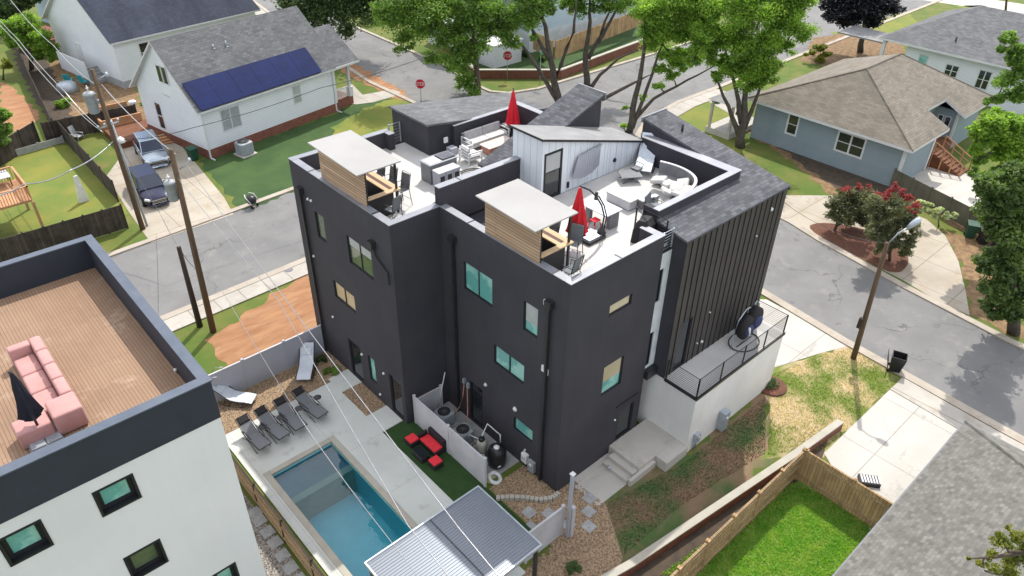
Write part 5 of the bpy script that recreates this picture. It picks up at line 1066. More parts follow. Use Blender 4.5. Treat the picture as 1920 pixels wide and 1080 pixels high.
# curved sectional
t = thing('curved_sofa', 'curved high backed grey outdoor sofa piled with white cushions', 'sofa', (25.4, 17.4, DK)); n = 22; vs = []; vi = []
SP = smoothpoly([tuple(at(*q, DK+.85))[:2] for q in [(1238, 303), (1262, 309), (1285, 318), (1302, 330), (1306, 342), (1296, 356), (1270, 372), (1245, 386)]]+[(99, 99)], 0)[:-1]
def chaik(P, it=2):
    for _ in range(it): P = [P[0]]+[q for i in range(len(P)-1) for q in ((P[i][0]*.75+P[i+1][0]*.25, P[i][1]*.75+P[i+1][1]*.25), (P[i][0]*.25+P[i+1][0]*.75, P[i][1]*.25+P[i+1][1]*.75))]+[P[-1]]
    return P
SP = chaik(SP)
def band(o0, o1, z0, z1, nm, m):
    n = len(SP); A = []; B = []
    for i, p in enumerate(SP):
        d = Vector(SP[min(i+1, n-1)])-Vector(SP[max(i-1, 0)]); d.normalize(); nn = Vector((d.y, -d.x)); A.append((p[0]+nn.x*o0, p[1]+nn.y*o0)); B.append((p[0]+nn.x*o1, p[1]+nn.y*o1))
    vs = [(*q, z) for L_, z in ((A, z0), (B, z0), (B, z1), (A, z1)) for q in L_]; f = []
    for i in range(n-1): f += [(i, i+1, 3*n+i+1, 3*n+i), (n+i+1, n+i, 2*n+i, 2*n+i+1), (3*n+i, 3*n+i+1, 2*n+i+1, 2*n+i), (i+1, i, n+i, n+i+1)]
    f += [(0, 3*n, 2*n, n), (n-1, 2*n-1, 3*n-1, 4*n-1)]; b = MB(); b.add(vs, f); return b.build(nm, m, t)
band(-.04, .04, DK+.1, DK+.85, 'backrest', 'greystone'); band(-.06, .06, DK+.851, DK+.89, 'top_rail', 'vinyl_light'); band(.041, .72, DK+.12, DK+.36, 'seat', 'greystone')
rr = random.Random(3)
for k, (px, py, s, rz_) in enumerate([(1235, 337, .62, .3), (1252, 345, .5, 1.2), (1268, 352, .6, .6), (1280, 345, .55, 2.0), (1290, 358, .62, .2), (1250, 360, .5, .9), (1272, 365, .55, 1.7)]):
    q = at(px, py, DK+.5); c = thing('cushion', ['white cushion at the left end of the pile on the curved sofa', 'small white cushion second from the left on the curved sofa', 'white cushion in the middle of the pile on the curved sofa', 'white cushion at the back of the pile on the curved sofa', 'large white cushion at the right end of the curved sofa', 'white cushion in front left of the pile on the curved sofa', 'white cushion in front right of the pile on the curved sofa'][k], 'cushion', q, rz_, 'white cushions on the curved sofa')
    b = MB(True); b.box(-s/2, s/2, -s/2, s/2, -.09, .1); o = b.build('cover', 'whitecush', c, local=True, bevel=.07); o.modifiers['b'].segments = 4; o.rotation_euler = (rr.uniform(-.5, .5), rr.uniform(-.5, .5), 0)
    pass
# covered grills
def cover(label, px, py, L, W, hgt, m, rz, name='covered_grill'):
    q = at(px, py, DK); t = thing(name, label, 'covered grill', q, rz); b = MB(); vs = []
    prof = [(-W/2-.05, 0), (-W/2, hgt*.75), (-W/4, hgt), (W/4, hgt*.96), (W/2, hgt*.72), (W/2+.05, 0)]; K = 7
    for i in range(K):
        x = -L/2+L*i/(K-1); e = .75 if i in (0, K-1) else 1
        for y, z in prof: vs.append((x*(1.04 if z == 0 else 1), y*(.9 if e < 1 else 1)*(1+.05*sin(i*2.3+y*9)), z*(e if z > 0 else 1)))
    m_ = len(prof); f = [(i*m_+j, (i+1)*m_+j, (i+1)*m_+j+1, i*m_+j+1)[::-1] for i in range(K-1) for j in range(m_-1)]+[tuple(range(m_)), tuple(range((K-1)*m_, K*m_))[::-1]]
    b.add(vs, f); b.build('cover', m, t, local=True); b = MB(); b.box(-L/2+.1, L/2-.1, -W/2+.1, W/2-.1, 0, hgt*.7); b.build('grill_body', 'plasticblack', t, local=True); return t
cover('black fabric covered grill at the front parapet of the right terrace', 1205, 450, .85, .65, 1.0, 'wicker', .25)
cover('grey fabric covered grill behind the black covered one', 1222, 425, 1.1, .65, .95, 'sling', .15)
t = thing('director_chair', 'dark folding chair standing behind the covered grills', 'chair', at(1222, 405, DK), .3); b = MB(); b.obox((0, .25, .7), (.6, .03, .5), 0, -.2); b.build('backrest', 'sling', t, local=True); b = MB(); b.box(-.3, .3, -.25, .25, .42, .45); b.build('seat', 'sling', t, local=True)
b = MB(True); [b.tube([(x, -.25, 0), (x, .22, .45), (x, .3, .95)], .018, 5).tube([(x, .25, 0), (x, -.25, .45), (x, -.25, .62), (x, .25, .62)], .018, 5) for x in (-.31, .31)]; b.build('frame', 'plasticblack', t, local=True)
# fabric on the pale wall
t = thing('wall_awning', 'grey fabric half canopy folded down against the pale batten wall', 'awning', aty(1105, 300, 20.0)); A = [aty(*p, 20.02) for p in [(1083, 295), (1126, 271), (1118, 308), (1106, 322), (1088, 332), (1069, 333)]]
b = MB(); N = 24; vs = []
for i in range(N+1):
    f = i/N; tp = A[0].lerp(A[1], f); pts = [A[5], A[4], A[3], A[2]]; g_ = f*3; k = min(int(g_), 2); bt = pts[k].lerp(pts[k+1], g_-k); w_ = .05*(1 if i % 2 else -1)
    vs += [(tp.x, 19.97, tp.z), (bt.x, 19.9+w_, bt.z)]
b.add(vs, [(2*i, 2*i+1, 2*i+3, 2*i+2) for i in range(N)]); o = b.build('fabric', 'vinyl', t); md = o.modifiers.new('t', 'SOLIDIFY'); md.thickness = .02
b = MB(True); b.tube([A[0]+Vector((-.05, -.06, .03)), A[1]+Vector((.05, -.06, .03))], .03, 7); b.build('top_bar', 'steel', t)
# egg chair on the balcony
t = thing('hanging_chair', 'double hanging egg chair with navy cushions on the lower balcony', 'hanging chair', (26.2, 12.6, BZ+.02)); X, Y, Z = 26.3, 12.55, BZ+.03
b = MB(True); b.tube([(X+.85*cos(a), Y+.62*sin(a), Z+.03) for a in np.linspace(0, 2*pi, 25)], .03, 6, False); b.tube([(X-.6, Y, Z+.03), (X+.6, Y, Z+.03)], .025, 6); b.build('base_ring', 'plasticblack', t)
b = MB(True); b.tube([(X-.85, Y+.1, Z), (X-.98, Y+.1, Z+.7), (X-.8, Y+.1, Z+1.6), (X-.3, Y+.1, Z+2.0), (X+.05, Y+.1, Z+1.95)], .028, 6); b.tube([(X+.85, Y+.1, Z), (X+.98, Y+.1, Z+.9), (X+.8, Y+.1, Z+1.8), (X+.5, Y+.1, Z+2.1), (X+.35, Y+.1, Z+1.95)], .028, 6); b.build('stand', 'galv', t)
for cx_, cz_ in ((X-.15, .95), (X+.5, 1.15)):
    b = MB(True); vs = []; n = 14; K = 9
    for i in range(K):
        f = -1+2*i/(K-1)*.98; r = math.sqrt(max(0.02, 1-f*f))
        for j in range(n):
            a = 2*pi*j/n; sy_ = .42*r*sin(a); 
            if sy_ < -.12: sy_ = -.12+(sy_+.12)*.15
            vs.append((cx_+.5*r*cos(a), Y+sy_*1.2, Z+cz_+.66*f))
    b.add(vs, [(i*n+j, i*n+(j+1) % n, (i+1)*n+(j+1) % n, (i+1)*n+j) for i in range(K-1) for j in range(n)]+[tuple(range(n))[::-1], tuple(range((K-1)*n, K*n))]); b.build('egg_seat', 'wicker', t)
    b = MB(True); b.box(cx_-.4, cx_+.4, Y-.34, Y-.05, Z+cz_-.48, Z+cz_+.3); b.build('cushion', 'navycloth', t, sub=2); b = MB(True); b.tube([(cx_, Y+.1, Z+cz_+.5), (cx_+.03, Y+.1, Z+1.98)], .012, 4); b.build('chain', 'steel', t)
b = MB(True); b.tube([(X-.32, Y-.27, Z+1.15), (X-.25, Y-.3, Z+.7)], .06, 6); b.build('throw', 'plasticwhite', t)
# neighbour terrace: pink modular sofa, navy umbrella
def block(t, nm, m, x0, x1, y0, y1, z0, z1): o = MB(True).box(x0, x1, y0, y1, ND+z0, ND+z1).build(nm, m, t, bevel=.07); o.modifiers['b'].segments = 3; return o
A_, B_ = at(60, 632, ND+.75), at(150, 730, ND+.75); 
t = thing('modular_sofa', 'pink U shaped modular sofa on the neighbour roof terrace', 'sofa', (.6, 21.5, ND)); x1 = 1.27; yt, yb = 23.3, 19.3
for k in range(4): y0 = yb+.62+(yt-yb-.62)*k/4; block(t, 'back_cushion', 'pink', x1-.32, x1, y0+.01, y0+(yt-yb-.62)/4-.01, .02, .72)
for k in range(3): y0 = yb+.62+(yt-.32-yb-.62)*k/3; block(t, 'seat_cushion', 'pink', x1-.92, x1-.33, y0+.01, y0+(yt-.32-yb-.62)/3-.01, .02, .38)
block(t, 'arm', 'pink', x1-.95, x1-.33, yt-.32, yt, .02, .70); block(t, 'arm', 'pink', x1-.75, x1+.02, yb-.28, yb+.6, .02, .72); block(t, 'seat_cushion', 'pink', x1-1.65, x1-.78, yb-.2, yb+.5, .02, .58)
p = at(85, 825, ND); t = thing('patio_umbrella', 'closed navy umbrella leaning over the pink sofa on a dark square base', 'umbrella', p)
tp = (p.x-.42, p.y+.38, 0)
b = MB(); b.box(p.x-.42, p.x+.42, p.y-.42, p.y+.42, ND+.01, ND+.12); b.build('base', 'greystone', t, bevel=.03); b = MB(); [b.obox((p.x+dx, p.y+dy, ND+.14), (.36, .36, .04), 0) for dx in (-.2, .2) for dy in (-.2, .2)]; b.build('weight_tile', 'galv', t)
b = MB(True); b.tube([(p.x, p.y, ND+.1), (p.x-.05, p.y+.05, ND+2.5)], .035, 8); b.build('pole', 'plasticblack', t); closed_umbrella(t, p.x-.03, p.y+.03, ND+2.45, ND+.95, .24, 'navydark')
# bins
def wheelie(label, x, y, rz, m='plasticblack', open_=False, z=0, g='wheeled bins'):
    t = thing('wheelie_bin', label, 'wheelie bin', (x, y, z), rz, g); b = MB(); s0_, s1_ = .25, .33
    vs = [(-s0_, -s0_, .06), (s0_, -s0_, .06), (s0_, s0_, .06), (-s0_, s0_, .06), (-s1_, -s1_-.04, 1.0), (s1_, -s1_-.04, 1.0), (s1_, s1_, 1.0), (-s1_, s1_, 1.0)]; e = .03
    vs += [(-s1_+e, -s1_-.04+e, 1.0), (s1_-e, -s1_-.04+e, 1.0), (s1_-e, s1_-e, 1.0), (-s1_+e, s1_-e, 1.0), (-s0_+e, -s0_+e, .12), (s0_-e, -s0_+e, .12), (s0_-e, s0_-e, .12), (-s0_+e, s0_-e, .12)]
    b.add(vs, [(3,2,1,0),(0,1,5,4),(1,2,6,5),(2,3,7,6),(3,0,4,7),(4,5,9,8),(5,6,10,9),(6,7,11,10),(7,4,8,11),(8,9,13,12),(9,10,14,13),(10,11,15,14),(11,8,12,15),(12,13,14,15)]); b.build('body', m, t, local=True)
    b = MB()
    if open_: b.obox((0, s1_+.12, .62), (.68, .03, .75), 0, -.25)
    else: b.obox((0, -.02, 1.03), (.72, .78, .05), 0, .06)
    b.build('lid', m, t, local=True, bevel=.01); b = MB(True); b.tube([(-.3, .27, .1), (-.24, .27, .1)], .1, 10); b.tube([(.24, .27, .1), (.3, .27, .1)], .1, 10); b.build('wheel', 'rubber', t, local=True); return t
p = at(1676, 694); wb = wheelie('open black bin standing alone at the kerb near the street lamp', p.x, p.y, radians(20), 'plasticblack', True)
for i, (px, py, m, l) in enumerate([(1816, 444, 'bingreen', 'dark green closed bin, left one of the group by the weathered fence'), (1840, 456, 'plasticblack', 'closed bin with grey lid in the middle by the weathered fence'), (1866, 468, 'plasticblack', 'dark closed bin, right one of the group by the weathered fence')]):
    p = at(px, py); wheelie(l, p.x, p.y, radians(-65), m)
p = at(364, 300); wheelie('green bin between the driveway and the white solar roof house', p.x, p.y, .2, 'bingreen')
# small things around the left gardens
def adirondack(label, px, py, rz, m, g):
    p = at(px, py); t = thing('garden_chair', label, 'garden chair', p, rz, g); b = MB(); b.obox((0, 0, .36), (.55, .55, .03), 0, .15); b.build('seat', m, t, local=True); b = MB(); [b.obox((-.22+.11*k, .35, .72), (.095, .03, .85), 0, -.3) for k in range(5)]; b.build('backrest', m, t, local=True)
    for s in (-.32, .32): b = MB(); b.box(s-.06, s+.06, -.3, .4, .52, .55).box(s-.03, s+.03, -.28, -.22, 0, .52); b.build('arm', m, t, local=True)
    return t
adirondack('turquoise garden chair, left one beside the white fire pit cover', 131, 158, 2.6, 'teal', 'turquoise garden chairs'); adirondack('turquoise garden chair, right one below the stair guard', 160, 160, 2.2, 'teal', 'turquoise garden chairs')
adirondack('grey garden chair alone on the yellow grass behind the fence', 148, 262, .6, 'stonegrey', None)
p = at(128, 172); t = thing('covered_table', 'pale grey fabric cover over a round table near the turquoise chairs', 'covered table', p); MB(True).lathe((p.x, p.y, 0), [(.95, 0), (.88, .4), (.85, .75), (.6, .9), (.1, .95)], 16).build('cover', 'galv', t)
p = at(474, 388); t = thing('kerb_cart', 'small black rounded cart with pale handles standing at the kerb', 'cart', p, .4); b = MB(True); b.lathe((0, 0, .25), [(.05, 0), (.3, .1), (.38, .35), (.3, .55), (.05, .62)], 14); b.build('body', 'plasticblack', t, local=True)
b = MB(True); [b.tube([(s*.36, -.3, .4), (s*.4, .1, .85), (s*.2, .35, .95)], .03, 6) for s in (-1, 1)]; b.build('handle', 'plasticwhite', t, local=True); b = MB(True); b.tube([(-.3, -.2, .12), (-.24, -.2, .12)], .12, 10); b.tube([(.24, -.2, .12), (.3, -.2, .12)], .12, 10); b.build('wheel', 'rubber', t, local=True)
# raised deck, planter and steps beside the solar house
dk_ = thing('entry_deck', 'reddish wooden deck with steps and planter beside the solar roof house', 'deck', at(270, 245)); A = at(262, 245); 
LD = Matrix.Rotation(radians(11), 3, 'Z'); O = Vector((14.3, 61.2, 0))
b = MB(); b.box(13.6, 17.3, 61.5, 65.2, 0, .55); b.build('platform', 'deckred', dk_); b = MB()
for k in range(4): b.box(15.9, 17.6, 61.5-.35*(k+1), 61.49-.35*k, 0, .45-.11*k)
b.build('step', 'deckorange', dk_); b = MB(); b.box(13.6, 16.8, 65.2, 65.35, 0, 1.2).box(13.6, 13.75, 65.35, 68.8, 0, 1.2).box(13.75, 16.8, 68.65, 68.8, 0, 1.2); b.build('planter_wall', 'deckorange', dk_); b = MB(); b.box(13.75, 16.8, 65.35, 68.65, 0, .9); b.build('soil', 'darksoil', dk_)
p = at(250, 198, .9); b = MB(True); b.lathe((p.x, p.y, .9), [(.25, 0), (.32, .4), (.3, .42)], 12); tag(b.build('flower_pot', 'plasticwhite'), 'white flower pot on the raised planter bed', 'flower pot')
# orange raised deck at left edge
rd = thing('raised_deck', 'orange timber raised deck with railings at the left edge', 'deck', at(20, 380)); A = at(-60, 330, 2.4); x0, x1 = -.5, 5.9; y0, y1 = 52.3, 57
c_far = at(25, 310, 3.3); c_near = at(45, 350, 3.3); X1 = (c_far.x+c_near.x)/2; Y0, Y1 = c_near.y, c_far.y
b = MB(); b.box(X1-6, X1, Y0, Y1, 2.2, 2.35); b.build('platform', 'deckorange', rd)
b = MB()
for (ax, ay), (bx_, by) in (((X1, Y0), (X1, Y1)), ((X1-6, Y0), (X1, Y0)), ((X1-6, Y1), (X1, Y1))):
    b.box(min(ax, bx_)-.06, max(ax, bx_)+.06, min(ay, by)-.06, max(ay, by)+.06, 3.25, 3.3)
    L_ = hypot(bx_-ax, by-ay); n = int(L_/.16)
    for k in range(n): f = k/n; x, y = ax+(bx_-ax)*f, ay+(by-ay)*f; b.box(x-.02, x+.02, y-.02, y+.02, 2.35, 3.25)
b.build('railing', 'deckorange', rd)
for x, y in ((X1, Y0), (X1, Y1), (X1-3, Y0)): b = MB(); b.box(x-.08, x+.08, y-.08, y+.08, 0, 2.2); b.build('post', 'deckorange', rd)
q = at(10, 345, 2.4); t = thing('deck_table', 'pale table standing on the orange raised deck', 'table', q); MB().box(q.x-1, q.x+.4, q.y-.6, q.y+.7, 3.0, 3.06).build('table_top', 'vinyl_light', t)
for sx, sy in ((-.9, -.5), (.3, -.5), (.3, .6)): MB().box(q.x+sx-.03, q.x+sx+.03, q.y+sy-.03, q.y+sy+.03, 2.36, 3.0).build('leg', 'blackmetal', t)
p = at(158, 378); t = tag(MB().add([(p.x-.35, p.y-.1, 0), (p.x+.35, p.y-.1, 0), (p.x+.35, p.y+.1, 0), (p.x-.35, p.y+.1, 0), (p.x-.12, p.y-.05, 2.0), (p.x+.12, p.y-.05, 2.0), (p.x+.12, p.y+.05, 2.0), (p.x-.12, p.y+.05, 2.0)], [(3,2,1,0),(4,5,6,7),(0,1,5,4),(1,2,6,5),(2,3,7,6),(3,0,4,7)]).build('garden_screen', 'plasticwhite', bevel=.02), 'narrow white pointed panel leaning at the dark lawn fence', 'garden panel')
# ------------------------------------------------------------ vehicles
def car(name, label, loc, rz, paint, L=4.8, W=1.85, H=1.7, suv=True, cat='car'):
    """front towards -y"""
    t = thing(name, label, cat, loc, rz); w2 = W/2; hb = .62*H if suv else .64*H; b = MB(True)
    # lower body stations along y: (y, half width, belt height)
    ST = [(-L/2, .66, .55), (-L/2+.12, .82, .68), (-L/2+.5, .95, .80), (-L/2+1.15, 1, .88), (-.35*1, 1, .95), (L/2-1.2, 1, .96), (L/2-.25, .95, .94 if suv else .9), (L/2, .84, .75)]
    ring = []; vs = []
    for y, wf, hf in ST:
        w_ = w2*wf; h = hb*hf/.95; yy = y
        prof = [(-w_*.88, .22), (-w_, .38), (-w_, h*.78), (-w_*.93, h*.96), (-w_*.72, h*1.0), (0, h*1.03), (w_*.72, h*1.0), (w_*.93, h*.96), (w_, h*.78), (w_, .38), (w_*.88, .22)]
        vs += [(x, yy, z) for x, z in prof]
    m_ = 11; n = len(ST); f = [(i*m_+j, (i+1)*m_+j, (i+1)*m_+j+1, i*m_+j+1)[::-1] for i in range(n-1) for j in range(m_-1)]
    f += [(i*m_+m_-1, (i+1)*m_+m_-1, (i+1)*m_, i*m_)[::-1] for i in range(n-1)]+[tuple(range(m_)), tuple(range((n-1)*m_, n*m_))[::-1]]
    b.add(vs, f)
    b.build('body', paint, t, local=True, sub=1)
    # cabin
    y0, y1, y2, y3 = -L/2+1.25, -L/2+2.0, L/2-.75 if suv else L/2-1.5, L/2-.2 if suv else L/2-.7
    wb, wt = w2*.9, w2*.74; zb = hb*.97; b = MB()
    V = [(-wb, y0, zb), (wb, y0, zb), (wt, y1, H), (-wt, y1, H), (-wt, y2, H-.02), (wt, y2, H-.02), (wb, y3, zb), (-wb, y3, zb)]
    b.add(V, [(0, 1, 2, 3), (3, 2, 5, 4), (4, 5, 6, 7), (1, 6, 5, 2), (0, 3, 4, 7)]); b.build('cabin', paint, t, local=True, bevel=.06)
    def glass(nm, q, ins=.12, o=.012):
        P = [Vector(v) for v in q]; c = sum(P, Vector())/4; nn = (P[1]-P[0]).cross(P[2]-P[0]).normalized(); c_car = Vector((0, 0, H*.6))
        if nn.dot(c-c_car) < 0: nn = -nn
        Q = [p.lerp(c, ins)+nn*o for p in P]; g_ = MB(); g_.add(Q+[p-nn*.01 for p in Q], [(0, 1, 2, 3), (7, 6, 5, 4), (0, 4, 5, 1), (1, 5, 6, 2), (2, 6, 7, 3), (3, 7, 4, 0)]); return g_.build(nm, 'carglass', t, local=True)
    glass('windscreen', [V[0], V[1], V[2], V[3]], .09); glass('rear_window', [V[7], V[6], V[5], V[4]], .14)
    for s in (1, -1):
        A, B, C_, D = (V[1], V[6], V[5], V[2]) if s > 0 else (V[0], V[7], V[4], V[3]); A, B, C_, D = map(Vector, (A, B, C_, D))
        mid0, mid1 = A.lerp(B, .5), D.lerp(C_, .45)
        glass('side_window', [A, mid0, mid1, D], .11); glass('side_window', [mid0, B, C_, mid1], .11)
    for sx in (-1, 1):
        for y in (-L/2+.95, L/2-.95):
            wd = MB(True); wd.tube([(sx*(w2-.22), y, .35), (sx*(w2+.01), y, .35)], .35, 18); wh_ = wd.build('wheel', 'rubber', t, local=True)
            MB(True).tube([(sx*(w2+.011), y, .35), (sx*(w2+.03), y, .35)], .21, 12).build('rim', 'steel', wh_, local=True)
        MB(True).tube([(sx*w2*.60, -L/2+.04, hb*.66), (sx*w2*.88, -L/2+.26, hb*.72)], [.09, .1], 8).build('headlight', 'lampglass', t, local=True)
        MB().box(sx*w2*.8-.1, sx*w2*.8+.1, L/2-.06, L/2+.01, hb*.6, hb*.85).build('tail_light', 'redcush', t, local=True)
        MB(True).box(min(sx*(w2*.93), sx*(w2*1.13)), max(sx*(w2*.93), sx*(w2*1.13)), y0+.2, y0+.36, zb+.02, zb+.2).build('mirror', paint, t, local=True, bevel=.03)
    b = MB(); b.box(-w2*.5, w2*.5, -L/2-.02, -L/2+.1, hb*.38, hb*.66); g_ = b.build('grille', 'plasticblack', t, local=True); b = MB(); b.box(-w2*.52, w2*.52, -L/2-.035, -L/2-.02, hb*.60, hb*.65).box(-w2*.52, w2*.52, -L/2-.035, -L/2-.02, hb*.40, hb*.43).box(-w2*.5, w2*.5, -L/2-.03, -L/2-.02, hb*.5, hb*.52); b.build('chrome_bar', 'chrome', g_, local=True)
    return t
car('parked_car', 'dark navy suv parked on the driveway, the one nearest the street', (12.6, 52.2, 0), radians(-4), 'carnavy', 4.9, 1.9, 1.72)
car('parked_car', 'silver blue suv parked behind the dark navy one on the driveway', (15.0, 58.3, 0), radians(-8), 'carsilver', 4.9, 1.9, 1.68)
p = at(117, 42); car('parked_car', 'dark suv parked beside the navy roof house at the top left', (p.x, p.y, 0), radians(-10), 'carnavy', 4.9, 1.9, 1.7)
car('parked_car', 'red car showing only its front corner at the right edge of the photo', (36.9, -.6, 0), radians(180), 'carred', 4.6, 1.85, 1.5, False)
# ------------------------------------------------------------ poles, lamps, signs, wires
def pole(label, P, h, r=.15, m='polewood', lean=(0, 0), name='utility_pole', cat='utility pole'):
    t = thing(name, label, cat, P); b = MB(True); b.tube([(P[0], P[1], 0), (P[0]+lean[0]*.5, P[1]+lean[1]*.5, h/2), (P[0]+lean[0], P[1]+lean[1], h)], [r, r*.85, r*.7], 10); b.build('shaft', m, t); return t
def transformer(label, c, s=1.):
    t = thing('transformer', label, 'transformer', c); b = MB(True); b.lathe((c[0], c[1], c[2]), [(.2*s, -.5*s), (.26*s, -.42*s), (.26*s, .38*s), (.29*s, .4*s), (.24*s, .5*s), (.06*s, .55*s)], 16); b.build('tank', 'acgrey', t)
    b = MB(True); b.tube([(c[0], c[1], c[2]+.5*s), (c[0], c[1], c[2]+.85*s)], [.05, .03], 8); b.lathe((c[0], c[1], c[2]+.7*s), [(.07, 0), (.09, .03), (.05, .06)], 8); b.build('bushing', 'plasticwhite', t); b = MB(); b.box(c[0]+.24*s, c[0]+.4*s, c[1]-.06, c[1]+.06, c[2]-.1, c[2]+.1); b.build('bracket', 'galv', t); return t
P1 = at(400, 622); p1t = atv(320, 280, P1); t1 = pole('tall wooden utility pole standing on the grass corner by the bare ground', P1, p1t.z, .17, lean=(p1t.x-P1.x, p1t.y-P1.y))
b = MB(True)
for px, py, qx, qy in ((337, 318, 357, 300), (324, 290, 318, 300)): b.tube([atv(px, py, P1), atv(qx, qy, P1)], .025, 5)
q = atv(355, 300, P1); b.lathe((q.x, q.y, q.z-.1), [(.05, 0), (.09, .08), (.05, .2)], 8); b.build('insulator_arm', 'galv', t1)
c = atv(322, 358, P1); transformer('grey can transformer hanging on the tall pole by the bare ground', (c.x, c.y, c.z))
P2 = at(375, 612); p2t = atv(335, 463, P2); pole('short dark pole stub next to the tall utility pole', P2, p2t.z, .16, 'poledark', lean=(p2t.x-P2.x, p2t.y-P2.y))
P3 = at(268, 430); p3t = atv(172, 130, P3); t3 = pole('tall wooden utility pole at the end of the weathered fence by the cars', P3, p3t.z, .17, lean=(p3t.x-P3.x, p3t.y-P3.y))
b = MB(True); A, B = atv(185, 242, P3), atv(222, 228, P3); b.tube([A, B], .05, 5)
for k in range(4): q = A.lerp(B, k/3); b.lathe((q.x, q.y, q.z+.05), [(.05, 0), (.08, .06), (.05, .16)], 8)
A, B = atv(178, 152, P3), atv(200, 140, P3); b.tube([A, B], .04, 5); b.lathe((B.x, B.y, B.z-.15), [(.06, 0), (.12, .1), (.06, .3)], 8); b.build('cross_arm', 'galv', t3)
c = atv(172, 193, P3); transformer('pale can transformer high on the pole beside the parked cars', (c.x, c.y, c.z), 1.25)
P4 = at(276, 424); p4t = atv(208, 225, P4); t4 = pole('slim silver lamp mast standing beside the wooden pole at the cars', P4, p4t.z, .08, 'galv', lean=(p4t.x-P4.x, p4t.y-P4.y), name='lamp_mast', cat='lamp mast'); q = atv(226, 262, P4); b = MB(True); b.lathe((q.x, q.y, q.z-.15), [(.28, 0), (.22, .2), (.06, .34)], 12); b.build('lamp_head', 'lampglass', t4)
P5 = at(1600, 672); p5t = atv(1664, 455, P5); t5 = pole('wooden street lamp pole on the lawn corner by the open black bin', P5, p5t.z, .15, lean=(p5t.x-P5.x, p5t.y-P5.y), name='street_lamp', cat='street lamp')
h5 = atv(1704, 426, P5); b = MB(True); b.tube([p5t+Vector((0, 0, -.1)), p5t.lerp(h5, .5)+Vector((0, 0, .12)), h5], .035, 7); b.build('lamp_arm', 'galv', t5); d = (h5-p5t).normalized(); b = MB(True); b.tube([h5-d*.1, h5+d*.15, h5+d*.5, h5+d*.62], [.06, .14, .16, .06], 10); b.build('lamp_head', 'galv', t5)
q = atv(1615, 604, P5); b = MB(); b.box(q.x-.2, q.x-.02, q.y-.1, q.y+.1, q.z-.3, q.z+.3); b.build('sign_back', 'poledark', t5)
P6 = at(1885, 25); p6t = atv(1890, -30, P6); pole('wooden pole beyond the white house at the top right', P6, p6t.z, .16, lean=(p6t.x-P6.x, p6t.y-P6.y))
GLY = {'S': [(0,1,0),(0,.5,0)], }
def seglet(b, ch, ox, oz, s, y, T=.028):
    SEG = {'S': 'abgcd_', 'T': 'aiI', 'O': 'abcdef', 'P': 'abfge'}
    segs = {'a': (0,1,1,1), 'b': (1,.5,1,1), 'c': (1,0,1,.5), 'd': (0,0,1,0), 'e': (0,0,0,.5), 'f': (0,.5,0,1), 'g': (0,.5,1,.5), 'i': (.5,.5,.5,1), 'I': (.5,0,.5,.5)}
    sel = {'S': 'afgcd', 'T': 'aiI', 'O': 'abcdef', 'P': 'abfge'}[ch]
    for k in sel:
        x0, z0, x1, z1 = segs[k]; b.box(ox+x0*s*.55-T/2, ox+x1*s*.55+T/2, y-.004, y, oz+z0*s-T/2, oz+z1*s+T/2)
def stopsign(label, P, h, rz, R=.42):
    t = thing('stop_sign', label, 'stop sign', P, rz, 'stop signs at the crossing'); b = MB(True); b.tube([(0, 0, 0), (0, 0, h+R)], .035, 7); b.build('post', 'galv', t, local=True)
    def octo(r, y0, y1): b = MB(); A = [(r*cos(pi/8+k*pi/4), r*sin(pi/8+k*pi/4)) for k in range(8)]; b.add([(x, y0, h+z) for x, z in A]+[(x, y1, h+z) for x, z in A], [tuple(range(8)), tuple(range(8, 16))[::-1]]+[(k, 8+k, 8+(k+1) % 8, (k+1) % 8) for k in range(8)]); return b
    pl = octo(R, -.05, -.04).build('sign_plate', 'plasticwhite', t, local=True); octo(R*.92, -.056, -.051).build('face', 'signred', pl, local=True)
    b = MB(); s = .24*R/.42
    for i, ch in enumerate('STOP'): seglet(b, ch, (-2+i)*s*.82+s*.12, h-s/2, s, -.06, .035)
    b.build('lettering', 'plasticwhite', pl, local=True); return t
P = at(790, 193); q = atv(789, 157, P); stopsign('stop sign at the kerb beside the lawn of the solar roof house', P, q.z, radians(-42), .5)
P = at(951, 150); q = atv(952, 104, P); stopsign('stop sign in front of the white shed across the street', P, q.z, radians(-42), .5)
P = at(1012, 158); q = atv(1019, 98, P); t = thing('street_name_sign', 'pole with green street name blades and a red tag at the far corner', 'street sign', P); b = MB(True); b.tube([P, (P.x, P.y, q.z+.2)], .03, 6); b.build('post', 'galv', t); b = MB(); b.obox(q, (1.0, .02, .26), .3); b.obox(q+Vector((0, 0, .3)), (.02, 1.0, .26), .2); b.build('sign_blade', 'signgreen', t)
# wires
def wire(name, label, pts, r=.018, sag=.4, m='steel'):
    b = MB(True); out = []
    for A, B in zip(pts, pts[1:]):
        A, B = Vector(A), Vector(B)
        for k in range(12): f = k/12; p = A.lerp(B, f); p.z -= sag*4*f*(1-f); out.append(p)
    out.append(Vector(pts[-1])); b.tube(out, r, 5); return tag(b.build(name, m), label, 'cable')
T1 = p1t; T3 = p3t
wire('power_line', 'highest bright cable running from the tall pole over the pool to the near edge', [atv(352, 312, P1), (7.0, 9.4, 9.6), (5.2, -12, 10.2)], .016, .15)
wire('power_line', 'second bright cable crossing the pool deck and the metal canopy', [atv(330, 330, P1), at(520, 560, 9.2), at(765, 985, 9.0), (4.6, -12, 10)], .014, .1)
wire('power_line', 'third cable passing left of the recliners towards the metal canopy', [atv(372, 470, P1), at(560, 780, 6.6), at(690, 960, 6.4), (5.5, -6, 7.2)], .012, .1)
wire('power_line', 'cable from the short stub pole to the tall utility pole', [p2t, atv(372, 505, P1)], .014, .3, 'blackmetal')
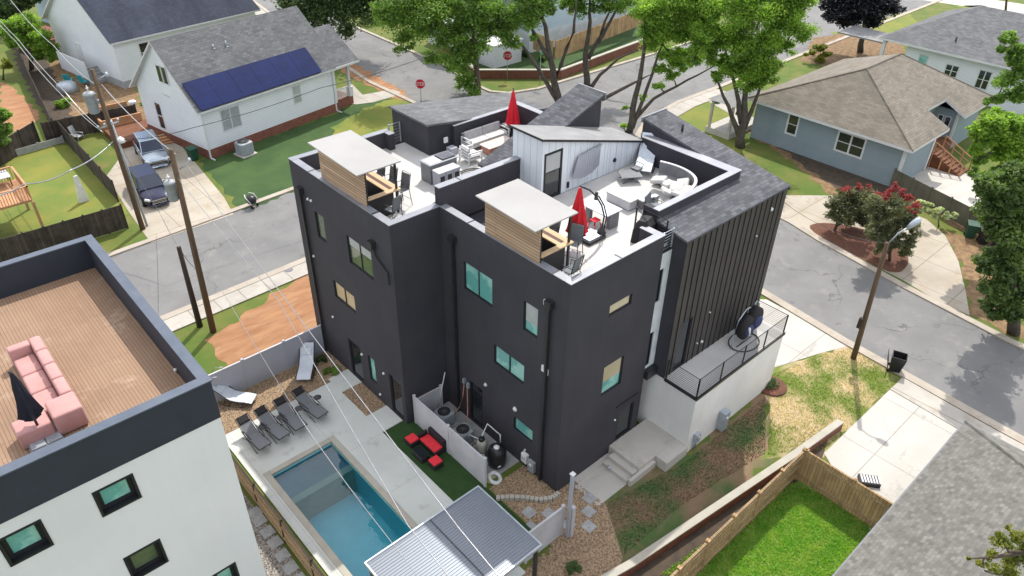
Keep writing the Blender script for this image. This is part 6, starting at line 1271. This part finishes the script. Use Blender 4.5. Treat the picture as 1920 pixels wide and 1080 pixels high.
wire('power_line', 'thick bright cable from the top of the cars pole towards the upper left', [atv(182, 160, P3), at(100, 85, 9.5), at(20, 0, 10), at(-60, -70, 10)], .024, .3)
wire('power_line', 'cable from the cars pole down to the short stub pole', [atv(220, 262, P3), atv(300, 400, P3), p2t], .018, .2)
wire('power_line', 'pair mate cable from the cars pole to the upper left corner', [atv(188, 240, P3), at(120, 170, 8.6), at(35, 75, 9), at(-40, -10, 9.5)], .022, .2)
wire('power_line', 'lower cable from the cars pole to the upper left corner', [atv(193, 248, P3), at(110, 172, 8.2), at(30, 78, 8.6), at(-40, 0, 9)], .022, .2)
wire('power_line', 'slack cable from the cars pole crossing the bright lawn to the left edge', [atv(215, 262, P3), at(130, 320, 6.5), at(45, 345, 6.2), at(-40, 372, 6.2)], .035, .2)
wire('power_line', 'long thin cable from the cars pole across the front of the solar roof house', [atv(232, 262, P3), at(360, 240, 7.6), at(600, 165, 8.2), at(815, 100, 9)], .02, .15, 'blackmetal')
wire('power_line', 'cable from the street lamp pole towards the black townhouse wing', [p5t, at(1562, 430, 7), (28.8, 13.6, 9.6)], .01, .15, 'blackmetal')
wire('power_line', 'bright cable from the cars pole top down to the tall pole near the bare ground', [atv(190, 158, P3), atv(330, 290, P1)], .026, .3)
# ------------------------------------------------------------ trees and plants
def leafmesh(name, m, parent, blobs, n, size, sub=14, flat=.5, shell=.75):
    """blobs: (centre, radius); leaves are small bent quads gathered in sub-clumps"""
    tot = sum(r**2.2 for c, r in blobs); C = []; S_ = []
    for c, r in blobs:
        k = max(40, int(1.7*n*r**2.2/tot)); ns = max(6, int(1.6*sub*(r/1.5)**1.2)) if r > .8 else max(5, sub//2)
        d = rng.normal(size=(ns, 3)); d /= np.linalg.norm(d, axis=1)[:, None]; cc = np.array(c)+d*(r*shell*rng.uniform(.3, 1.1, (ns, 1)))*np.array([1, 1, .85]); cr_ = r*rng.uniform(.25, .55, ns)
        idx = rng.integers(0, ns, k); e = rng.normal(size=(k, 3)); e /= np.linalg.norm(e, axis=1)[:, None]
        C.append(cc[idx]+e*(cr_[idx]*rng.uniform(.1, 1.25, k)**.8)[:, None]*np.array([1, 1, .62]))
    C = np.concatenate(C); k = len(C); s = .85*size*rng.uniform(.6, 1.35, k)
    nrm = rng.normal(size=(k, 3)); nrm[:, 2] = np.abs(nrm[:, 2])+flat; nrm /= np.linalg.norm(nrm, axis=1)[:, None]
    a = np.cross(nrm, rng.normal(size=(k, 3))); a /= np.linalg.norm(a, axis=1)[:, None]; b = np.cross(nrm, a)
    V = np.stack([C-a*s[:, None]*.5, C+b*s[:, None]*.32-nrm*s[:, None]*.08, C+a*s[:, None]*.5, C-b*s[:, None]*.32-nrm*s[:, None]*.08], 1).reshape(-1, 3)
    V -= np.array(parent.location)
    me = bpy.data.meshes.new(name); me.vertices.add(4*k); me.vertices.foreach_set('co', V.ravel().astype('f')); me.loops.add(4*k); me.loops.foreach_set('vertex_index', np.arange(4*k, dtype='i'))
    me.polygons.add(k); me.polygons.foreach_set('loop_start', np.arange(0, 4*k, 4, dtype='i')); me.update(); me.validate()
    o = bpy.data.objects.new(name, me); COL.objects.link(o); me.materials.append(MATS[m]); o.parent = parent; return o
def tree(name, label, cat, base, blobs, n, size, m, limbs, bark='bark', r=.28, sub=14, group=None, extra=None, zb=0, lim_r=.5, fork=None):
    """base px on the ground; blobs (px,py,rpx[,push]) ; limbs lists of px points starting at the base"""
    P = at(*base, zb) if len(base) == 2 else Vector(base); t = thing(name, label, cat, P, 0, group); W = []
    for q in blobs:
        c = atv(q[0], q[1], P); rad = q[2]*mpp(c)
        if len(q) > 3: c = Vector(CP)+(c-Vector(CP))*(1+q[3]/((c-Vector(CP)).length))
        else: c = Vector(CP)+(c-Vector(CP))*(1+random.uniform(-.5, .5)*rad/((c-Vector(CP)).length))
        c.z = max(c.z, rad*.35); W.append((tuple(c), rad))
    b = MB(True)
    for li in limbs:
        pts = [atv(x, y, P) for x, y in li]; pts[0] = Vector((P.x, P.y, 0)) if li[0] == tuple(base)[:2] or li is limbs[0] else pts[0]
        k = len(pts); r0 = r if li is limbs[0] else r*lim_r; fine = []
        for i in range(k-1):
            for j in range(3): f = j/3; q = pts[i].lerp(pts[i+1], f)+Vector((random.uniform(-1, 1), random.uniform(-1, 1), 0))*r0*.3*(1 if i+j else 0); fine.append(q)
        fine.append(pts[-1]); b.tube(fine, [r0*(1.15-.9*i/(len(fine)-1)) for i in range(len(fine))], 8)
    for c, rad in W:       # twigs reaching into every clump
        c = Vector(c); s = min((Vector(v) for v in b.v), key=lambda v: (v-c).length) if b.v else P
        b.tube([s, s.lerp(c, .5)+Vector((0, 0, -.1*rad)), c], [r*.25, r*.16, r*.05], 5)
        for _ in range(3): d = Vector((random.gauss(0, 1), random.gauss(0, 1), random.gauss(0, .6))).normalized()*rad*.8; b.tube([s.lerp(c, .6), c+d], [r*.1, r*.03], 4)
    b.build('trunk', bark, t); leafmesh('crown', m, t, W, n, size, sub)
    if extra:
        for nm, mm, bl, nn, sz in extra:
            W2 = [(tuple(atv(q[0], q[1], P)), q[2]*mpp(atv(q[0], q[1], P))) for q in bl]; leafmesh(nm, mm, t, W2, nn, sz, 10)
    return t
tree('street_tree', 'tree with shade painted into its leaves, overhanging the side street above the solar roof house', 'tree', (545, 100), [(555, 0, 48), (600, 15, 55), (650, 5, 55), (690, 20, 40), (600, 55, 32), (645, 60, 26), (560, 38, 30), (625, 80, 14), (705, -20, 50), (610, -45, 60)], 15000, .34, 'leaf_dark', [((545, 100), (547, 40), (580, -10)), ((547, 45), (640, 10))], 'barkdark', .32)  # dark leaf colour paints in the unlit side of the crown
tree('street_tree', 'broad bright green tree at the street corner left of the stop sign with the shed', 'tree', (896, 182), [(735, 25, 45), (790, 40, 48), (760, -15, 50), (845, 60, 48), (825, 5, 55), (885, 35, 50), (860, 110, 40), (893, 85, 36), (875, 150, 30), (888, 168, 18), (915, 55, 28), (760, 75, 26), (745, 95, 10), (810, 110, 22), (900, -20, 50)], 26000, .27, 'leaf_mid', [((896, 182), (893, 100), (880, 30)), ((893, 110), (840, 50), (770, 30))], 'bark', .3, 16)
tree('street_tree', 'sparse leaning tree with several bare trunks behind the shingle ramp roof', 'tree', (1050, 197), [(985, 20, 38), (1010, 5, 36), (945, 40, 34), (955, 70, 24), (925, 15, 32), (1000, 45, 20), (990, -30, 50), (1040, -20, 30), (970, 85, 16), (1020, -5, 34), (940, 62, 22), (1000, 68, 14), (1035, 20, 16), (965, 30, 30)], 14500, .25, 'leaf_mid', [((1050, 197), (1035, 130), (1022, 50), (1010, 0)), ((1050, 197), (1010, 130), (980, 85), (962, 70)), ((1030, 110), (1000, 60), (985, 30)), ((1040, 150), (1075, 60), (1080, 0))], 'barkdark', .33, lim_r=.6)
tree('street_tree', 'tree with two dark upright trunks and a bare side branch behind the terrace', 'tree', (1100, 172), [(1080, 5, 24), (1135, -15, 34), (1165, -8, 30), (1090, -30, 40), (1120, 12, 18), (1085, 15, 22), (1150, 10, 24), (1175, 5, 28), (1060, 0, 24), (1195, 30, 18)], 9000, .24, 'leaf_mid', [((1100, 172), (1098, 100), (1106, 40), (1105, -10)), ((1103, 110), (1128, 60), (1150, 0)), ((1106, 168), (1125, 140), (1160, 110), (1200, 92)), ((1120, 80), (1145, 40), (1168, -5))], 'barkdark', .3, lim_r=.65)
tree('street_tree', 'bright tree with forked trunks rising between the terrace and the right hand street', 'tree', (1180, 248), [(1225, 25, 34), (1260, 5, 40), (1250, 55, 34), (1225, 80, 24), (1285, 60, 30), (1255, 95, 24), (1240, 128, 20), (1235, 160, 13), (1205, 185, 10), (1315, 30, 36), (1300, -20, 50), (1170, 200, 8), (1170, 238, 10), (1270, 110, 30), (1290, 25, 40), (1230, 50, 30), (1262, 140, 18), (1210, 10, 34), (1215, 60, 22), (1300, 100, 26), (1280, 130, 14)], 25000, .22, 'leaf_bright', [((1180, 248), (1192, 180), (1207, 100), (1210, 40)), ((1186, 240), (1215, 160), (1235, 100), (1255, 50)), ((1190, 225), (1225, 185), (1290, 150), (1345, 120)), ((1128, 187), (1190, 155), (1220, 140))], 'barkdark', .27, lim_r=.6)
tree('street_tree', 'large bright green tree with several limbs on the sunny lawn beside the bungalow', 'tree', (1388, 276), [(1340, 20, 42), (1385, 40, 45), (1430, 15, 45), (1475, 35, 45), (1505, 55, 30), (1495, 5, 38), (1360, 70, 34), (1400, 95, 38), (1435, 105, 30), (1390, 135, 30), (1425, 150, 26), (1350, 115, 24), (1340, 140, 12), (1310, 85, 26), (1445, 70, 34), (1300, 120, 14), (1400, -20, 55), (1490, -30, 50), (1370, 125, 30), (1415, 130, 32), (1330, 95, 28), (1450, 120, 24), (1400, 160, 22), (1440, 140, 24), (1470, 90, 24), (1330, 60, 34), (1380, 80, 38), (1345, 150, 14)], 42000, .22, 'leaf_bright', [((1388, 276), (1392, 230), (1400, 170), (1425, 110)), ((1388, 260), (1365, 200), (1340, 140)), ((1390, 230), (1380, 170), (1362, 100)), ((1395, 240), (1415, 190), (1435, 140))], 'barkdark', .36, lim_r=.6, sub=16)
tree('street_tree', 'dark purple leafed tree beyond the side street', 'tree', (1613, 98), [(1570, 8, 34), (1610, 5, 36), (1655, 8, 34), (1590, 32, 26), (1635, 35, 24), (1560, 28, 18), (1675, 18, 18), (1620, -25, 45)], 12000, .38, 'leaf_purple', [((1613, 98), (1620, 50), (1615, 10))], 'barkdark', .32)
tree('street_tree', 'tree with shade painted into its leaves, filling the right edge beside the curved driveway', 'tree', (1900, 625), [(1895, 330, 44), (1855, 350, 32), (1880, 375, 44), (1900, 430, 44), (1860, 420, 26), (1880, 400, 44), (1905, 460, 45), (1885, 500, 38), (1870, 545, 36), (1905, 560, 40), (1845, 575, 18), (1915, 390, 40), (1930, 520, 50), (1875, 590, 22), (1855, 500, 26), (1900, 600, 24), (1850, 470, 18), (1862, 372, 20)], 26000, .24, 'leaf_shade', [((1900, 625), (1900, 480), (1895, 330))], 'barkdark', .3)  # shade of the crown is put into the leaf colour
tree('street_tree', 'bright yellow green tree branches at the right edge over the red stairs', 'tree', (1930, 470), [(1860, 250, 36), (1895, 225, 36), (1840, 275, 24), (1880, 285, 30), (1830, 240, 16), (1915, 265, 34), (1870, 320, 18), (1895, 380, 14), (1835, 300, 16), (1860, 225, 30), (1905, 300, 26), (1850, 330, 14), (1890, 250, 40)], 16000, .24, 'leaf_bright', [((1930, 470), (1930, 350), (1900, 260))], 'barkdark', .25)
tree('street_tree', 'mid green tree at the right edge in front of the white house', 'tree', (1945, 330), [(1900, 70, 20), (1905, 110, 26), (1885, 150, 24), (1870, 185, 18), (1905, 175, 28), (1915, 130, 26), (1850, 190, 12), (1912, 90, 22), (1880, 92, 12)], 8000, .26, 'leaf_mid', [((1945, 330), (1940, 200), (1905, 100))], 'barkdark', .25)
q = at(1890, 1030, 7.6); d = Vector((sin(YAW), -cos(YAW), 0)); q = q+d*13.5
tree('street_tree', 'yellowish leafy branch reaching in front of the light shingle roof at the lower right', 'tree', (q.x, q.y, 0), [(1885, 1020, 24), (1905, 1000, 20), (1862, 1042, 16), (1843, 1060, 13), (1905, 1048, 30), (1815, 1046, 5), (1888, 988, 9), (1880, 1078, 26), (1940, 1020, 40), (2000, 1000, 60)], 5200, .12, 'leaf_yellow', [((2500, 1400), (2350, 1150), (2150, 1040), (1990, 1030), (1890, 1035)), ((1950, 1030), (1900, 1005), (1888, 985)), ((1930, 1035), (1860, 1045), (1815, 1048))], 'bark', .13, 8)
tree('garden_tree', 'bright feathery green tree at the upper left beside the navy roof house', 'tree', (60, 130), [(20, 55, 26), (50, 45, 28), (75, 70, 24), (45, 75, 22), (90, 85, 18), (20, 80, 16), (95, 105, 14), (70, 100, 16)], 9000, .3, 'leaf_bright', [((60, 130), (55, 90), (50, 50))], 'bark', .2)
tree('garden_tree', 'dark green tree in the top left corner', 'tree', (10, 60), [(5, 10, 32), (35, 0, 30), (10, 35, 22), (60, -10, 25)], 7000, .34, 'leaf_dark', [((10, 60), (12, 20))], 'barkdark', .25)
tree('garden_tree', 'small yellow green bush top at the left edge beside the wooden posts', 'shrub', (6, 150), [(5, 122, 13), (14, 118, 8)], 900, .25, 'leaf_yellow', [((6, 150), (6, 122))], 'bark', .1)
tree('garden_tree', 'green tree cut off by the left edge beside the fenced bare ground', 'tree', (-10, 300), [(2, 215, 18), (10, 240, 18), (5, 262, 16), (-10, 235, 25)], 4500, .26, 'leaf_mid', [((-10, 300), (0, 240))], 'bark', .2)
tree('crepe_myrtle', 'crepe myrtle with red blossom, left one on the mulch bed', 'tree', (1565, 432), [(1585, 385, 30), (1615, 378, 30), (1602, 405, 28), (1568, 400, 22), (1632, 392, 26), (1580, 368, 20), (1622, 415, 22), (1560, 385, 16), (1605, 362, 18)], 8500, .17, 'leaf_myrtle', [((1565, 432), (1575, 400), (1590, 375)), ((1568, 425), (1605, 400), (1625, 385))], 'barkdark', .09, 14, 'crepe myrtles on the mulch bed', [('blossom', 'flower_red', [(1583, 353, 10), (1594, 358, 10), (1628, 350, 9), (1618, 360, 8), (1600, 366, 8), (1640, 365, 14), (1575, 372, 10), (1612, 352, 12)], 1300, .13)])
tree('crepe_myrtle', 'crepe myrtle with red blossom, right one leaning over the curved driveway', 'tree', (1668, 488), [(1650, 395, 30), (1680, 388, 32), (1660, 425, 32), (1690, 420, 30), (1700, 450, 26), (1672, 455, 26), (1642, 438, 26), (1710, 402, 22), (1655, 470, 18), (1718, 430, 16), (1700, 472, 16), (1640, 375, 20)], 12000, .17, 'leaf_myrtle', [((1668, 488), (1672, 450), (1680, 400)), ((1668, 480), (1650, 440), (1645, 400))], 'barkdark', .09, 14, 'crepe myrtles on the mulch bed', [('blossom', 'flower_red', [(1690, 362, 11), (1703, 370, 11), (1715, 385, 10), (1700, 390, 10), (1686, 402, 8), (1660, 372, 6), (1718, 398, 8), (1690, 378, 9), (1665, 360, 12), (1680, 350, 10), (1655, 385, 10), (1712, 412, 10)], 1900, .13)])
tree('flowering_shrub', 'row of pale flowering shrub in front of the weathered fence by the driveway', 'shrub', (1760, 425), [(1724, 378, 9), (1742, 388, 11), (1760, 396, 11), (1775, 405, 10), (1790, 405, 9), (1752, 405, 9), (1730, 395, 8)], 2600, .17, 'flower_white', [((1760, 425), (1758, 398))], 'barkdark', .05, 8)
tree('round_shrub', 'yellow green round shrub beside the far street below the purple tree', 'shrub', (1540, 118), [(1535, 92, 14), (1550, 100, 12), (1520, 100, 12), (1538, 108, 12)], 2600, .3, 'leaf_yellow', [((1540, 118), (1538, 95))], 'barkdark', .08, 8)
for px, py, r, m, l in ((620, 690, 15, 'leaf_mid', 'green bush on the rock bed against the black wall nearer the patio'), (603, 672, 10, 'leaf_dark', 'smaller dark bush in the corner of the grey vinyl fence and the black wall'), (1077, 1062, 15, 'leaf_dark', 'spiky dark green plant in the pebbles by the metal canopy post'), (576, 622, 5, 'leaf_mid', 'tiny bush peeping over the grey vinyl fence'), (212, 212, 9, 'leaf_bright', 'palm like plant left of the raised planter'), (238, 238, 9, 'leaf_bright', 'palm like plant in front of the dark car and planter'), (120, 190, 15, 'leaf_bright', 'loose bright bush between two dark fences near the covered table'), (272, 192, 8, 'leaf_mid', 'green shrub in the raised planter beside the flower pot'), (1345, 190, 5, 'leaf_mid', 'small round shrub by the bungalow walk, nearer the street'), (1368, 180, 5, 'leaf_mid', 'small round shrub by the bungalow walk, farther from the street'), (985, 100, 12, 'leaf_dark', 'dark spiky shrub below the porch of the sky blue house'), (1015, 108, 9, 'leaf_mid', 'bush beside the corner of the plank fence'), (1385, 212, 5, 'leaf_dark', 'small dark shrub at the tree foot on the sunny lawn'), (700, 20, 30, 'leaf_mid', 'bush by the pavement beyond the broad corner tree'), (1830, 322, 12, 'leaf_mid', 'shrub beside the red stairs of the bungalow'), (1880, 420, 10, 'leaf_dark', 'low dark shrub behind the weathered fence at the right')):
    tree('bush', l, 'shrub', (px, py+r*.6), [(px, py, r), (px-r*.5, py+r*.3, r*.6), (px+r*.5, py+r*.3, r*.6)], int(260+r*70), .13 if py > 500 else .24, m, [((px, py+r*.6), (px, py))], 'barkdark', .04, 8)
t = thing('round_planting', 'round dark mulch ring with small plants at the corner of the terrace base', 'planting bed', at(1446, 725)); p = at(1446, 725); b = MB(True); b.lathe((p.x, p.y, 0), [(.75, 0), (.75, .09), (.68, .1)], 20); b.build('mulch_ring', 'mulch', t); leafmesh('plants', 'leaf_dark', t, [((p.x, p.y, .2), .45)], 350, .12, 6)
# grass tufts and pebbles give the nearby ground a real surface
def scatter(name, label, poly, n, m, size, h, z, kind='grass'):
    xs_, ys_ = [p[0] for p in poly], [p[1] for p in poly]; P = []
    def inside(x, y):
        c = False; j = len(poly)-1
        for i in range(len(poly)):
            if (poly[i][1] > y) != (poly[j][1] > y) and x < (poly[j][0]-poly[i][0])*(y-poly[i][1])/(poly[j][1]-poly[i][1])+poly[i][0]: c = not c
            j = i
        return c
    while len(P) < n:
        x, y = random.uniform(min(xs_), max(xs_)), random.uniform(min(ys_), max(ys_))
        if inside(x, y): P.append((x, y))
    P = np.array(P); s = size*rng.uniform(.5, 1.5, n); a = rng.uniform(0, 2*pi, n); c_, s__ = np.cos(a), np.sin(a)
    if kind == 'grass':
        hh = h*rng.uniform(.4, 1.3, n); lx, ly = rng.normal(0, .4, n)*h, rng.normal(0, .4, n)*h
        V = np.stack([np.c_[P[:, 0]-c_*s, P[:, 1]-s__*s, np.full(n, z)], np.c_[P[:, 0]+c_*s, P[:, 1]+s__*s, np.full(n, z)], np.c_[P[:, 0]+lx, P[:, 1]+ly, z+hh]], 1).reshape(-1, 3); F_ = np.arange(3*n).reshape(-1, 3); k = 3
    else:
        o = [(1, 0, 0), (.3, .9, 0), (-.8, .6, 0), (-.7, -.7, 0), (.4, -.9, 0), (.1, 0, .8)]; V = []
        for ox, oy, oz in o: V.append(np.c_[P[:, 0]+(ox*c_-oy*s__)*s, P[:, 1]+(ox*s__+oy*c_)*s*.8, z+oz*s])
        V = np.stack(V, 1).reshape(-1, 3); B0 = np.arange(n)[:, None]*6; F_ = np.concatenate([B0+np.array(q) for q in ((0, 1, 5), (1, 2, 5), (2, 3, 5), (3, 4, 5), (4, 0, 5))]).reshape(-1, 3); k = 3
    me = bpy.data.meshes.new(name); me.vertices.add(len(V)); me.vertices.foreach_set('co', V.ravel().astype('f')); me.loops.add(F_.size); me.loops.foreach_set('vertex_index', F_.ravel().astype('i'))
    me.polygons.add(len(F_)); me.polygons.foreach_set('loop_start', np.arange(0, F_.size, 3, dtype='i')); me.update(); me.validate(); me.materials.append(MATS[m])
    o = bpy.data.objects.new(name, me); COL.objects.link(o); return tag(o, label, 'grass' if kind == 'grass' else 'pebbles', None, 'stuff')
def wp(px): return [tuple(at(*p))[:2] for p in px]
scatter('grass', 'bright grass behind the light wooden fence', wp([(1235, 1080), (1480, 905), (1655, 965), (1600, 1080)]), 20000, 'blade_green', .03, .09, .005)
scatter('grass', 'dry patchy grass around the street lamp', wp([(1440, 705), (1540, 664), (1597, 652), (1688, 712), (1545, 846), (1500, 835), (1440, 860)]), 14000, 'blade_dry', .022, .06, .007)
scatter('grass', 'thin shaded grass in the dark side yard', wp([(1135, 945), (1280, 870), (1435, 745), (1435, 850), (1290, 940), (1170, 1040)]), 9000, 'dirt_yard', .025, .05, .005)
scatter('pebbles', 'brown river pebbles around the stepping stones', [(15.6, 13.95), (16.6, 13.9), (16.7, 12.3), (15.3, 10.1), (13.0, 9), (10, 9), (10, 12), (13.6, 12.2), (13.6, 16), (15.55, 16)], 9000, 'pebble', .05, 0, .012, 'p')
scatter('pebbles', 'brown river pebbles between recliners and vinyl fence', [(6, 26.35), (12.0, 26.35), (12.05, 26.65), (13.1, 26.65), (13.1, 28.5), (6, 28.5)], 6500, 'pebble', .055, 0, .02, 'p')
scatter('pebbles', 'brown river pebbles in the square bed by the black wall', [(12.02, 23.15), (13.1, 23.15), (13.1, 25.28), (12.02, 25.28)], 1500, 'pebble', .055, 0, .02, 'p')
scatter('pebbles', 'grey white gravel behind the pool fence', [(4.4, 12), (5.6, 12), (5.6, 26), (4.4, 26)], 5000, 'pebble_grey', .055, 0, .008, 'p')
